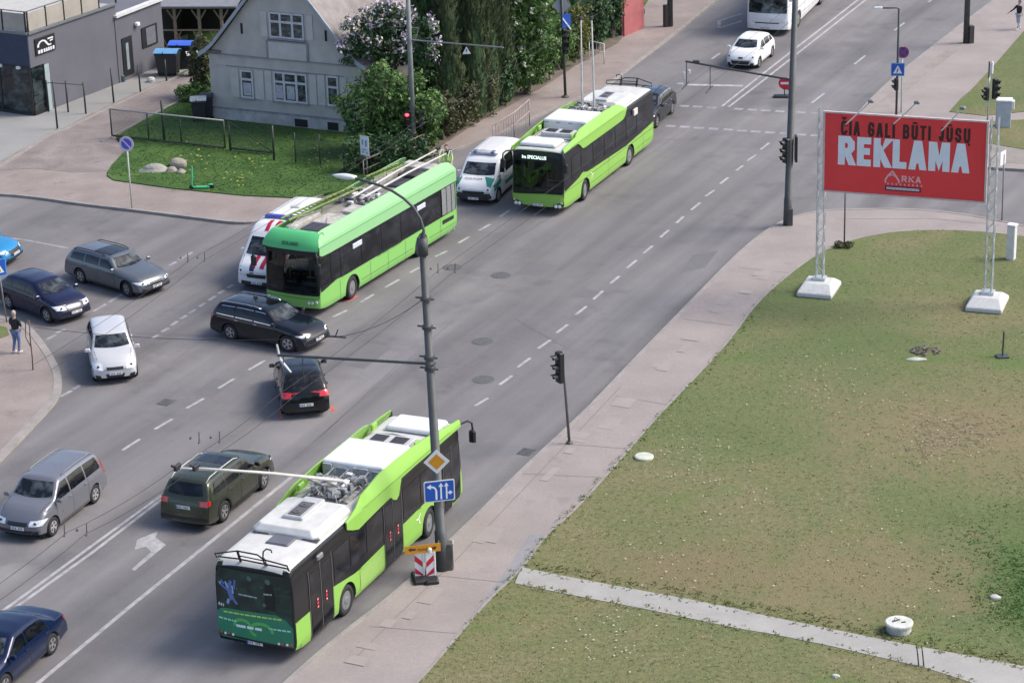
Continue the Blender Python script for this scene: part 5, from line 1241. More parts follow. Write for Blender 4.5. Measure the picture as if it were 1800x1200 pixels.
stone('rubble_stone', 1469, 1188, .12, .09, .07, mat('chalk_stone', (.5, .5, .45), .9), 'small white stone in the lawn at the bottom edge', 'stone', 10)
stone('rubble_stone', 1750, 1050, .2, .14, .08, CONC, 'small grey concrete piece in the greener grass at the right edge', 'stone', 12)
q = MB()
for k in range(60):
    a = rr.uniform(0, 6.3); r_ = rr.uniform(0, 1)**.5; q.box((cos(a)*r_*.55, sin(a)*r_*.5, .03+.05*(1-r_)), (rr.uniform(.05, .3), rr.uniform(.02, .08), .03), rz=rr.uniform(0, 3), rx=rr.uniform(-.3, .3))
p = at(1626, 617, .15); tag(q.build('scrap_heap', mat('heap_dark', (.13, .115, .09), .9, var=.5, scale=6), loc=p), 'low dark heap of twigs and scrap on the lawn', 'heap')
# ------------------------------------------------------------------ street furniture
RH = 1.12                                     # road heading
RD = Vector((cos(RH), sin(RH), 0)); RN = Vector((-sin(RH), cos(RH), 0))   # along / to the left
def vert_z(px, py, base):
    "height on the vertical through base that a photo point shows"
    p = onplane(px, py, base, Vector((0, 1, 0))); return p.z
def cyl(parent, name, pts, r, m_, n=10, smooth_=True):
    q = MB(); q.tube(pts, r, n); return q.build(name, m_, parent, smooth_)
SIGB = mat('sign_blue', (.015, .09, .42), .4, var=.08); SIGW = mat('sign_white', (.72, .72, .72), .4, var=.05); SIGR = mat('sign_red', (.55, .02, .04), .4); SIGO = mat('sign_orange', (.62, .27, .015), .45, var=.08); SIGBACK = mat('sign_back_grey', (.38, .39, .42), .5, metal=.2)
def facecam(p, extra=0):
    "rotation so that local -y faces the camera"
    d = CAMP - Vector(p); return atan2(d.y, d.x)+pi/2+extra
def signal_head(parent, c, rz, n=3, lit=None, s=1.0, visors=True):
    "three-lamp head; lamps look to local -y"
    h = .30*s; R_ = Matrix.Translation(c) @ Matrix.Rotation(rz, 4, 'Z')
    q = MB(); q.bbox((0, 0, 0), (.30*s, .18*s, h*n+.06), .03); q.v = [tuple(R_ @ Vector(v)) for v in q.v]; o = q.build('signal_housing', BLACK, parent)
    for k in range(n):
        z = h*(n-1)/2-h*k
        T = R_ @ Matrix.Translation((0, -.09*s, z)) @ Matrix.Rotation(pi/2, 4, 'X')
        q = MB(); q.lathe([(.10*s, 0), (.095*s, .01), (.06*s, .03), (.01, .035)], 14, T=T)
        m_ = {0: mat('lens_red_off', (.10, .02, .02), .2), 1: mat('lens_amber_off', (.12, .07, .02), .2), 2: mat('lens_green_off', (.02, .09, .05), .2)}[min(k, 2)]
        if lit == k: m_ = mat('lens_red_lit', (.6, .02, .03), .3, emit=(1, .04, .06), estr=3)
        q.build('lens', m_, o)
        q = MB(); vs = []; 
        for i in range(11):
            a = lerp(-.25*pi, 1.25*pi, i/10); L = .24*s*(.45+.55*max(0, sin(a)))
            for yy in (0, -L): vs.append(R_ @ Vector((.115*s*cos(a), -.09*s+yy, z+.115*s*sin(a))))
        q.add(vs, [(2*i, 2*i+1, 2*i+3, 2*i+2) for i in range(10)]); q.build('visor', BLACK, o, True)
    return o
def disc(parent, name, c, rz, r, m_, off=0, n=28, th=.012):
    T = Matrix.Translation(c) @ Matrix.Rotation(rz, 4, 'Z') @ Matrix.Rotation(pi/2, 4, 'X'); q = MB(); q.lathe([(r, off), (r, off+th)], n, T=T); return q.build(name, m_, parent)
def plat(parent, name, c, rz, pts, m_, off=0, th=.012):
    "flat plate in the local xz plane, facing local -y"
    R_ = Matrix.Translation(c) @ Matrix.Rotation(rz, 4, 'Z'); q = MB(); q.extr([R_ @ Vector((x, -off, z)) for x, z in pts], R_.to_3x3() @ Vector((0, -th, 0))); return q.build(name, m_, parent)
def rect(w, h): return [(-w/2, -h/2), (w/2, -h/2), (w/2, h/2), (-w/2, h/2)]
def rrect(w, h, r=.04):
    out = []
    for sx, sy, a0 in ((1, -1, -90), (1, 1, 0), (-1, 1, 90), (-1, -1, 180)):
        for k in range(4): a = radians(a0+30*k); out.append((sx*(w/2-r)+r*cos(a), sy*(h/2-r)+r*sin(a)))
    return out

# --- main lamp post in the foreground
B_ = at(778, 1000, .12)
P1 = thing('lamp_post', 'tall grey lamp post with a curved arm over the road, rising beside the nearest trolleybus', 'lamp post', B_)
zt = vert_z(742, 425, B_)
lean = onplane(742, 425, B_, Vector((0, 1, 0))) - B_; topx = lean.x; zt = lean.z
cyl(P1, 'pole', [(0, 0, 0), (topx*.08, 0, 1.3), (topx*.09, 0, 1.31), (topx, 0, zt)], [.20, .19, .155, .10], POLEM, 16)
q = MB(); q.bbox((.15, .05, .45), (.34, .32, .90), .03); q.box((.18, -.138, .5), (.28, .01, .6)); q.build('switch_box', mat('switch_box_brown', (.085, .075, .065), .7, var=.3), P1)
q = MB(); q.bbox((.34, .06, .48), (.05, .30, .86), .01); q.build('box_side', mat('box_side_pale', (.33, .30, .27), .7), P1)  # thin plate making the right face of the box paler
def arm_point(px, py, a): 
    w = B_ + Vector((topx, 0, 0)) + RN*a; d = RN.cross(Vector((0, 0, 1))); return onplane(px, py, B_+Vector((topx, 0, 0)), d)-B_
pts = [Vector((topx, 0, zt-.4)), Vector((topx, 0, zt))] + [arm_point(*p, 0) for p in ((745, 405), (739, 385), (727, 365), (710, 349), (690, 336), (668, 326), (645, 319), (625, 314))]
cyl(P1, 'arm', pts, [.12, .11]+[.042]*8, POLEM, 10)
zc_ = vert_z(742, 455, B_); cyl(P1, 'pole_collar', [(topx*zc_/zt, 0, zc_), (topx, 0, zt+.12)], [.165, .16], DKPOLE, 14)
lh = arm_point(606, 312, 0); d = (lh-pts[-1]); a_ = atan2(d.y, d.x); ln = max(.7, d.length*1.7)
T = Matrix.Translation(pts[-1]) @ Matrix.Rotation(a_, 4, 'Z'); q = MB()
vs = []; fs = []
for i in range(9):
    u = i/8; w_ = .13*sin(pi*min(1, u*.75+.22))+.02; h_ = .07*sin(pi*min(1, u*.8+.18))+.015
    for k in range(10): a = 2*pi*k/10; vs.append(T @ Vector((u*.78, w_*cos(a), h_*sin(a)+.03)))
fs = [(i*10+k, i*10+(k+1) % 10, i*10+10+(k+1) % 10, i*10+10+k) for i in range(8) for k in range(10)]+[tuple(range(9, -1, -1)), tuple(range(80, 90))]
q.add(vs, fs); q.build('lamp_head', mat('lamp_head_pale', (.62, .63, .62), .4), P1, True)
# bands
for (px, py) in ((745, 525), (750, 575), (753, 628), (747, 648)):
    q = MB(); p = onplane(px, py, B_, Vector((0, 1, 0)))-B_; q.lathe([(.16, -.05), (.17, -.05), (.17, .05), (.16, .05)], 14, T=Matrix.Translation((topx*p.z/zt, 0, p.z)))
    q.tube([(topx*p.z/zt-.3, .1, p.z+.02), (topx*p.z/zt+.25, -.05, p.z-.02)], .03, 6); q.build('clamp', DKPOLE, P1)
# bracket carrying the contact wires
zb = vert_z(748, 646, B_); bd = RN.cross(Vector((0, 0, 1))); pe = onplane(488, 624, B_, bd)-B_
q = MB(); q.tube([(topx*zb/zt, 0, zb), pe], .045, 8); q.tube([(topx*zb/zt, 0, zb+.0), (topx*zb/zt, 0, zb+.02)], .2, 8); brk = q.build('bracket_arm', DKPOLE, P1)
ins = MB()
for px, py, dz in ((487, 605, .0), (497, 650, 0)):
    pass
u_ = (pe-Vector((topx*zb/zt, 0, zb))).normalized()
ins.tube([pe+Vector((0, 0, .35)), pe+Vector((.05, 0, -.12)), pe+u_*-.45+Vector((0, 0, -.55))], [.03, .05, .03], 7); ins.build('insulator', mat('insulator_white', (.6, .6, .58), .4), brk)
q = MB(); q.tube([pe-u_*.9+Vector((0, 0, -.02)), pe-u_*.9+Vector((0, 0, -.9))], .015, 5); q.tube([pe-u_*.2+Vector((0, 0, -.02)), pe-u_*.2+Vector((0, 0, -.9))], .015, 5); q.build('hanger', WIREM, brk)
# signs on the post, turned to traffic coming up the road (toward the camera side)
zd = vert_z(766, 813, B_); xd = topx*zd/zt; fz = facecam(B_, 0)+.05
def onpost(z, side=0, fwd=.2): x_ = topx*z/zt; return Vector((x_+side, -fwd, z))
c = onpost(zd, .03); s_ = .40
plate_o = plat(P1, 'priority_sign', c, fz, [(0, -s_), (s_, 0), (0, s_), (-s_, 0)], SIGW); plat(plate_o, 'sign_face', c, fz, [(0, -.26), (.26, 0), (0, .26), (-.26, 0)], SIGO, .014, .004)
zs = vert_z(767, 864, B_); c = onpost(zs, .06); W_, H_ = .96, .70
bs = plat(P1, 'lane_sign', c, fz+.12, rrect(W_, H_, .05), SIGW)
plat(bs, 'sign_face', c, fz+.12, rrect(W_-.07, H_-.07, .04), SIGB, .014, .004)
def ribbon(pts, w):
    P = [Vector((x, 0, z)) for x, z in pts]; L_, R_ = [], []
    for i, p in enumerate(P):
        t_ = (P[min(i+1, len(P)-1)]-P[max(i-1, 0)]).normalized(); n_ = Vector((-t_.z, 0, t_.x))*w/2; L_.append(p+n_); R_.append(p-n_)
    return [(v.x, v.z) for v in L_]+[(v.x, v.z) for v in R_[::-1]]
AWM = mat('arrow_white', (.80, .82, .85), .5)
for shape in (ribbon([(-.10, -.28), (-.10, .02), (-.13, .10), (-.20, .15), (-.27, .16)], .06), [(-.26, .25), (-.40, .16), (-.26, .07)],
              ribbon([(.05, -.28), (.05, .16)], .05), [(-.03, .14), (.05, .27), (.13, .14)],
              ribbon([(.22, -.28), (.22, .16)], .05), [(.15, .14), (.22, .27), (.29, .14)], ribbon([(.22, -.08), (.33, -.08)], .05), [(.31, .0), (.41, -.08), (.31, -.16)]):
    q = MB(); R_ = Matrix.Translation(c) @ Matrix.Rotation(fz+.12, 4, 'Z'); P3 = [R_ @ Vector((x, -.0205, z)) for x, z in shape]; tri_fill(q, P3); q.build('lane_arrow', AWM, bs)
# yellow direction board on the post foot
zy = vert_z(743, 965, B_); c = onplane(743, 964, B_+Vector((0, -.75, 0)), Vector((0, 1, 0)))-B_; yw, yh = 1.12, .27; ry = fz+.12
yb = thing('direction_board', 'orange detour board with arrows fixed above the red and white barrier boards', 'direction sign', B_+c, ry)
plat(yb, 'board', (0, 0, 0), 0, rect(yw, yh), SIGO); q = MB()
q.add([Vector((x, -.016, z)) for x, z in ((-.46, .02), (-.36, .085), (-.36, .045), (-.22, .045), (-.22, -.025), (-.36, -.025), (-.36, -.06))], [tuple(range(7))]); q.build('arrow', mat('sign_black', (.06, .035, .02), .5), yb); q = MB()
q.add([Vector((x, -.016, z)) for x, z in ((.44, 0), (.36, .06), (.36, .03), (.26, .03), (.26, -.05), (.36, -.05), (.36, -.08))], [tuple(range(7))]); q.build('arrow', mat('sign_black', (.06, .035, .02), .5), yb)
text('Apylanka', .13, mat('board_letters', (.22, .11, .02), .5), yb, frame_m((0.02, -.016, -.045), (1, 0, 0), (0, 0, 1)), .002, .8)
cyl(yb, 'bracket', [(.35, .02, 0), (.50, .12, 0), (.60, .55, 0)], .02, GREYM, 6)
for k, (x, y) in enumerate(((737, 1018), (757, 1018))):
    b = at(x, y, .12); t = thing('barrier_board', ('left' if k == 0 else 'right')+' one of two red and white chevron boards at the lamp post foot', 'barrier board', b, fz+.1, 'chevron boards')
    q = MB(); q.bbox((0, 0, .07), (.42, .8, .13), .04); q.build('rubber_foot', BLACK, t)
    q = MB(); q.box((0, 0, .53), (.25, .03, .82)); pn = q.build('panel', SIGW, t)
    sg = 1 if k == 0 else -1
    for z in (.72, .30):
        q = MB(); P = [(-.12*sg, z+.12), (.12*sg, z-.12), (.12*sg, z-.30), (-.12*sg, z-.08)]; q.add([Vector((x_, -.018, max(.13, z_))) for x_, z_ in P], [(0, 1, 2, 3)]); q.build('stripe', SIGR, pn)
    q = MB(); q.bbox((.15, 0, .53), (.05, .05, .82), .01); q.build('frame_tube', WHITE, t); q = MB(); q.lathe([(.07, 0), (.08, .1), (.04, .15)], 10, T=Matrix.Translation((.0, 0, .94))); q.build('warning_lamp', mat('lamp_clear', (.7, .68, .6), .3), t)

# --- tall post at the right of the road with signal heads and the second bracket
B2 = at(1384, 395, .12); t = thing('tram_wire_post', 'tall dark grey post with a black signal head left of the billboard', 'post', B2)
tp = onplane(1398, 0, B2, Vector((0, 1, 0)))-B2; sc = 1.15
cyl(t, 'pole', [(0, 0, 0), (tp.x*.1, 0, 1.2), (tp.x*.1, 0, 1.21), (tp.x*sc, 0, tp.z*sc)], [.19, .18, .165, .12], POLEM, 16)
q = MB(); q.bbox((.10, -.05, .4), (.24, .3, .75), .02); q.build('switch_box', DKPOLE, t)
zs = vert_z(1383, 268, B2); signal_head(t, Vector((tp.x*zs/tp.z-.18, -.12, zs)), facecam(B2)-.9, s=1.15)
q = MB(); q.bbox((tp.x*zs/tp.z+.26, 0, zs+.05), (.10, .45, 1.15), .02); q.build('signal_backplate', BLACK, t)
zb = vert_z(1388, 146, B2); pe = onplane(1205, 108, B2, bd)-B2; x0 = tp.x*zb/tp.z
q = MB(); q.tube([(x0, 0, zb), pe], .045, 8); brk = q.build('bracket_arm', DKPOLE, t); u_ = (pe-Vector((x0, 0, zb))).normalized()
q = MB(); 
for d_ in (.05, 1.15):
    a = pe-u_*d_; q.tube([a, a+Vector((0, 0, -1.05))], .02, 6); q.tube([a+Vector((-.2, -.25, -1.15)), a+Vector((.12, .2, -.95))], .03, 6)
q.bbox(pe-u_*.5+Vector((0, 0, .08)), (.3, .12, .12), .03); q.build('hanger', DKPOLE, brk)
q = MB(); a = pe-u_*.05
for c_, z_ in (((-.12, 0, -.6), (.12, .1, .3)), ((.1, 0, -.45), (.12, .1, .18)), ((-.3, 0, -1.0), (.3, .1, .1))): q = MB(); q.bbox(a+Vector(c_), z_, .03); q.build('insulator', mat('insulator_white', (.6, .6, .58), .4), brk)

# --- post by the hedge with red light and cross arm
B3 = at(728, 275, .12); t = thing('tram_wire_post', 'slender tall grey post with a lit red signal in front of the lilac', 'post', B3)
tp = onplane(717, 0, B3, Vector((0, 1, 0)))-B3; sc = 1.25
cyl(t, 'pole', [(0, 0, 0), (tp.x*sc, 0, tp.z*sc)], [.14, .10], mat('post_pale_grey', (.20, .21, .20), .6, var=.2), 14)
zs = vert_z(716, 213, B3); signal_head(t, Vector((tp.x*zs/tp.z-.25, -.08, zs-.05)), facecam(B3)-.1, lit=0, s=1.0)
signal_head(t, Vector((tp.x*zs/tp.z+.32, .05, zs-.0)), facecam(B3)+1.9, s=1.0)
z5 = vert_z(741, 74, B3); pe = onplane(885, 84, B3, bd)-B3; x0 = tp.x*z5/tp.z
q = MB(); q.tube([(x0, 0, z5), pe], .035, 8); brk = q.build('bracket_arm', mat('post_pale_grey', (.20, .21, .20), .6), t)
q = MB(); q.tube([(x0+.3, 0, z5), (x0+.45, 0, z5+.55), (x0-.0, 0, z5+.6)], .02, 5); q.build('stay', GREYM, brk)
c = onplane(820, 89, B3, bd)-B3; plat(brk, 'warning_triangle', c, facecam(B3), [(-.2, -.17), (.2, -.17), (.0, .19)], SIGW); q = MB(); q.box((c.x, c.y-.02, c.z-.0), (.06, .01, .16)); q.build('triangle_mark', GREYM, brk)

# --- sign cluster with signal heads on the left pavement
B4 = at(994, 171, .10); t = thing('signal_post', 'dark signal post with a grey diamond sign back beside the flowering bush', 'traffic light', B4)
h4 = vert_z(984, 0, B4); cyl(t, 'pole', [(0, 0, 0), (-.12, 0, h4+.8)], .075, DKPOLE, 10); q = MB(); q.lathe([(.2, 0), (.2, .05), (.09, .12)], 12); q.build('base', DKPOLE, t)
z = vert_z(993, 70, B4); signal_head(t, Vector((.02, -.06, z)), facecam(B4)+.7, s=1.0); signal_head(t, Vector((.04, -.02, z-.55)), facecam(B4)+.4, n=2, s=.9)
z = vert_z(984, 14, B4); plat(t, 'priority_sign_back', Vector((-.12, .09, z)), facecam(B4), [(0, -.5), (.5, 0), (0, .5), (-.5, 0)], SIGBACK)
z = vert_z(998, 36, B4); bs = plat(t, 'blue_sign', Vector((.12, -.12, z-.1)), facecam(B4)+.5, rect(.5, .72), SIGB); plat(bs, 'sign_face', Vector((.14, -.14, z-.22)), facecam(B4)+.5, [(-.24, .34), (.24, -.3), (.24, -.42), (-.24, .22)], SIGW, .014, .004)

# --- other tall posts
for (px, py), lab, x2, box_ in (((1178, 46), 'dark tall post with a narrow box on the left pavement near the red panel', 1177, (-.22, .0)), ((1698, 76), 'dark tall post with a square box at its foot on the far right pavement', 1696, (.24, 0))):
    b = at(px, py, .12); t = thing('tram_wire_post', lab, 'post', b); cyl(t, 'pole', [(0, 0, 0), (0, 0, 11)], [.17, .12], DKPOLE, 14)
    q = MB(); q.bbox((box_[0], 0, .5), (.30, .35, 1.0 if px > 1600 else 1.5), .02, rz=.3); q.build('switch_box', mat('switch_box_dark', (.04, .035, .035), .7), t)
b = at(1128, 24, .12); t = thing('hedge_post', 'thin dark post standing beside the red gatepost at the top of the photo', 'post', b); cyl(t, 'pole', [(0, 0, 0), (0, 0, 3)], .1, DKPOLE, 10); q = MB(); q.bbox((0, 0, .15), (.35, .35, .3), .03); q.build('base', DKPOLE, t)

# --- far crossing lamp with blue pedestrian sign and signal
B5 = at(1575, 215, .12); t = thing('street_lamp', 'thin dark street lamp with a blue pedestrian crossing sign and signal head behind the billboard', 'street lamp', B5)
h5 = vert_z(1573, 20, B5); e = onplane(1538, 18, B5, Vector((0, 1, 0)))-B5
cyl(t, 'pole', [(0, 0, 0), (0, 0, h5)], .06, DKPOLE, 10); cyl(t, 'arm', [(0, 0, h5-.02), (-.12, 0, h5+.04), (e.x+.3, 0, h5+.05)], .035, DKPOLE, 8)
q = MB(); q.bbox((e.x+.15, 0, h5+.08), (.42, .16, .09), .03); q.build('lamp_head', mat('lamp_head_pale', (.62, .63, .62), .4), t)
z = vert_z(1573, 126, B5); c = Vector((0, -.08, z)); bs = plat(t, 'crossing_sign', c, facecam(B5), rect(.66, .66), mat('sign_light_blue', (.10, .30, .62), .4)); plat(bs, 'sign_face', c, facecam(B5), rect(.60, .56), SIGB, .013, .004)
plat(bs, 'sign_triangle', c, facecam(B5), [(-.22, -.2), (.22, -.2), (0, .22)], SIGW, .018, .004)
q = MB(); q.add([c+Vector((x, -.026, z_)) for x, z_ in ((-.07, -.16), (-.03, -.16), (.01, -.04), (.06, -.16), (.09, -.16), (.03, .02), (.0, .08), (-.03, .0))], [tuple(range(8))]); q.build('walker_symbol', mat('sign_ink', (.03, .04, .08), .5), bs)
z = vert_z(1571, 152, B5); signal_head(t, Vector((-.05, -.05, z)), facecam(B5)-1.2, n=2, s=.9)
B6 = at(1584, 198, .12); t = thing('traffic_sign', 'round purple blue no stopping sign on a pale post beside the thin street lamp', 'road sign', B6)
z = vert_z(1583, 96, B6); cyl(t, 'pole', [(0, 0, 0), (-.02, 0, z+.3)], .035, GALV, 8); c = Vector((0, -.06, z)); d_ = disc(t, 'sign_plate', c, facecam(B6), .30, mat('sign_faded_red', (.32, .05, .12), .5)); disc(d_, 'sign_face', c, facecam(B6), .235, mat('sign_purple_blue', (.05, .04, .22), .5), .013, th=.004)
for s_ in (-1, 1): plat(d_, 'sign_bar', c, facecam(B6), ribbon([(-.15, -.15*s_), (.15, .15*s_)], .06), mat('sign_faded_red', (.32, .05, .12), .5), .018, .004)
# no entry bollard in the middle of the road
B7 = at(1379, 171, 0); t = thing('bollard_sign', 'red no entry sign on a rubber foot standing on the road', 'traffic sign', B7, facecam(B7))
q = MB(); q.bbox((-.15, 0, .06), (.85, .45, .12), .05); q.build('rubber_foot', BLACK, t); cyl(t, 'pole', [(0, 0, .1), (0, 0, 1.0)], .03, GREYM, 8)
z = vert_z(1379, 148, B7); k_ = plat(t, 'keel_board', (0, 0, 0), 0, [(-.06, .35), (.06, .35), (.27, z-.05), (-.27, z-.05)], SIGW)
plat(k_, 'stripe', (0, 0, 0), 0, [(-.27, z-.05), (.27, z-.05), (.20, z-.35), (-.10, z-.15)], SIGR, .014, .004)
plat(k_, 'stripe', (0, 0, 0), 0, [(-.14, .8), (.10, .52), (.07, .40), (-.05, .40), (-.10, .58)], SIGR, .014, .004)
d_ = disc(t, 'sign_plate', (0, -.02, z+.05), 0, .32, SIGR); plat(d_, 'sign_bar', (0, -.02, z+.05), 0, rect(.42, .12), SIGW, .014, .004)

# --- signal on the right pavement
B8 = at(1001, 779, .12); t = thing('signal_post', 'black three lamp signal head on a thin post on the near right pavement', 'traffic light', B8)
tp = onplane(988, 617, B8, Vector((0, 1, 0)))-B8
cyl(t, 'pole', [(0, 0, 0), (tp.x*.95, 0, tp.z)], .05, mat('post_grey_brown', (.12, .11, .105), .5), 10); q = MB(); q.lathe([(.13, 0), (.12, .04), (.06, .1)], 12); q.build('base', DKPOLE, t)
z = vert_z(988, 650, B8); signal_head(t, Vector((tp.x*z/tp.z-.12, -.03, z)), facecam(B8)-1.05, s=1.15)

# --- signal at the right edge and grey cabinet
B9 = at(1735, 232, .12); t = thing('signal_post', 'dark signal heads on a thin pale post beside the grey cabinet at the right edge', 'traffic light', B9)
z = vert_z(1735, 160, B9); cyl(t, 'pole', [(0, 0, 0), (0, 0, z+1.1)], .045, GALV, 8); signal_head(t, Vector((.3, -.03, z)), facecam(B9)+1.0, s=1.05); signal_head(t, Vector((-.12, -.06, z-.25)), facecam(B9)-.9, n=2, s=.95)
q = MB(); q.bbox((-.02, 0, z+.95), (.06, .16, .8), .02); q.build('bracket', DKPOLE, t); q = MB(); q.bbox((.12, 0, z+1.05), (.12, .1, .6), .04); q.build('camera_tube', WHITE, t)
b = at(1763, 222, .15); t = thing('utility_cabinet', 'light grey utility cabinet with a white cap beside the dark signal heads', 'cabinet', b, -.2); q = MB(); q.bbox((0, 0, .66), (.74, .5, 1.32), .02); q.box((0, -.253, .68), (.66, .01, 1.15)); q.build('body', mat('cabinet_grey', (.42, .46, .50), .5, var=.12), t); q = MB(); q.bbox((.02, 0, 1.36), (.82, .6, .08), .03); q.build('lid', WHITE, t); q = MB(); q.bbox((.45, -.1, 1.15), (.14, .3, .4), .02); q.build('meter_box', WHITE, t)
b = at(1777, 455, .15); t = thing('utility_cabinet', 'narrow white electricity pillar on the lawn right of the billboard', 'cabinet', b, -.55); q = MB(); q.bbox((0, 0, .74), (.34, .30, 1.48), .02); q.box((0, -.153, .75), (.28, .008, 1.3)); q.build('body', mat('cabinet_white', (.62, .63, .62), .5, var=.1), t); q = MB(); q.bbox((0, 0, 1.5), (.40, .36, .06), .02); q.build('lid', WHITE, t)
b = at(1761, 388, .12); t = thing('traffic_sign', 'small white sign seen edge-on on a thin post just right of the billboard', 'road sign', b); z = vert_z(1757, 282, b); cyl(t, 'pole', [(0, 0, 0), (-.02, 0, z+.15)], .03, GREYM, 8); plat(t, 'sign_plate', Vector((-.08, -.05, z)), facecam(b)+1.1, rrect(.5, .62), SIGW)
b = at(1484, 432, .15); t = thing('lawn_post', 'thin grey post in a patch of tall grass under the left half of the billboard', 'post', b); cyl(t, 'pole', [(0, 0, 0), (0, 0, 3.0)], .035, mat('post_grey_brown', (.12, .11, .105), .5), 8); q = MB(); q.lathe([(.1, 0), (.06, .05)], 10); q.build('base', DKPOLE, t)
# --- no parking sign on the left
b = at(232, 366, .1); t = thing('traffic_sign', 'round blue no parking sign on a pale post in front of the boulders', 'road sign', b); z = vert_z(231, 256, b)
cyl(t, 'pole', [(0, 0, 0), (0, 0, z+.2)], .035, mat('sign_post_pale', (.5, .52, .46), .5), 8); c = Vector((0, -.05, z)); d_ = disc(t, 'sign_plate', c, facecam(b)-.45, .36, mat('sign_rim_faded', (.62, .52, .62), .5)); disc(d_, 'sign_face', c, facecam(b)-.45, .255, mat('sign_violet_blue', (.09, .10, .50), .5), .013, th=.004); plat(d_, 'sign_bar', c, facecam(b)-.45, ribbon([(-.18, .18), (.18, -.18)], .075), mat('sign_rim_faded', (.62, .52, .62), .5), .018, .004)
# --- crossing sign at the left edge
b = at(12, 566, .12); t = thing('traffic_sign', 'blue pedestrian crossing sign on a thin post at the left edge above the pedestrian', 'road sign', b); z = vert_z(6, 475, b)
cyl(t, 'pole', [(0, 0, 0), (-.12, 0, z+.1)], .03, GREYM, 8); c = Vector((-.12, -.05, z)); bs = plat(t, 'sign_plate', c, facecam(b)+.35, rect(.70, .72), mat('sign_light_blue', (.10, .30, .62), .4)); plat(bs, 'sign_face', c, facecam(b)+.35, rect(.62, .64), SIGB, .013, .004); plat(bs, 'sign_triangle', c, facecam(b)+.35, [(-.24, -.22), (.24, -.22), (0, .24)], mat('sign_pale_yellow', (.7, .72, .5), .5), .018, .004)
q = MB(); R_ = Matrix.Translation(c) @ Matrix.Rotation(facecam(b)+.35, 4, 'Z'); q.add([R_ @ Vector((x, -.024, z_)) for x, z_ in ((-.08, -.17), (-.04, -.17), (.01, -.05), (.06, -.17), (.10, -.17), (.03, .02), (.0, .1), (-.03, .0))], [tuple(range(8))]); q.build('walker_symbol', mat('sign_ink', (.03, .04, .08), .5), bs)
# --- rusty posts on the corner pavement
b = at(58, 650, .12); t = thing('guard_post', 'thin rusty metal hoop post near the kerb of the left corner pavement below the pedestrian', 'post', b); RU = mat('rusty_iron', (.13, .09, .07), .8, var=.4, scale=12)
cyl(t, 'pole', [(0, 0, 0), (.02, 0, .5), (.01, 0, 1.15), (.04, 0, 1.98)], .028, RU, 6); cyl(t, 'stay', [(.02, 0, .9), (-.16, .05, 1.3), (-.12, .05, 1.98), (.04, 0, 2.0)], .02, RU, 6)
# --- white notice on the verge
b = at(646, 312, .15); t = thing('notice_sign', 'white notice board with dark marks on a post left of the slender post', 'sign', b); z = vert_z(643, 261, b)
cyl(t, 'pole', [(0, 0, 0), (0, 0, z)], .04, GREYM, 8); bs = plat(t, 'board', Vector((-.06, -.06, z)), facecam(b)-.75, rect(.55, .95), mat('notice_white', (.62, .66, .70), .5)); q = MB(); R_ = Matrix.Translation((-.06, -.06, z)) @ Matrix.Rotation(facecam(b)-.75, 4, 'Z')
for x, z_, w_, h_ in ((-.12, .15, .1, .25), (.1, .12, .12, .3), (-.02, -.2, .22, .06), (-.1, -.32, .12, .08), (.14, -.33, .08, .1)): q.add([R_ @ Vector((x+a*w_/2, -.014, z_+c_*h_/2)) for a, c_ in ((-1, -1), (1, -1), (1, 1), (-1, 1))], [(0, 1, 2, 3)])
q.build('board_marks', mat('notice_grey_blue', (.20, .25, .33), .5), bs)
b = at(967, 142, .1); t = thing('pale_stake', 'short whitish stake at the foot of the white flowering bush', 'post', b); cyl(t, 'pole', [(0, 0, 0), (.02, 0, 1.15), (.12, 0, 1.75)], [.09, .07, .04], mat('stake_cream', (.55, .52, .40), .7), 8)

# --- pedestrian railings
def railing(pts, label, h=1.0, m_=None, mid=True, bars=0):
    m_ = m_ or mat('railing_rust_pale', (.33, .27, .26), .6, var=.3)
    P = [Vector(at(x, y, .12)) for x, y in pts]; t = thing('pedestrian_railing', label, 'railing', P[0]); P = [p-P[0] for p in P]
    for i, p in enumerate(P):
        cyl(t, 'post', [p, p+Vector((0, 0, h))], .03, m_, 7)
    cyl(t, 'top_rail', [p+Vector((0, 0, h)) for p in P], .032, m_, 7)
    if mid: cyl(t, 'middle_rail', [p+Vector((0, 0, h*.55)) for p in P], .022, m_, 6)
    if bars:
        q = MB()
        for a, c_ in zip(P, P[1:]):
            for k in range(1, bars): e_ = a.lerp(c_, k/bars); q.tube([e_+Vector((0, 0, .1)), e_+Vector((0, 0, h))], .01, 5)
        q.build('railing_bars', m_, t)
railing([(868, 268), (904, 245), (931, 221)], 'pale rusty railing on the pavement behind the police van', 1.35, bars=8)
railing([(1036, 106), (1062, 112)], 'low white railing at the hedge foot behind the raised trolley poles', 1.1, mat('railing_white', (.55, .55, .52), .6), bars=4)
railing([(640, 318), (700, 292), (752, 268)], 'low rusty railing along the pavement behind the older trolleybus', 1.0, mat('railing_brown', (.22, .16, .14), .7))

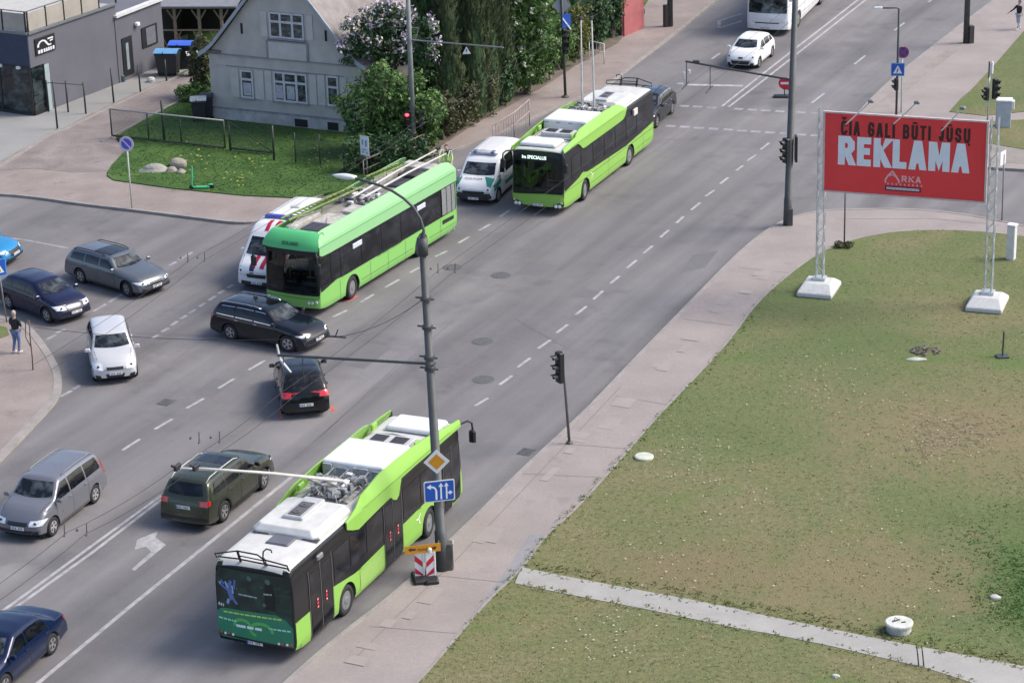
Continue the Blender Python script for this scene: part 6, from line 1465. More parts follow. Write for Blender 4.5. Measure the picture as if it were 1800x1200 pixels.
# ------------------------------------------------------------------ billboard
BLB, BRB = at(1439, 500, .15), at(1735, 527, .15)
BLB_, BRB_ = at(1440, 492, .62), at(1736, 517, .62)
bx = (BRB_-BLB_); bx.z = 0; bl = bx.length; bx.normalize(); bn = Vector((bx.y, -bx.x, 0))     # toward camera side
t = thing('billboard', 'large red billboard on two lattice posts with concrete feet on the lawn', 'billboard', (BLB_.x, BLB_.y, .15), atan2(bx.y, bx.x))
def bbl(px, py, y=-.25): 
    pl = Vector((BLB_.x, BLB_.y, .15)) + bn*(-y); p = onplane(px, py, pl, bn); return toloc(t, p)
c00, c10, c11, c01 = bbl(1450, 334), bbl(1731, 354), bbl(1734, 214), bbl(1450, 199)
zb_, zt_ = (c00.z+c10.z)/2, (c01.z+c11.z)/2; xl, xr = (c00.x+c01.x)/2, (c10.x+c11.x)/2
pw, ph = xr-xl, zt_-zb_; cx = (xl+xr)/2; cz = (zb_+zt_)/2
REDM = mat('billboard_red', (.76, .045, .05), .45, var=.06, scale=.5)
q = MB(); q.box((cx, -.25, cz), (pw, .05, ph)); pn = q.build('panel', REDM, t)
q = MB()
for z in (zb_-.03, zt_+.03): q.box((cx, -.25, z), (pw+.16, .12, .06))
for x in (xl-.04, xr+.04): q.box((x, -.25, cz), (.08, .12, ph))
q.build('frame', mat('frame_pale_pink', (.55, .45, .44), .5, var=.15), t)
q = MB()
for k in range(5): q.box((xl+pw*k/4, -.16, cz), (.08, .1, ph))
for z in (zb_+.3, zt_-.3): q.box((cx, -.08, z), (pw+.2, .06, .08))
q.build('back_frame', GALV, t)
for k, xp in enumerate((0, bl)):
    q = MB(); hh = zt_+.1
    for dx in (-.14, .14):
        for dy in (-.10, .16): q.tube([(xp+dx, dy+.1, .2), (xp+dx, dy+.1, hh)], .028, 6)
    z = .3; s_ = 1
    while z < hh-.4:
        for dy in (0, .26): q.tube([(xp-.14*s_, dy, z), (xp+.14*s_, dy, z+.35)], .012, 5)
        for dx in (-.14, .14): q.tube([(xp+dx, 0 if s_ > 0 else .26, z), (xp+dx, .26 if s_ > 0 else 0, z+.35)], .012, 5)
        z += .35; s_ = -s_
    q.build('post', GALV, t)
    q = MB(); q.v = []; w0, w1, d0, d1 = .72, .55, .95, .45
    vs = [(xp-w0, -d0, 0), (xp+w0, -d0, 0), (xp+w0, d0, 0), (xp-w0, d0, 0), (xp-w0, -d0, .18), (xp+w0, -d0, .18), (xp+w0, d0, .18), (xp-w0, d0, .18), (xp-w1, -d1, .46), (xp+w1, -d1, .46), (xp+w1, d1, .46), (xp-w1, d1, .46)]
    q.add(vs, [(3, 2, 1, 0), (0, 1, 5, 4), (1, 2, 6, 5), (2, 3, 7, 6), (3, 0, 4, 7), (4, 5, 9, 8), (5, 6, 10, 9), (6, 7, 11, 10), (7, 4, 8, 11), (8, 9, 10, 11)])
    f = q.build('concrete_foot', mat('foot_concrete', (.55, .55, .52), .9, col2=(.38, .38, .35) if k else (.48, .48, .46), scale=7, detail=8, contrast=1.6), t, bevel=.05)
    q = MB(); q.box((xp, .1, .52), (.5, .45, .12)); q.build('base_frame', GALV, f)
for (ax, ay), (ex, ey) in (((1487, 219), (1531, 178)), ((1571, 218), (1612, 180)), ((1655, 230), (1692, 190))):
    a = bbl(ax, ay, -.30); q = MB(); e_ = bbl(ex, ey, -1.9)
    q.tube([a+Vector((0, 0, .0)), a.lerp(e_, .97)], .03, 6); la = q.build('lamp_arm', WHITE, t)
    q = MB(); q.bbox(e_, (.22, .16, .12), .03); q.build('floodlight', GREYM, la)
# lettering
TXK = mat('letter_black', (.045, .012, .014), .5); TXW = mat('letter_white', (.74, .76, .80), .5, var=.04); TXP = mat('letter_pink', (.75, .42, .42), .5)
fy = -.2780
def btxt(s, zc, h, width, m_, bold, name='lettering', xc=None, sp=1.0):
    o = text(s, 1.0, m_, pn, Matrix.Identity(4), bold, 1.0, name, sp=sp, extr=.002); me = o.data
    xs = [v.co.x for v in me.vertices]; 
    import itertools
    ref = [v.co.y for v in me.vertices]; base = min(y for y in ref if y > -.05) if min(ref) < -.05 else min(ref)
    cap = .70; k = h/cap; kx = width/(max(xs)-min(xs)); mx_ = (max(xs)+min(xs))/2
    for v in me.vertices: x, y, z = v.co; v.co = (( x-mx_)*kx+(xc if xc is not None else cx), fy-z*1.0, zc-h/2+y*k)
    return o
P = lambda px, py: bbl(px, py, -.28)
xa, xb = P(1473, 275).x, P(1704, 275).x; za = (P(1474, 291).z+P(1703, 303).z)/2; zb2 = (P(1474, 240).z+P(1703, 252).z)/2
stroke_text('REKLAMA', xa, xb, za, zb2, fy, .275, TXW, pn, gap=.14)
xa, xb = P(1478, 232).x, P(1706, 232).x; zc2 = zb2+.04; zd2 = zc2+.58
stroke_text('ČIA GALI BŪTI JŪSŲ'.replace('Č', 'C').replace('Ū', 'U').replace('Ų', 'U'), xa, xb, zc2, zd2, fy, .105, TXK, pn, gap=.30, marks={0: [(.2, 1.26, .5, 1.08), (.5, 1.08, .8, 1.26)], 10: [(.15, 1.14, .85, 1.14)], 15: [(.15, 1.14, .85, 1.14)], 17: [(.75, -.02, .95, -.18)]})
stroke_text('RKA', P(1585, 310).x, P(1619, 310).x, P(1600, 321).z, P(1600, 310).z, fy, .055, TXP, pn, gap=.35)
q = MB(); ap = P(1569, 302)
for pts, w in (([(-.34, -.50), (-.36, -.36), (-.22, -.17), (0.0, .04), (.2, -.2), (.33, -.38), (.33, -.48)], .085), ([(-.14, -.18), (0, -.10), (.14, -.2)], .05)):
    P_ = ribbon(pts, w); n_ = len(P_)//2
    vs = [Vector((ap.x+x*.78, fy-.004*(w < .08), ap.z-.02+z*.9)) for x, z in P_]; q.add(vs, [(i, i+1, 2*n_-2-i, 2*n_-1-i) for i in range(n_-1)])
q.build('emblem', TXP, pn)
q = MB(); zz = P(1590, 325).z
for k in range(9): q.box((P(1560, 325).x+.02+k*.165, fy, zz), (.05, .006, .07))
q.build('emblem_subtitle', TXP, pn)
q = MB(); pz = P(1587, 332.5); q.box((pz.x, fy+.002, pz.z), (1.42, .008, .20)); u = q.build('web_strip', mat('strip_dark', (.10, .01, .03), .5), pn)
q = MB(); q.box((pz.x, fy-.005, pz.z), (1.30, .008, .10)); q.build('web_strip_text', mat('strip_pale', (.52, .46, .50), .5, var=.4, scale=18), u)

# ------------------------------------------------------------------ overhead wires
def wire(pts, z, label, name='contact_wire', r=.0075):
    P = [Vector(at(x, y, z)) for x, y in pts]; t0 = P[0]
    Q = []
    for a, b_ in zip(P, P[1:]):
        for k in range(6): u = k/6; p = a.lerp(b_, u); p.z -= .12*4*u*(1-u); Q.append(p-t0)
    Q.append(P[-1]-t0); q = MB(); q.tube(Q, r, 5); return tag(q.build(name, WIREM, loc=t0), label, 'overhead wire', 'trolleybus contact wires')
wire([(-120, 1100), (118, 935), (312, 820), (494, 690), (770, 476), (1205, 152), (1400, 0), (1500, -80)], 5.6, 'left overhead wire of the pair above the nearest trolleybus lane')
wire([(-80, 1105), (150, 938), (345, 820), (524, 690), (797, 478), (1233, 158), (1440, -5), (1540, -85)], 5.6, 'right overhead wire of the pair above the nearest trolleybus lane')
wire([(60, 640), (335, 456), (600, 295), (720, 222), (965, 63), (1100, -30)], 5.6, 'left overhead wire of the pair passing the slender post by the hedge')
wire([(90, 650), (358, 458), (650, 275), (715, 235), (967, 76), (1110, -20)], 5.6, 'right overhead wire of the pair passing the slender post by the hedge')
P = [onplane(745, 525, B_, Vector((0, 1, 0)))]; 
def span(a, b_, label, r=.009, clamps=()):
    q = MB(); Q = []
    for k in range(13): u = k/12; p = a.lerp(b_, u); p.z -= .25*4*u*(1-u); Q.append(p-a)
    q.tube(Q, r, 5)
    for u in clamps: p = a.lerp(b_, u)-a; p.z -= .25*4*u*(1-u); q.tube([p+Vector((-.35, .1, 0)), p+Vector((.35, -.1, 0))], .03, 6); q.tube([p, p+Vector((.1, 0, .25))], .02, 5)
    return tag(q.build('span_wire', WIREM, loc=a), label, 'overhead wire', 'span wires')
span(P[0], at(585, 592, 6.0), 'thin cable from the main lamp post toward the black estate car', clamps=(.97,))
span(at(585, 592, 6.0), at(60, 575, 6.0), 'thin cable crossing above the road behind the silver white car')
for k, (px, py) in enumerate(((345, 458), (785, 477), (133, 938), (368, 775), (97, 1000))):
    a = at(px, py, 5.6); t = thing('wire_clamp', ['dark wire clamps hanging above the road right of the grey estate car', 'dark wire clamps above the road right of the main lamp post', 'dark wire clamps above the double line below the silver grey minivan', 'dark wire clamps above the road beside the dark green crossover', 'dark wire clamps above the double line at the lower left'][k], 'wire clamp', a, group='wire clamps'); 
    if k == 4: bpy.data.objects.remove(t); continue
    CLM = mat('clamp_grey', (.07, .07, .07), .6)
    for x_ in (-.3, .3): q = MB(); q.tube([(x_, 0, .0), (x_+.01, .05, .28)], .016, 5); q.bbox((x_, 0, 0), (.04, .26, .05), .01); q.build('clamp', CLM, t)
    for x_ in (-.55, .05): q = MB(); q.bbox((x_, 0, .12), (.06, .09, .05), .01); q.build('clamp_bolt', CLM, t)

# ------------------------------------------------------------------ small things on the left verge
b = at(338, 333, .12); t = thing('scooter', 'green electric kick scooter parked on the pavement edge beside the boulders', 'scooter', b, .0)
SG = mat('scooter_green', (.05, .50, .22), .4); 
q = MB(); q.tube([(0, 0, .18), (.04, 0, .6), (.05, 0, 1.12)], .04, 8); q.tube([(0, 0, .18), (.1, 0, .1), (.2, 0, .1)], .04, 8); q.build('stem', SG, t)
q = MB(); q.bbox((.48, 0, .12), (.66, .15, .06), .02); q.build('deck', SG, t); q = MB(); q.tube([(.05, -.22, 1.1), (.05, .22, 1.1)], .02, 6); q.build('handlebar', BLACK, t); q = MB(); q.bbox((.88, 0, .22), (.2, .1, .05), .02, rz=0); q.build('mudguard', SG, t)
for x in (-.02, .92): q = MB(); q.lathe([(.11, -.025), (.12, 0), (.11, .025), (.04, .03)], 16, T=Matrix.Translation((x, 0, .12)) @ Matrix.Rotation(pi/2, 4, 'X')); q.build('wheel', RUBBER, t)

# fence with mesh panels and gate leaf
g0 = at(197, 241, .15)
def gp(px, py): p = at(px, py, .15); return p-g0
t = thing('garden_gate', 'long dark green gate frame with wire mesh between the driveway and the house lawn', 'gate', g0)
GF = mat('gate_dark_green', (.03, .04, .035), .5); GT = mat('gate_top_rail', (.30, .31, .28), .5)
A_, C_ = gp(197, 241), gp(396, 262); Hg = 1.45
cyl(t, 'bottom_rail', [A_+Vector((0, 0, .08)), C_+Vector((0, 0, .08))], .055, GF, 6); cyl(t, 'top_rail', [A_+Vector((0, 0, Hg)), C_+Vector((0, 0, Hg))], .045, GT, 6)
for u in (0, .33, .62, 1): p = A_.lerp(C_, u); cyl(t, 'upright', [p+Vector((0, 0, .05)), p+Vector((0, 0, Hg))], .04, GF, 6)
D_ = gp(480, 272)
t2 = thing('garden_gate', 'smaller green gate leaf with a diagonal brace right of the long gate frame', 'gate', g0)
p1, p2 = gp(405, 264), D_
cyl(t2, 'bottom_rail', [p1+Vector((0, 0, .1)), p2+Vector((0, 0, .1))], .06, GF, 6); cyl(t2, 'diagonal_brace', [p1+Vector((0, 0, Hg)), p2+Vector((0, 0, .15))], .035, GF, 6); cyl(t2, 'upright', [p1, p1+Vector((0, 0, Hg))], .06, GF, 6)
p = gp(289, 247); tag(cyl(None, 'gate_post', [g0+p, g0+p+Vector((0, 0, 2.05))], .07, GF, 8), 'tall dark gate post rising through the long gate frame', 'post')
p = gp(482, 282); cyl(t2, 'gate_post', [p, p+Vector((0, 0, 1.75))], .05, GF, 8)
def meshm():
    m, nt, b = _new('chainlink_mesh'); L = nt.links.new
    tc = N(nt, 'ShaderNodeTexCoord'); sx = N(nt, 'ShaderNodeSeparateXYZ'); L(tc.outputs['Object'], sx.inputs[0])
    outs = []
    for sgn in (1, -1):
        a = N(nt, 'ShaderNodeMath', operation='MULTIPLY_ADD'); a.inputs[1].default_value = sgn; L(sx.outputs['X'], a.inputs[0]); L(sx.outputs['Z'], a.inputs[2])
        w = N(nt, 'ShaderNodeMath', operation='MULTIPLY'); w.inputs[1].default_value = 14; L(a.outputs[0], w.inputs[0]); f = N(nt, 'ShaderNodeMath', operation='FRACT'); L(w.outputs[0], f.inputs[0])
        l = N(nt, 'ShaderNodeMath', operation='LESS_THAN'); l.inputs[1].default_value = .17; L(f.outputs[0], l.inputs[0]); outs.append(l)
    mx = N(nt, 'ShaderNodeMath', operation='MAXIMUM'); L(outs[0].outputs[0], mx.inputs[0]); L(outs[1].outputs[0], mx.inputs[1]); L(mx.outputs[0], b.inputs['Alpha']); b.inputs['Base Color'].default_value = (.03, .06, .04, 1); b.inputs['Roughness'].default_value = .6
    return m
CHAIN = meshm()
q = MB(); q.extr([A_+Vector((0, .02, .1)), C_+Vector((0, .02, .1)), C_+Vector((0, .02, Hg)), A_+Vector((0, .02, Hg))], (0, .004, 0)); q.build('mesh_panel', CHAIN, t)
q = MB(); q.extr([p1+Vector((0, .02, .1)), p2+Vector((0, .02, .1)), p2+Vector((0, .02, Hg)), p1+Vector((0, .02, Hg))], (0, .004, 0)); q.build('mesh_panel', CHAIN, t2)
f0 = at(482, 284, .15); t = thing('mesh_fence', 'low green wire mesh fence between the lawn and the hedge of the grey house', 'fence', f0); prev = None
for px, py in ((520, 286), (563, 290), (605, 300), (650, 300)):
    p = at(px, py, .15)-f0; cyl(t, 'post', [p, p+Vector((0, 0, 1.5))], .03, GF, 6)
    if prev is not None: q = MB(); q.extr([prev, p, p+Vector((0, 0, 1.35)), prev+Vector((0, 0, 1.35))], (0, .004, 0)); q.build('mesh_panel', CHAIN, t)
    prev = p
# thin posts and hoop in front of the shop
fr0 = at(86, 196, .12); t = thing('entrance_barrier', 'dark square hoop barrier with posts in front of the shop wall', 'barrier', fr0)
for (bx_, by_), (tx, ty) in (((86, 196), (85, 145)), ((120, 197), (117, 146)), ((151, 200), (147, 149))):
    p = at(bx_, by_, .12)-fr0; h_ = vert_z(tx, ty, at(bx_, by_, .12)); cyl(t, 'post', [p, p+Vector((0, 0, h_))], .05, GF, 6)
a_, c_ = at(86, 196, .12)-fr0, at(151, 200, .12)-fr0; cyl(t, 'top_rail', [a_+Vector((0, 0, 1.55)), c_+Vector((0, 0, 1.55))], .02, GF, 5)
for k, ((bx_, by_), (tx, ty)) in enumerate((((101, 226), (94, 148)), ((200, 180), (196, 125)), ((247, 162), (243, 120)), ((293, 143), (291, 110)))):
    p = at(bx_, by_, .15); h_ = vert_z(tx, ty, p); tag(cyl(None, 'kerb_post', [p, p+Vector((-.02, 0, h_))], [.05, .04], GF, 8), ['tallest dark post at the kerb end nearest the no parking sign', 'dark post on the kerb beside the middle of the shop wall', 'dark post on the kerb below the annex door', 'shortest dark post on the kerb beside the blue lidded bins'][k], 'post', 'thin posts along the driveway kerb')
p = at(103, 180, .12); q = MB(); q.bbox((0, 0, 0), (.22, .22, .4), .06); o = q.build('waste_basket', BLACK, loc=p+Vector((0, 0, .9))); tag(o, 'small black waste basket with a pale top hanging by the entrance barrier', 'waste bin'); q = MB(); q.bbox((0, 0, .22), (.26, .26, .06), .03); q.build('lid', WHITE, o)
q = MB(); q.bbox((0, 0, .2), (.5, .5, .4), .08); tag(q.build('dog_bowl_box', mat('dark_teal_box', (.03, .06, .07), .6), loc=at(212, 143, .12)), 'dark box lying at the foot of the shop wall', 'box')
q = MB(); q.lathe([(.2, 0), (.22, .15), (.16, .24), (.02, .26)], 14); tag(q.build('planter', mat('planter_white', (.55, .55, .52), .7), loc=at(266, 144, .12)), 'small whitish planter on the forecourt near the bins', 'planter')

# bins
def bin_(px, py, label, lidm, w=1.1, d=.9, h=1.15, rz=.0, lid_tilt=0):
    b = at(px, py, .14); t = thing('wheelie_bin', label, 'bin', b, rz, 'rubbish bins by the grey house')
    q = MB(); w0, d0 = w*.82, d*.8
    vs = [(-w0/2, -d0/2, .12), (w0/2, -d0/2, .12), (w0/2, d0/2, .12), (-w0/2, d0/2, .12), (-w/2, -d/2, h), (w/2, -d/2, h), (w/2, d/2, h), (-w/2, d/2, h)]
    q.add(vs, [(3, 2, 1, 0), (4, 5, 6, 7), (0, 1, 5, 4), (1, 2, 6, 5), (2, 3, 7, 6), (3, 0, 4, 7)]); q.box((0, -d/2-.03, h-.05), (w, .06, .08)); q.build('body', mat('bin_black', (.022, .024, .03), .5), t, bevel=.03)
    q = MB(); vs = []
    for i in range(5):
        y = -d/2-.05+(d+.1)*i/4; z = h+.03+.14*sin(pi*i/4)
        for x in (-w/2-.04, w/2+.04): vs += [(x, y, z), (x, y, z+.03)]
    fs = []
    for i in range(4): a = i*4; fs += [(a+1, a+3, a+7, a+5), (a, a+4, a+6, a+2), (a, a+1, a+5, a+4), (a+2, a+6, a+7, a+3)]
    fs += [(0, 2, 3, 1), (16, 17, 19, 18)]; q.add(vs, fs); q.build('lid', lidm, t)
    for x in (-w*.35, w*.35):
        for y in (-d*.3, d*.3): q = MB(); q.lathe([(.09, -.03), (.09, .03)], 12, T=Matrix.Translation((x, y, .09)) @ Matrix.Rotation(pi/2, 4, 'X')); q.build('wheel', RUBBER, t)
    cyl(t, 'handle', [(-.1, -d/2-.08, h+.02), (-.1, -d/2-.1, h+.16)], .02, BLACK, 6)
    return t
LB1 = mat('lid_light_blue', (.13, .32, .55), .4); LB2 = mat('lid_royal_blue', (.05, .13, .60), .4); LW = mat('lid_pale', (.50, .62, .66), .4)
bin_(297, 131, 'large black bin with a light blue lid standing nearest the driveway', LB1, 1.25, 1.0, 1.25, -.15); bin_(322, 118, 'large black bin with a royal blue lid behind the light blue one', LB2, 1.25, 1.0, 1.3, -.15)
bin_(342, 132, 'dark bin with a pale lid pressed against the hedge beside the grey house', LW, .7, .7, 1.15, .2); bin_(351, 212, 'black bin with a pale blue lid at the corner of the grey house', LW, .75, .8, 1.1, .1); bin_(366, 208, 'black bin right against the wall corner of the grey house', mat('lid_black', (.03, .03, .035), .4), .6, .7, 1.15, .1)
# ------------------------------------------------------------------ grey house
A = at(375, 212, .15); h_ang = -.4541
t = thing('house', 'old light grey plastered house with a steep gable facing the road', 'house', (-15.11, 124.87, 0), h_ang)
HW, HD = 8.87, 10.5
PL = mat('grey_render', (.50, .465, .425), .85, col2=(.39, .36, .33), scale=.9, detail=9, contrast=1.3, bump=.3, bscale=20); PL2 = mat('render_light', (.50, .465, .44), .85, var=.12, scale=1.2); TRIM = mat('render_trim_dark', (.25, .24, .25), .85, var=.2); PLIN = mat('plinth_render', (.42, .41, .39), .9, var=.25, scale=1.5)
ZE = 3.6
Lp = [(0, .0), (0, ZE), (-.26, 3.68), (.25, 3.95), (.65, 4.3), (1.1, 4.85), (2.53, 6.51), (4.46, 8.74), (6.40, 6.51), (7.85, 4.83), (8.3, 4.3), (8.7, 3.95), (9.12, 3.68), (HW, ZE), (HW, 0)]
wp_ = [(0, 0), (HW, 0), (HW, ZE), (8.35, 4.15), (7.8, 4.75), (6.40, 6.38), (4.46, 8.6), (2.47, 6.38), (1.05, 4.72), (.52, 4.15), (0, ZE)]
q = MB(); q.extr([(x, 0, z) for x, z in wp_], (0, HD, 0)); wall = q.build('wall', PL, t)
q = MB(); q.box((HW/2, -.03, .36), (HW+.06, .08, .72)); q.build('plinth', PLIN, t)
q = MB(); q.box((HW/2, -.04, .76), (HW+.1, .12, .07)); q.box((HW/2, -.03, 3.58), (HW+.02, .08, .06)); q.box((HW/2, -.02, 3.0), (HW-2.0, .05, .05)); q.build('string_course', TRIM, t)
q = MB(); q.box((4.73, -.04, 4.52), (2.3, .12, .08)); q.box((3.55, -.03, 4.05), (.10, .08, .92)); q.box((5.88, -.03, 4.05), (.10, .08, .92)); q.build('oriel_frame', TRIM, t)
q = MB(); q.box((4.72, -.045, 4.05), (2.2, .06, .86)); q.build('apron_panel', PL2, t)
ROOF = mat('roof_asbestos', (.29, .265, .25), .9, col2=(.19, .17, .16), scale=1.6, detail=9, bump=.6, bscale=14); VERGE = mat('verge_board', (.34, .36, .40), .6, var=.15)
def roofside(P, nm):
    q = MB(); rows = []
    for x, z in P: rows.append((x, z))
    vs = []
    for x, z in rows:
        for y in (-.28, HD+.3): vs += [(x, y, z), (x, y, z+.10)]
    fs = []
    for i in range(len(rows)-1): a = i*4; fs += [(a+1, a+3, a+7, a+5), (a, a+4, a+6, a+2), (a, a+1, a+5, a+4), (a+2, a+6, a+7, a+3)]
    q.add(vs, fs); return q.build(nm, ROOF, t)
left = [(-.45, 3.52), (-.05, 3.74), (.42, 4.12), (.95, 4.72), (2.47, 6.46), (4.46, 8.70)]; right = [(9.32, 3.52), (8.92, 3.74), (8.45, 4.12), (7.92, 4.72), (6.45, 6.46), (4.46, 8.70)]
ro = roofside(left, 'roof'); roofside(right, 'roof')
for P in (left, right):
    q = MB(); vs = []
    for x, z in P: vs += [(x, -.34, z-.10), (x, -.34, z+.14), (x, -.28, z-.10), (x, -.28, z+.14)]
    fs = []
    for i in range(len(P)-1): a = i*4; fs += [(a, a+1, a+5, a+4), (a+2, a+6, a+7, a+3), (a+1, a+3, a+7, a+5), (a, a+4, a+6, a+2)]
    q.add(vs, fs); q.build('verge_board', VERGE, t)
for x_, w_ in ((.25, 1.0), (8.75, .9)): q = MB(); q.box((x_, -.05, 3.72), (w_, .35, .10)); q.build('eaves_return', mat('eaves_brown', (.16, .13, .12), .8), t)
q = MB(); q.bbox((4.9, 5.5, 8.9), (.7, .6, 1.4), .02); q.build('chimney', mat('brick_red_dull', (.25, .12, .09), .9), ro)
FRW = mat('window_frame_grey_white', (.52, .52, .53), .6, var=.15); HGL = glassy('house_glass', (.025, .028, .032), (.14, .15, .16), 2.0, .08)
def win(x0, x1, z0, z1, cols, transom=None, dark=HGL, curtain=False):
    q = MB(); w_, h_ = x1-x0, z1-z0
    q.box(((x0+x1)/2, .0, (z0+z1)/2), (w_, .05, h_)); 
    f = MB(); fw = .09
    for x in (x0+fw/2, x1-fw/2): f.box((x, -.03, (z0+z1)/2), (fw, .06, h_))
    for z in (z0+fw/2, z1-fw/2): f.box(((x0+x1)/2, -.032, z), (w_-.01, .06, fw))
    for c in cols: f.box((c, -.034, (z0+z1)/2), (.12, .07, h_-.02))
    if transom: f.box(((x0+x1)/2, -.036, transom), (w_-.02, .07, .11))
    fo = f.build('window', FRW, t)
    q.v = [(a, b-.012, c) for a, b, c in q.v]; q.build('glass', dark, fo)
    if curtain:
        q = MB()
        for c0, c1 in curtain: q.box(((c0+c1)/2, -.042, z0+h_*.32), (c1-c0, .006, h_*.45))
        q.build('curtain', mat('curtain_white', (.40, .40, .42), .9, var=.25, scale=5), fo)
    q = MB(); q.box(((x0+x1)/2, -.08, z0-.03), (w_+.16, .16, .05)); q.build('sill', TRIM, fo)
win(3.74, 5.74, 4.68, 6.0, (4.38, 5.08), 5.52); win(1.84, 2.58, 1.40, 2.86, (), 2.38, curtain=[(1.98, 2.45)]); win(3.80, 5.74, 1.40, 2.94, (4.40, 5.13), 2.42, curtain=[(3.9, 4.3), (4.55, 5.0)]); win(6.88, 7.56, 1.42, 2.98, (), 2.40)
for x0, x1, z0, z1 in ((1.25, 1.72, 1.4, 2.9), (2.68, 3.2, 1.4, 2.9), (3.28, 3.66, 1.4, 2.95), (5.88, 6.28, 1.4, 2.95), (6.36, 6.78, 1.42, 2.97), (7.66, 8.05, 1.42, 2.97), (3.2, 3.6, 4.7, 6.0), (5.9, 6.25, 4.7, 6.0)):
    q = MB(); q.box(((x0+x1)/2, -.02, (z0+z1)/2), (x1-x0, .05, z1-z0)); q.build('shutter', PL2, t)
OD = mat('opening_dark', (.02, .02, .022), .9)
for x in (2.08, 6.97): q = MB(); q.box((x, -.005, 5.0), (.12, .03, .55)); q.build('vent_slot', OD, t)
for x0, x1 in ((4.93, 5.68), (6.84, 7.46)): q = MB(); q.box(((x0+x1)/2, -.075, .38), (x1-x0, .02, .40)); q.build('cellar_window', OD, t)
q = MB(); q.box((.55, -.02, 2.95), (.5, .03, .16)); q.build('house_number_plate', mat('old_plate', (.42, .4, .36), .7), t)

# ------------------------------------------------------------------ shop building
c0 = Vector(at(62, 203, .12)); c1 = Vector(at(210, 146, .12)); ang = atan2(c1.y-c0.y, c1.x-c0.x); Ls = (c1-c0).length
t = thing('shop_building', 'dark grey flat roofed shop with a navy front and railed roof terrace', 'building', (c0.x, c0.y, .1), ang)
SW = mat('shop_grey_render', (.125, .125, .145), .75, var=.10, scale=.5, detail=6); NAVY = mat('shop_navy_cladding', (.025, .038, .075), .5); HS = 4.3; LL = 9.0; LEN = Ls+.2
q = MB(); q.add([(0, 0, 0), (LEN, 0, 0), (LEN, LL, 0), (0, LL, 0), (0, 0, HS), (LEN, 0, HS), (LEN, LL, HS), (0, LL, HS)], [(1, 5, 4, 0), (2, 6, 5, 1), (3, 7, 6, 2), (0, 4, 7, 3), (4, 5, 6, 7)]); q.build('wall', SW, t)
q = MB(); q.box((-.04, LL/2, 3.45), (.08, LL, 1.7)); q.build('fascia', NAVY, t)
q = MB(); q.box((-.03, LL/2, 1.30), (.06, LL-.1, 2.55)); q.box((.45, -.02, 1.3), (.9, .05, 2.5)); gl_ = q.build('shop_window', glassy('shop_glass', (.008, .012, .016), (.06, .085, .09), 1.2), t)
q = MB()
for y in (0.0, 2.0, 4.0, 6.0, 8.0): q.box((-.06, y+.03, 1.3), (.08, .09, 2.55))
q.box((-.06, LL/2, .08), (.1, LL, .16)); q.box((-.06, LL/2, 2.58), (.1, LL, .10)); q.box((.95, -.05, 1.3), (.09, .08, 2.5)); q.build('window_mullion', BLACK, gl_)
q = MB(); q.box((1.2, -.03, 1.25), (.4, .06, 2.45)); q.build('entrance_door', mat('pale_mint_panel', (.34, .42, .42), .4), t)
q = MB(); q.box((.5, -.03, .12), (1.1, .1, .24)); q.build('door_sill', BLACK, t)
q = MB(); 
for y in (.7, 1.9): q.bbox((-.15, y, 2.55), (.2, .22, .14), .03)
q.build('wall_lamp', mat('lamp_glow_warm', (.75, .72, .62), .4), t)
q = MB(); q.box((-.10, 4.0, 3.45), (.05, 1.8, 1.0)); q.build('shop_sign', SIGW, t)
# square black sign with arch mark
sx0, sx1, sz0, sz1 = .9, 3.15, 2.82, 4.0
def sh_l(px, py):
    n_ = Vector((sin(ang), -cos(ang), 0)); return toloc(t, onplane(px, py, c0, n_))
a_, b_ = sh_l(62, 99), sh_l(94, 57); sx0, sx1, sz0, sz1 = a_.x, b_.x, a_.z, b_.z
q = MB(); q.box(((sx0+sx1)/2, -.04, (sz0+sz1)/2), (sx1-sx0, .07, sz1-sz0)); sg_ = q.build('arch_sign', BLACK, t, bevel=.03)
W_ = sx1-sx0; H_ = sz1-sz0; q = MB()
def sr(pts, w): P_ = ribbon(pts, w); n_ = len(P_)//2; q.add([Vector((sx0+x*W_, -.08, sz0+z*H_)) for x, z in P_], [(i, i+1, 2*n_-2-i, 2*n_-1-i) for i in range(n_-1)])
sr([(.12, .45), (.14, .6), (.24, .74), (.36, .78), (.48, .72), (.56, .56), (.64, .42), (.78, .42)], .09); sr([(.62, .78), (.9, .78)], .09); sr([(.72, .62), (.88, .66)], .08); q.build('arch_mark', SIGW, sg_)
q = MB(); 
for x0, x1 in ((.1, .2), (.23, .33), (.38, .46), (.49, .57), (.6, .68), (.71, .79), (.83, .92)): q.box((sx0+(x0+x1)/2*W_, -.08, sz0+.18*H_), ((x1-x0)*W_, .01, .2*H_))
q.build('sign_letters', SIGW, sg_)
# roof terrace
q = MB(); q.box((LEN/2, LL/2, HS+.03), (LEN-.3, LL-.3, .06)); q.build('terrace_deck', mat('terrace_paving', (.42, .41, .38), .85, var=.12), t)
q = MB(); q.box((LEN/2, .03, HS+.06), (LEN, .26, .12)); q.box((0.03, LL/2, HS+.062), (.26, LL, .12)); q.build('parapet_cap', GREYM, t)
PN = mat('balustrade_panel', (.36, .33, .28), .6, var=.12, scale=1)
for k in range(int(LEN/1.5)+1):
    q = MB(); x = .1+k*1.5; q.box((x, .02, HS+.62), (.07, .07, 1.2)); q.build('railing_post', BLACK, t)
    if x+1.5 < LEN: q = MB(); q.box((x+.75, .02, HS+.62), (1.38, .03, .95)); q.build('balustrade', PN if x < 5 else GALV, t)
for k in range(6):
    q = MB(); y = k*1.5+.1; q.box((.02, y, HS+.62), (.07, .07, 1.2)); q.build('railing_post', BLACK, t); q = MB(); q.box((.02, y+.75, HS+.62), (.03, 1.38, .95)); q.build('balustrade', PN, t)
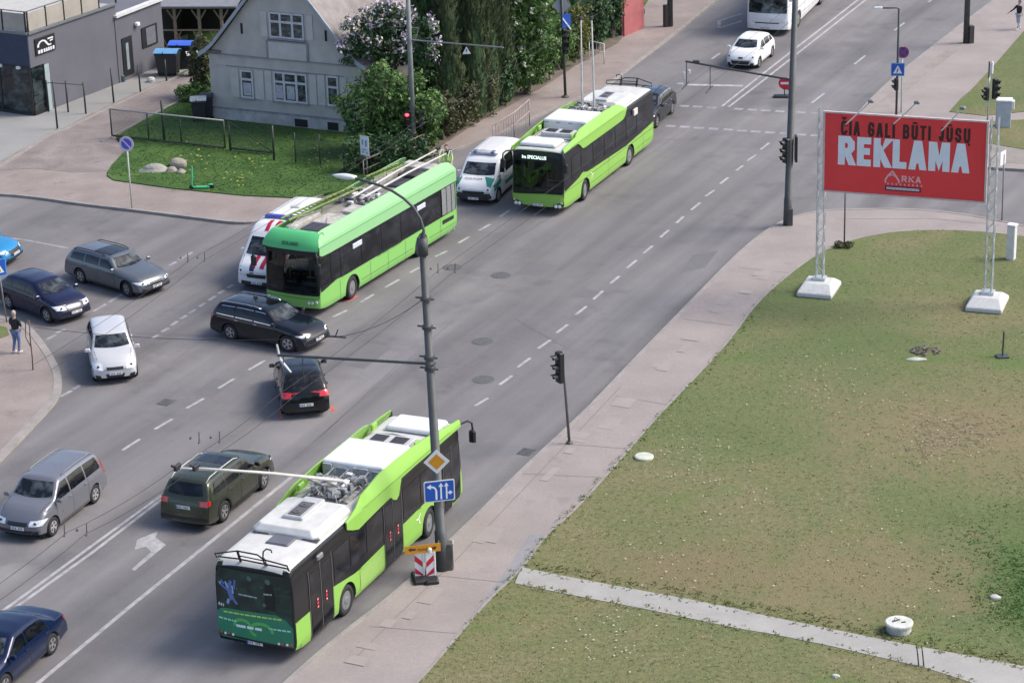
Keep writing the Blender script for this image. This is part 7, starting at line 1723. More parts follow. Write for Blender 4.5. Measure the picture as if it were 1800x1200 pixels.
q = MB(); q.box((LEN/2, .02, HS+1.2), (LEN, .06, .05)); q.box((.02, LL/2, HS+1.2), (.06, LL, .05)); q.build('top_rail', GREYM, t)
# annex
e0 = Vector(at(216, 144, .12)); e1 = Vector(at(291, 112, .12)); ang2 = atan2(e1.y-e0.y, e1.x-e0.x); L2_ = (e1-e0).length
t = thing('annex_building', 'lower grey annex with white roof edge joined to the far end of the shop', 'building', (e0.x, e0.y, .1), ang2)
def an_l(px, py): n_ = Vector((sin(ang2), -cos(ang2), 0)); return toloc(t, onplane(px, py, e0, n_))
HA = (an_l(209, 26).z+an_l(287, 1).z)/2; print('annex H', an_l(209, 26), an_l(287, 1), L2_)
q = MB(); q.add([(-.3, 0, 0), (L2_, 0, 0), (L2_, 8, 0), (-.3, 8, 0), (-.3, 0, HA), (L2_, 0, HA), (L2_, 8, HA), (-.3, 8, HA)], [(1, 5, 4, 0), (2, 6, 5, 1), (3, 7, 6, 2), (0, 4, 7, 3), (4, 5, 6, 7)]); q.build('wall', SW, t)
q = MB(); q.box((L2_/2-.15, .05, HA+.05), (L2_+.3, .4, .14)); q.build('parapet_cap', mat('cap_white', (.6, .6, .58), .6), t)
a_, b_ = an_l(250, 86), an_l(274, 40); q = MB(); q.box(((a_.x+b_.x)/2, -.02, (a_.z+b_.z)/2), (b_.x-a_.x, .06, b_.z-a_.z)); w_ = q.build('window', BLACK, t)
q = MB(); q.box(((a_.x+b_.x)/2+.1, -.06, (a_.z+b_.z)/2), ((b_.x-a_.x)*.6, .02, (b_.z-a_.z)*.85)); q.build('glass', mat('pane_grey', (.16, .165, .18), .2), w_)
a_, b_ = an_l(218, 135), an_l(230, 62); q = MB(); q.box(((a_.x+b_.x)/2, -.02, (a_.z+b_.z)/2), (b_.x-a_.x, .06, b_.z-a_.z)); w_ = q.build('door', BLACK, t)
q = MB(); q.box(((a_.x+b_.x)/2-.05, -.06, (a_.z+b_.z)/2), (.25, .02, (b_.z-a_.z)*.7)); q.build('glass', mat('pane_pale', (.25, .3, .32), .2), w_)
a_ = an_l(238, 42); q = MB(); q.bbox((a_.x, -.12, a_.z), (.3, .22, .18), .04); q.build('wall_lamp', WHITE, t)

# ------------------------------------------------------------------ timber carport
k0 = Vector(at(288, 84, .1)); k1 = Vector(at(412, 84, .1)); ang3 = atan2(k1.y-k0.y, k1.x-k0.x); L3 = (k1-k0).length
t = thing('timber_carport', 'open timber shed with Y braced posts and a grey roof behind the bins', 'shed', (k0.x, k0.y, .1), ang3); WD = mat('shed_timber', (.30, .235, .17), .8, var=.2, scale=6)
def k_l(px, py): n_ = Vector((sin(ang3), -cos(ang3), 0)); return toloc(t, onplane(px, py, k0, n_))
zr = k_l(340, 15).z; zrail = k_l(340, 53).z; print('shed', zr, zrail, L3)
for k, px in enumerate((309, 352, 391)):
    x = k_l(px, 60).x; q = MB(); q.box((x, 0, zr/2), (.16, .16, zr)); q.build('post', WD, t)
    q = MB()
    for s_ in (-1, 1): q.tube([(x, 0, zr-.75), (x+s_*.42, 0, zr-.08)], .05, 4)
    q.build('brace', WD, t)
q = MB(); q.box((L3/2, 0, zr+.06), (L3+.2, .16, .14)); q.box((L3/2, -.02, zrail), (L3, .1, .08)); q.build('beam', WD, t)
q = MB()
for k in range(8): x = .2+k*.5; q.tube([(x, 0, .1), (x+.45*(1 if k % 2 else -1)*.9, 0, zrail-.05)], .035, 4)
q.build('lattice', WD, t)
q = MB(); q.add([(-.4, -.6, zr+.14), (L3+.4, -.6, zr+.14), (L3+.4, 4.8, zr+.95), (-.4, 4.8, zr+.95), (-.4, -.6, zr+.24), (L3+.4, -.6, zr+.24), (L3+.4, 4.8, zr+1.05), (-.4, 4.8, zr+1.05)], [(3, 2, 1, 0), (4, 5, 6, 7), (0, 1, 5, 4), (1, 2, 6, 5), (2, 3, 7, 6), (3, 0, 4, 7)]); q.build('roof', mat('shed_roof_grey', (.20, .20, .22), .8, var=.12), t)
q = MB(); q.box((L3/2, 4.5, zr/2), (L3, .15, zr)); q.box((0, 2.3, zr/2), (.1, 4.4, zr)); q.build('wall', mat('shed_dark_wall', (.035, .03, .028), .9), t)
# ------------------------------------------------------------------ dark building behind the lilac
k0 = Vector(at(655, 130, .1)); t = thing('dark_building', 'dark blue grey building behind the lilac, cut off by the top of the photo', 'building', (k0.x-.5, k0.y+6, 0), -.30)
q = MB(); q.box((3.5, 4, 3), (10, 8, 6)); q.build('wall', mat('dark_blue_render', (.030, .033, .050), .7, col2=(.018, .022, .035), scale=.5), t)
q = MB(); q.add([(-1.9, -.5, 5.9), (8.9, -.5, 5.9), (8.9, 4, 9.2), (-1.9, 4, 9.2), (8.9, 8.5, 5.9), (-1.9, 8.5, 5.9)], [(0, 1, 2, 3), (3, 2, 4, 5), (1, 4, 2), (0, 3, 5)]); q.build('roof', mat('slate_roof', (.04, .045, .06), .6), t)
q = MB(); q.bbox((1.0, -.05, 4.2), (1.3, .1, 1.5), .02); q.build('window', GLASS, t)
# red gatepost wall at top
b0 = at(1102, 62, .1); t = thing('red_wall', 'faded red painted fence panel at the end of the hedge, top of the photo', 'wall', b0, RH-.1); q = MB(); q.bbox((.8, 0, 1.25), (2.4, .12, 2.5), .02); q.build('panel', mat('faded_red_paint', (.36, .11, .11), .7, var=.15, scale=1.5), t)
for x in (-.4, 1.95): q = MB(); q.bbox((x, .1, 1.3), (.12, .12, 2.6), .02); q.build('post', mat('faded_red_paint', (.36, .11, .11), .7), t)

# ------------------------------------------------------------------ people
def person(loc, rz, label, pose, top, legs, hair, skin=(.45, .30, .23), vest=False, shoes=(.5, .48, .46), h=1.74):
    t = thing('person', label, 'person', loc, rz); k = h/1.74
    J = dict(pel=(0, 0, .92), ch=(0, 0, 1.25), nk=(0, 0, 1.46), hd=(.0, .0, 1.56), ht=(0, .01, 1.70), ls=(-.18, 0, 1.41), rs=(.18, 0, 1.41), le=(-.22, -.02, 1.14), re=(.22, -.02, 1.14), lw=(-.22, -.14, .92), rw=(.22, -.14, .92), lh=(-.09, 0, .88), rh=(.09, 0, .88), lk=(-.10, -.02, .48), rk=(.10, -.02, .48), la=(-.10, .02, .09), ra=(.10, .02, .09), lt=(-.11, -.16, .035), rt=(.11, -.16, .035))
    J.update(pose)
    R_ = dict(pel=.135, ch=.15, nk=.055, hd=.07, ht=.06, ls=.065, rs=.065, le=.045, re=.045, lw=.032, rw=.032, lh=.095, rh=.095, lk=.06, rk=.06, la=.042, ra=.042, lt=.035, rt=.035)
    E = [('pel', 'ch'), ('ch', 'nk'), ('nk', 'hd'), ('hd', 'ht'), ('ch', 'ls'), ('ch', 'rs'), ('ls', 'le'), ('rs', 're'), ('le', 'lw'), ('re', 'rw'), ('pel', 'lh'), ('pel', 'rh'), ('lh', 'lk'), ('rh', 'rk'), ('lk', 'la'), ('rk', 'ra'), ('la', 'lt'), ('ra', 'rt')]
    def skin_mesh(name, keys, edges, scale, mats, root):
        me = bpy.data.meshes.new(name); idx = {n_: i for i, n_ in enumerate(keys)}
        me.from_pydata([tuple(c*k for c in J[n_]) for n_ in keys], [(idx[a], idx[b]) for a, b in edges], [])
        o = bpy.data.objects.new(name, me); COL.objects.link(o); m = o.modifiers.new('skin', 'SKIN')
        if not me.skin_vertices: me.skin_vertices.new()
        for n_ in keys: v = me.skin_vertices[0].data[idx[n_]]; v.radius = (R_[n_]*scale*k, R_[n_]*scale*k*(.8 if n_ in ('pel', 'ch') else 1)); v.use_root = (n_ == root)
        o.modifiers.new('sub', 'SUBSURF').levels = 2; o.modifiers['sub'].render_levels = 2
        bpy.context.view_layer.update(); m2 = bpy.data.meshes.new_from_object(o.evaluated_get(bpy.context.evaluated_depsgraph_get())); bpy.data.objects.remove(o)
        m2.materials.clear(); m2.materials.append(mats); m2.polygons.foreach_set('use_smooth', [True]*len(m2.polygons)); n = bpy.data.objects.new(name, m2); COL.objects.link(n); n.parent = t; return n
    sk = mat('skin_tone', skin, .6)
    # hands: palm, four fingers and a thumb as their own short chains
    hk = []; he = []
    for s_, e_, w_ in (('l', 'le', 'lw'), ('r', 're', 'rw')):
        a, b = Vector(J[e_]), Vector(J[w_]); d = (b-a).normalized(); up = Vector((0, 0, 1)); n_ = d.cross(Vector((1, 0, 0))).normalized(); sd = d.cross(n_).normalized()
        J[s_+'p'] = tuple(b+d*.07); R_[s_+'p'] = .034; hk.append(s_+'p'); he.append((w_, s_+'p'))
        for f_, off, ln in ((0, -.03, .065), (1, -.01, .078), (2, .01, .075), (3, .03, .06)):
            k1, k2 = f'{s_}f{f_}a', f'{s_}f{f_}b'; J[k1] = tuple(b+d*.10+sd*off+n_*.006); J[k2] = tuple(b+d*(.10+ln)+sd*off*1.15-n_*.03); R_[k1] = .011; R_[k2] = .008; hk += [k1, k2]; he += [(s_+'p', k1), (k1, k2)]
        k1 = s_+'th'; J[k1] = tuple(b+d*.09+sd*-.06); R_[k1] = .010; hk.append(k1); he.append((s_+'p', k1))
    keys = list(R_.keys()); body = skin_mesh('body', [k_ for k_ in keys], E+he, .96, sk, 'pel')
    skin_mesh('jacket', ['pel', 'ch', 'ls', 'rs', 'le', 're', 'lw', 'rw'], [('pel', 'ch'), ('ch', 'ls'), ('ch', 'rs'), ('ls', 'le'), ('rs', 're'), ('le', 'lw'), ('re', 'rw')], 1.18, mat(label[:14]+'_jacket', top, .8, var=.2, scale=9), 'pel')
    skin_mesh('trousers', ['pel', 'lh', 'rh', 'lk', 'rk', 'la', 'ra'], [('pel', 'lh'), ('pel', 'rh'), ('lh', 'lk'), ('rh', 'rk'), ('lk', 'la'), ('rk', 'ra')], 1.14, mat(label[:14]+'_trousers', legs, .8, var=.2, scale=9), 'pel')
    hc = Vector(J['hd']).lerp(Vector(J['ht']), .5)*k
    def ball(name, c, s, m_, cut=None):
        bm = bmesh.new(); bmesh.ops.create_icosphere(bm, subdivisions=3, radius=1)
        for v in bm.verts: v.co = Vector((v.co.x*s[0], v.co.y*s[1], v.co.z*s[2]))+Vector(c)
        if cut:
            bmesh.ops.delete(bm, geom=[v for v in bm.verts if cut(v.co-Vector(c))], context='VERTS')
        me = bpy.data.meshes.new(name); bm.to_mesh(me); bm.free(); me.materials.append(m_); me.polygons.foreach_set('use_smooth', [True]*len(me.polygons)); o = bpy.data.objects.new(name, me); COL.objects.link(o); o.parent = t; return o
    ball('head', hc, (.078, .095, .112), sk); ball('nose', hc+Vector((0, -.098, -.01)), (.013, .018, .02), sk)
    for s_ in (-1, 1): ball('ear', hc+Vector((s_*.08, .005, -.005)), (.012, .02, .03), sk); ball('eye', hc+Vector((s_*.03, -.088, .015)), (.011, .008, .008), WHITE)
    ball('mouth', hc+Vector((0, -.088, -.05)), (.022, .008, .006), mat('lip', (.35, .12, .1), .6))
    ball('hair', hc+Vector((0, .012, .02)), (.088, .10, .108), mat(label[:14]+'_hair', hair, .8), cut=lambda v: v.y < -.045 and v.z < .05 or v.z < -.07)
    for s_ in ('l', 'r'):
        a, b = Vector(J[s_+'a'])*k, Vector(J[s_+'t'])*k; q = MB(); q.tube([a+Vector((0, .04, -.04)), a+Vector((0, -.02, -.04)), b+Vector((0, 0, 0)), b+(b-a).normalized()*.04], [.045, .05, .042, .02], 8); q.build('shoe', mat(label[:14]+'_shoe', shoes, .6), t, True)
    return t
person(at(31, 620, .12), facecam(at(31, 620, .12))+pi*.78, 'pedestrian in a black jacket and blue jeans standing on the left corner pavement', dict(lw=(-.12, -.22, 1.08), rw=(.12, -.22, 1.1), le=(-.25, -.03, 1.15), re=(.25, -.03, 1.15), lk=(-.09, -.05, .48), ra=(.12, .10, .09), rt=(.13, -.08, .035)), (.012, .014, .016), (.12, .17, .30), (.40, .33, .28))
person(at(1790, 52, .12), facecam(at(1790, 52, .12))-.9, 'person in a black top and light trousers walking on the far right pavement', dict(lw=(-.55, -.25, .98), le=(-.38, -.1, 1.15), rw=(.3, -.12, 1.0), la=(-.12, .22, .10), lt=(-.12, .08, .035), ra=(.12, -.16, .09), rt=(.12, -.32, .035)), (.015, .015, .02), (.42, .42, .46), (.03, .02, .02), h=1.68)
pl = b1.matrix_basis @ Vector((-6.42, -.15, 3)); hd = onplane(785, 266, pl, RD); pz = hd.z-1.42
wk = person(Vector((hd.x, hd.y, pz)), atan2(RD.y, RD.x)+pi+pi/2+.3, 'worker in a yellow vest on a ladder at the back of the older trolleybus', dict(lw=(-.30, -.42, 1.05), rw=(.25, -.45, 1.0), le=(-.28, -.2, 1.12), re=(.27, -.2, 1.12), nk=(0, -.06, 1.45), hd=(0, -.08, 1.55), ht=(0, -.08, 1.69)), (.42, .62, .06), (.02, .025, .035), (.02, .015, .012))
lz = pz; q = MB()
for s_ in (-1, 1): q.tube([(s_*.24, -.75+.55, -pz+.02), (s_*.24, -.12, 0.1), (s_*.24, -.2, .9)], .03, 6)
k = 0
while -pz+.25+k*.28 < .2: z_ = -pz+.25+k*.28; q.tube([(-.24, -.17, z_), (.24, -.17, z_)], .02, 5); k += 1
q.box((0, -.05, -.01), (.5, .3, .03)); o = q.build('step_ladder', GALV, loc=wk.location, rz=wk.rotation_euler[2]); tag(o, 'metal step ladder under the worker at the back of the older trolleybus', 'ladder')
# ------------------------------------------------------------------ foliage
def leafm(name, c1, c2, c3, sc=1.3, trans=.15):
    m, nt, b = _new(name); L = nt.links.new
    tc = N(nt, 'ShaderNodeTexCoord'); n1 = N(nt, 'ShaderNodeTexNoise', Scale=sc, Detail=4.0, Roughness=.7); L(tc.outputs['Object'], n1.inputs['Vector'])
    cr = N(nt, 'ShaderNodeValToRGB'); e = cr.color_ramp.elements; e[0].position = .32; e[0].color = (*c1, 1); e[1].position = .70; e[1].color = (*c3, 1); x = e.new(.5); x.color = (*c2, 1)
    n2 = N(nt, 'ShaderNodeTexNoise', Scale=9.0, Detail=2.0); L(tc.outputs['Object'], n2.inputs['Vector'])
    ad = N(nt, 'ShaderNodeMath', operation='MULTIPLY_ADD'); ad.inputs[1].default_value = .5; L(n2.outputs['Fac'], ad.inputs[0])
    sb = N(nt, 'ShaderNodeMath', operation='SUBTRACT'); sb.inputs[1].default_value = .25; L(n1.outputs['Fac'], sb.inputs[0]); L(sb.outputs[0], ad.inputs[2]); L(ad.outputs[0], cr.inputs['Fac'])
    L(cr.outputs['Color'], b.inputs['Base Color']); b.inputs['Roughness'].default_value = .6; b.inputs['Specular IOR Level'].default_value = .3
    ts = N(nt, 'ShaderNodeBsdfTranslucent'); L(cr.outputs['Color'], ts.inputs['Color']); mx = N(nt, 'ShaderNodeMixShader'); mx.inputs[0].default_value = trans; L(b.outputs[0], mx.inputs[1]); L(ts.outputs[0], mx.inputs[2]); L(mx.outputs[0], nt.nodes['Material Output'].inputs[0])
    return m
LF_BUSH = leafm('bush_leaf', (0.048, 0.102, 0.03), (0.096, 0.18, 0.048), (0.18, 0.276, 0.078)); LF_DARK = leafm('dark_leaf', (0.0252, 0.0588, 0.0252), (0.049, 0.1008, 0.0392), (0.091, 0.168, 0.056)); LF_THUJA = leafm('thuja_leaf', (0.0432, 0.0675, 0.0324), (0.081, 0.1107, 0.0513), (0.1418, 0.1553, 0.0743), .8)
LF_TWIG = leafm('ivy_twig_leaf', (0.05, 0.0562, 0.0275), (0.0938, 0.0938, 0.0475), (0.125, 0.1625, 0.0562), 1.0); LF_YEL = leafm('yellow_green_leaf', (.07, .09, .02), (.13, .14, .035), (.20, .20, .055)); BLOSS = mat('lilac_blossom', (.72, .62, .66), .8, col2=(.50, .41, .48), scale=6, contrast=1.5); WFLO = mat('white_blossom', (.62, .64, .50), .8, var=.2, scale=8)
BARK = mat('bark', (.10, .08, .065), .9, var=.3, scale=8, bump=.5)
def leaf_cloud(mb, centre, rad, n, size, rnd, shell=.55, m=0, up=.0, droop=None, flat=1.0):
    cx_, cy_, cz_ = centre
    for _ in range(n):
        while True:
            x, y, z = rnd.uniform(-1, 1), rnd.uniform(-1, 1), rnd.uniform(-1, 1); d = x*x+y*y+z*z
            if d <= 1 and (d > shell**2 or rnd.random() < .25): break
        p = Vector((cx_+x*rad[0], cy_+y*rad[1], cz_+z*rad[2])); s_ = size*rnd.uniform(.6, 1.4)
        nrm = Vector((x+rnd.uniform(-.8, .8), y+rnd.uniform(-.8, .8), z+up+rnd.uniform(-.7, .8))).normalized(); a = nrm.orthogonal().normalized(); b = nrm.cross(a); r_ = rnd.uniform(0, 6.28); a, b = a*cos(r_)+b*sin(r_), b*cos(r_)-a*sin(r_)
        mb.add([p-a*s_, p+b*s_*.55*flat, p+a*s_, p-b*s_*.55*flat], [(0, 1, 2, 3)], m)
def bush(name, label, cat, base, blobs, leaf, n, size=.10, seed=1, trunk_h=1.0, stems=4, flowers=None, group=None, z=.15, clump=.32):
    rnd = random.Random(seed); b = Vector(at(base[0], base[1], z)) if len(base) == 2 else Vector(base); t = thing(name, label, cat, b, 0, group)
    q = MB(); tot = sum(r[0]*r[1]*r[2]**.5 for _, r in blobs)
    f = MB()
    for c, r in blobs:
        k = int(n*(r[0]*r[1]*r[2]**.5)/tot); cl = max(8, int(k/26))
        for _ in range(cl):
            while True:
                d = Vector((rnd.gauss(0, 1), rnd.gauss(0, 1), rnd.gauss(0, 1)))
                if d.length > .1: break
            d.normalize(); rr_ = rnd.uniform(.62, 1.04); cc = (c[0]+d.x*r[0]*rr_, c[1]+d.y*r[1]*rr_, max(.12, c[2]+d.z*r[2]*rr_)); cs = clump*rnd.uniform(.6, 1.35)
            leaf_cloud(q, cc, (cs, cs, cs*.8), 24, size, rnd, .3, up=.3)
            if flowers and rnd.random() < flowers[1] and (d.z > -.2):
                fs = flowers[2]; leaf_cloud(f, (cc[0]+d.x*.12, cc[1]+d.y*.12-.08, cc[2]+d.z*.15), (fs, fs, fs*1.5), 14, flowers[3], rnd, .3)
        leaf_cloud(q, c, (r[0]*.8, r[1]*.8, r[2]*.8), int(k*.18), size*1.5, rnd, .2)
    q.build('foliage', leaf, t)
    if flowers: f.build('blossom', flowers[0], t)
    q = MB()
    for k in range(stems):
        c, r = blobs[k % len(blobs)]; a = rnd.uniform(0, 6.28); q.tube([(cos(a)*.15, sin(a)*.15, -.05), (c[0]*.4+cos(a)*.2, c[1]*.4+sin(a)*.2, trunk_h*.6), (c[0]*.8, c[1]*.8, max(trunk_h, c[2]*.8)), (c[0]+cos(a)*r[0]*.5, c[1]+sin(a)*r[1]*.5, c[2]+r[2]*.4)], [.09, .07, .045, .015], 6)
    q.build('stems', BARK, t)
    return t
def thuja(base, h, r, seed, label, leaf=None, group='conifers in the hedge row'):
    rnd = random.Random(seed); b = Vector(at(base[0], base[1], .12)); t = thing('conifer_tree', label, 'tree', b, 0, group); q = MB()
    n = int(230*h)
    lobes = [(rnd.uniform(0, 6.28), rnd.uniform(.6, 1.1)) for _ in range(5)]
    for _ in range(n):
        u = rnd.random()**.85; z = .15+u*(h-.15); prof_ = r*(min(1, .55+u*3)*(1-u)**.62+.04); a = rnd.uniform(0, 6.28)
        k = .86+.16*sin(3*a+z*.7+lobes[0][0])+.07*sin(7*a+z*2); rr_ = prof_*k*rnd.uniform(.78, 1.06); p = Vector((cos(a)*rr_, sin(a)*rr_, z))
        s_ = rnd.uniform(.10, .24); out = Vector((cos(a), sin(a), 0)); tdir = (Vector((0, 0, 1))+out*rnd.uniform(.0, .5)+Vector((rnd.uniform(-.3, .3), rnd.uniform(-.3, .3), 0))).normalized(); sd = tdir.cross(out+Vector((rnd.uniform(-.7, .7), rnd.uniform(-.7, .7), 0))).normalized()
        for dz in (0, .1, .22):
            pp_ = p+tdir*dz+out*rnd.uniform(-.07, .07); q.add([pp_-sd*s_*.45, pp_+tdir*s_*.35-sd*s_*.1, pp_+tdir*s_*1.5, pp_+sd*s_*.45], [(0, 3, 2, 1)])
    q.build('foliage', leaf or LF_THUJA, t)
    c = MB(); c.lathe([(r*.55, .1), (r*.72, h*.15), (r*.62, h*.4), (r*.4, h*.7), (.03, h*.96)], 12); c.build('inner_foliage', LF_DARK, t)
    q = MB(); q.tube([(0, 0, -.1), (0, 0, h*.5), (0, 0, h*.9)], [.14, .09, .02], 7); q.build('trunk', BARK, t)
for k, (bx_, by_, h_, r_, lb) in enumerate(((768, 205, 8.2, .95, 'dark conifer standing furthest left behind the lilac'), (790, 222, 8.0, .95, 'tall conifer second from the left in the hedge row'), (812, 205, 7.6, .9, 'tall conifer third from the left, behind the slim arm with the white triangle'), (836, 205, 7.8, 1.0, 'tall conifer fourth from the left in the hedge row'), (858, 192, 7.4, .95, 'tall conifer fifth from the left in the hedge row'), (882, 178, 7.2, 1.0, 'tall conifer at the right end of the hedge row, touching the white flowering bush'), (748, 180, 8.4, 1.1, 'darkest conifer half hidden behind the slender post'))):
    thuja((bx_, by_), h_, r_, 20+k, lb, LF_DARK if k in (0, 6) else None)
# green bush before the house corner
bush('green_bush', 'big light green leafy bush in front of the right corner of the grey house', 'bush', (690, 268), [((-1.35, .3, 2.2), (1.35, 1.3, 1.6)), ((-.2, .0, 3.0), (1.2, 1.2, 1.5)), ((.9, .2, 2.5), (1.2, 1.1, 1.5)), ((1.9, .3, 2.0), (1.0, 1.0, 1.3)), ((0, .2, 1.3), (1.6, 1.1, 1.2))], LF_BUSH, 7500, .10, 2, 1.5, 6)
bush('dark_bush', 'low dark bush spilling over the fence below the big green bush', 'bush', (668, 300), [((-.6, 0, .8), (1.3, .7, .8)), ((.6, .1, .9), (1.1, .7, .9)), ((1.7, .3, .9), (.9, .7, .9))], LF_DARK, 3600, .08, 4, .5, 4)
bush('lilac', 'lilac with pale pink flower clusters rising above the green bush', 'lilac', (690, 232), [((-1.0, 0, 5.0), (1.2, 1.0, 1.2)), ((.2, 0, 5.7), (1.2, 1.0, 1.0)), ((1.5, 0, 4.7), (1.0, .9, 1.4)), ((.3, .3, 4.2), (1.7, 1.0, 1.2)), ((-1.7, 0, 4.3), (.8, .8, .8)), ((1.7, 0, 3.5), (.8, .8, .9))], LF_DARK, 5200, .10, 6, 3, 6, flowers=(BLOSS, .9, .22, .095))
bush('flowering_bush', 'tall dark green bush dotted with white flowers behind the diamond sign', 'bush', (925, 165), [((0, 0, 1.5), (1.2, 1.0, 1.5)), ((-.2, 0, 3.6), (1.3, 1.1, 1.4)), ((.6, 0, 4.9), (1.2, 1.0, 1.2)), ((-.7, .3, 5.2), (1.0, 1.0, 1.2)), ((.9, .2, 2.6), (.9, .8, 1.5))], LF_BUSH, 6200, .10, 8, 2, 5, flowers=(WFLO, .42, .13, .075))
hedge = [(742, 264, 2.3, LF_BUSH, 'leafy green hedge section behind the older trolleybus, nearest the slender post'), (780, 245, 2.2, LF_TWIG, 'brownish hedge section at the foot of the conifers'), (812, 226, 2.0, LF_TWIG, 'brownish hedge section below the middle conifers'), (846, 206, 2.1, LF_TWIG, 'mixed hedge section in front of the fifth conifer'), (880, 187, 2.3, LF_DARK, 'dark green hedge section left of the flowering bush'), (948, 148, 2.2, LF_BUSH, 'green hedge section behind the dark signal post'), (985, 122, 2.4, LF_BUSH, 'green hedge section right of the dark signal post'), (1015, 104, 2.8, LF_YEL, 'yellowish green rounded shrub above the raised trolley poles'), (1048, 86, 3.0, LF_DARK, 'dark green hedge section behind the low white railing'), (1074, 66, 3.2, LF_DARK, 'dark green tall hedge section beside the red panel'), (1090, 36, 3.2, LF_BUSH, 'green hedge section behind the red panel at the top of the photo')]
for k, (x, y, h_, lf, lb) in enumerate(hedge):
    bush('hedge_shrub', lb, 'hedge', (x, y), [((0, .5, h_*.35), (.85, .8, h_*.42)), ((.2, .6, h_*.72), (.8, .75, h_*.36)), ((-.4, .4, h_*.5), (.7, .7, h_*.4))], lf, 2300, .085, 40+k, .6, 3, group='hedge along the left pavement', clump=.26)
bush('backdrop_tree', 'dense dark tree filling the gap behind the hedge at the top of the photo', 'tree', (1000, 40), [((0, 3, 3.5), (2.4, 1.6, 3.2)), ((2.6, 6, 3.2), (2.0, 1.8, 3.0)), ((-2.6, 1.5, 3.6), (1.8, 1.5, 3.0))], LF_DARK, 5200, .14, 60, 2, 4)
bush('backdrop_tree', 'green treetop behind the shop annex at the top of the photo', 'tree', (225, 60), [((0, 5, 4.0), (2.0, 1.6, 2.6)), ((1.2, 5, 3.0), (1.6, 1.4, 2.4))], LF_BUSH, 2400, .13, 61, 2, 3)
bush('corner_shrub', 'brownish green clipped shrub column against the left corner of the grey house', 'shrub', (357, 168), [((0, 0, 1.0), (.55, .6, 1.1)), ((.1, 0, 2.4), (.5, .5, 1.3)), ((-.3, .3, 1.6), (.5, .5, 1.2))], LF_TWIG, 2600, .075, 62, .5, 3, clump=.2)
bush('corner_shrub', 'small bright green shrub at the driveway edge left of the grey house', 'shrub', (332, 176), [((0, 0, .4), (.8, .6, .45)), ((.6, .2, .5), (.5, .5, .4))], LF_BUSH, 1200, .07, 63, .2, 3, clump=.2)
bush('post_tuft', 'tuft of dark tall grass around the thin post under the billboard', 'grass tuft', (1484, 434), [((0, 0, .08), (.45, .3, .12))], LF_TWIG, 400, .06, 64, .05, 2, clump=.12)
# grass blades and small flowers
def tufts(name, region, n, hgt, m_, seed, z, wmul=1.0, keep=None):
    from mathutils.geometry import intersect_point_tri_2d
    rnd = random.Random(seed); q = MB(); xs = [p[0] for p in region]; ys = [p[1] for p in region]
    def inside(x, y):
        c = False; j = len(region)-1
        for i in range(len(region)):
            if (region[i][1] > y) != (region[j][1] > y) and x < (region[j][0]-region[i][0])*(y-region[i][1])/(region[j][1]-region[i][1])+region[i][0]: c = not c
            j = i
        return c
    k = 0
    while k < n:
        px, py = rnd.uniform(min(xs), max(xs)), rnd.uniform(min(ys), max(ys)); k += 1
        if not inside(px, py): continue
        p = Vector(at(px, py, z)); 
        if keep and not keep(p, rnd): continue
        for j in range(3):
            a = rnd.uniform(0, 6.28); h_ = hgt*rnd.uniform(.5, 1.3); w_ = .018*wmul*rnd.uniform(.7, 1.4); o = p+Vector((rnd.uniform(-.05, .05), rnd.uniform(-.05, .05), 0)); d = Vector((cos(a), sin(a), 0)); e_ = Vector((-d.y, d.x, 0))*rnd.uniform(-1, 1)*h_; q.add([o-d*w_, o+d*w_, o+e_+Vector((0, 0, h_*.5))], [(0, 1, 2)])
    return tag(q.build(name, m_), kind='stuff', label='tufts of grass growing out of the '+('lawn' if z == .15 else 'verge'), cat='grass')
LREG = [(735, 1200), (850, 1060), (960, 937), (1145, 742), (1275, 607), (1380, 487), (1470, 428), (1550, 408), (1650, 402), (1800, 412), (1800, 1160), (1562, 1118), (1350, 1075), (1100, 1025), (925, 994), (905, 1030), (980, 1045), (1300, 1110), (1640, 1180), (1712, 1205), (1650, 1215), (720, 1215)]
G1 = leafm('lawn_blade', (.12, .165, .05), (.17, .19, .07), (.24, .22, .11), .5, .3); G2 = leafm('fresh_blade', (.045, .10, .022), (.075, .15, .035), (.11, .19, .045), .8, .3); G3 = mat('straw_blade', (.34, .29, .18), .9, var=.2)
tufts('grass_tufts', LREG, 9000, .05, G1, 1, .15, 1.2); tufts('dry_grass', LREG, 9000, .03, G3, 2, .15, 1.4, keep=lambda p, r: sin(p.x*.7+1)*sin(p.y*.45)+r.uniform(-.8, .8) > .15)
GR0 = at(1812, 1040, .15)
tufts('fresh_grass_tufts', [(1560, 1120), (1640, 900), (1700, 780), (1800, 700), (1850, 700), (1850, 1180), (1800, 1166)], 12000, .08, G2, 3, .15, 1.3, keep=lambda p, r: r.random() < max(0, 1.15-hypot((p.x-GR0.x)/2.2, (p.y-GR0.y)/5.2)+.35*sin(p.x*2.1)*sin(p.y*1.3))**1.6)
tufts('fresh_grass_tufts', [(190, 306), (222, 262), (200, 240), (310, 182), (370, 180), (640, 245), (700, 262), (640, 320), (540, 346), (430, 341), (300, 328)], 8000, .07, G2, 4, .15, 1.8)
tufts('edge_weeds', [(917, 994), (925, 985), (1100, 1012), (1562, 1105), (1800, 1150), (1800, 1168), (1562, 1122), (1350, 1080), (1100, 1030)], 3600, .11, G1, 5, .15, 1.5)
tufts('edge_weeds', [(850, 1060), (960, 937), (1145, 742), (1275, 607), (1380, 487), (1390, 490), (1285, 615), (1155, 750), (970, 945), (862, 1062)], 2600, .12, G2, 6, .15, 1.4)
tufts('edge_grass', [(917, 990), (1000, 1008), (1100, 1026), (1350, 1076), (1562, 1118), (1800, 1162), (1800, 1176), (1562, 1131), (1350, 1088), (1100, 1038), (1000, 1019), (915, 1003)], 2600, .09, G1, 11, .165, 1.3)
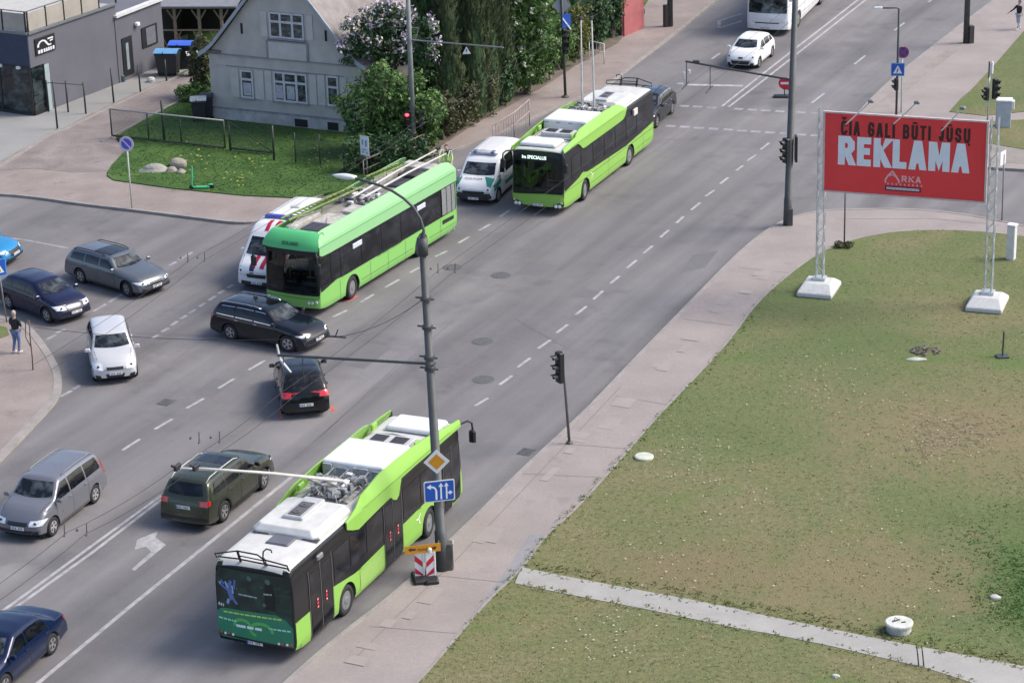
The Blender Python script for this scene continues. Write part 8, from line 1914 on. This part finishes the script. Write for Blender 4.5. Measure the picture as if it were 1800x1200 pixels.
tufts('edge_grass', [(905, 1018), (980, 1034), (1137, 1063), (1300, 1097), (1450, 1126), (1625, 1165), (1725, 1198), (1715, 1206), (1625, 1178), (1450, 1139), (1300, 1110), (1137, 1076), (980, 1047), (903, 1030)], 2600, .10, G1, 12, .165, 1.3)
tufts('edge_grass', [(730, 1200), (845, 1058), (955, 935), (1100, 788), (1207, 670), (1270, 606), (1326, 529), (1376, 485), (1386, 489), (1284, 610), (1219, 675), (1112, 794), (967, 941), (857, 1064), (742, 1204)], 4200, .09, G1, 13, .155, 1.3)
def flowers(name, region, n, m_, seed, z, r, label, clustered=True):
    rnd = random.Random(seed); q = MB(); cl = [(rnd.choice(region)) for _ in range(1)]
    for _ in range(n):
        c = rnd.choice(region); px, py = rnd.gauss(c[0], c[2]), rnd.gauss(c[1], c[2]*.7); p = at(px, py, z); s_ = r*rnd.uniform(.6, 1.3)
        q.add([p+Vector((s_*cos(a), s_*sin(a), 0)) for a in (0, 1.05, 2.1, 3.14, 4.19, 5.24)], [tuple(range(6))]); q.add([p+Vector((s_*cos(a)*.3, 0, s_*sin(a)-s_*.2)) for a in (0, 1.6, 3.14, 4.7)], [(0, 1, 2, 3)])
    return tag(q.build(name, m_), kind='stuff', label=label, cat='flowers')
flowers('daisies', [(1060, 1120, 45), (1250, 860, 60), (1210, 780, 40), (1480, 640, 60), (1420, 690, 60), (1560, 980, 90), (1150, 1000, 60), (1650, 760, 60)], 330, mat('daisy_white', (.55, .57, .45), .8), 7, .21, .028, 'scattered small white daisies in the dry lawn')
flowers('dandelions', [(440, 275, 18), (560, 268, 14), (340, 275, 16), (420, 310, 12)], 60, mat('dandelion_yellow', (.55, .52, .10), .8), 8, .27, .05, 'scattered yellow dandelions in the green verge before the grey house')
# dry bare patch with twigs on the lawn
q = MB(); rnd = random.Random(4)
for _ in range(420):
    px, py = rnd.gauss(1660, 62), rnd.gauss(760, 24); p = at(px, py, .16); a = rnd.uniform(0, 6.28); l = rnd.uniform(.06, .3); q.tube([p, p+Vector((cos(a)*l, sin(a)*l, rnd.uniform(0, .05)))], .008, 4)
tag(q.build('dry_straw', mat('straw_pale', (.33, .27, .19), .9, var=.2)), kind='stuff', label='scatter of dry straw on the bare patch of the lawn', cat='straw')

# ------------------------------------------------------------------ light
w = bpy.data.worlds.new('World'); SC.world = w; w.use_nodes = True; nt = w.node_tree; bg = nt.nodes['Background']
sky = nt.nodes.new('ShaderNodeTexSky'); sky.sky_type = 'NISHITA'; sky.sun_disc = False
SUN_EL, SUN_AZ = radians(46), radians(86)        # azimuth measured from +y toward +x
sky.sun_elevation = SUN_EL; sky.sun_rotation = SUN_AZ; sky.air_density = 0.65; sky.dust_density = 2.2; sky.ozone_density = 0.4
nt.links.new(sky.outputs[0], bg.inputs[0]); bg.inputs[1].default_value = .13
s = bpy.data.lights.new('sun', 'SUN'); s.energy = 1.5; s.angle = radians(24); s.color = (1, .95, .88); so = bpy.data.objects.new('sun', s); COL.objects.link(so)
d = Vector((sin(SUN_AZ)*cos(SUN_EL), cos(SUN_AZ)*cos(SUN_EL), sin(SUN_EL))); so.rotation_euler = d.to_track_quat('Z', 'Y').to_euler()
SC.view_settings.view_transform = 'Standard'; SC.view_settings.look = 'None'; SC.view_settings.exposure = 1.16; SC.view_settings.gamma = 1
SC.render.engine = 'CYCLES'
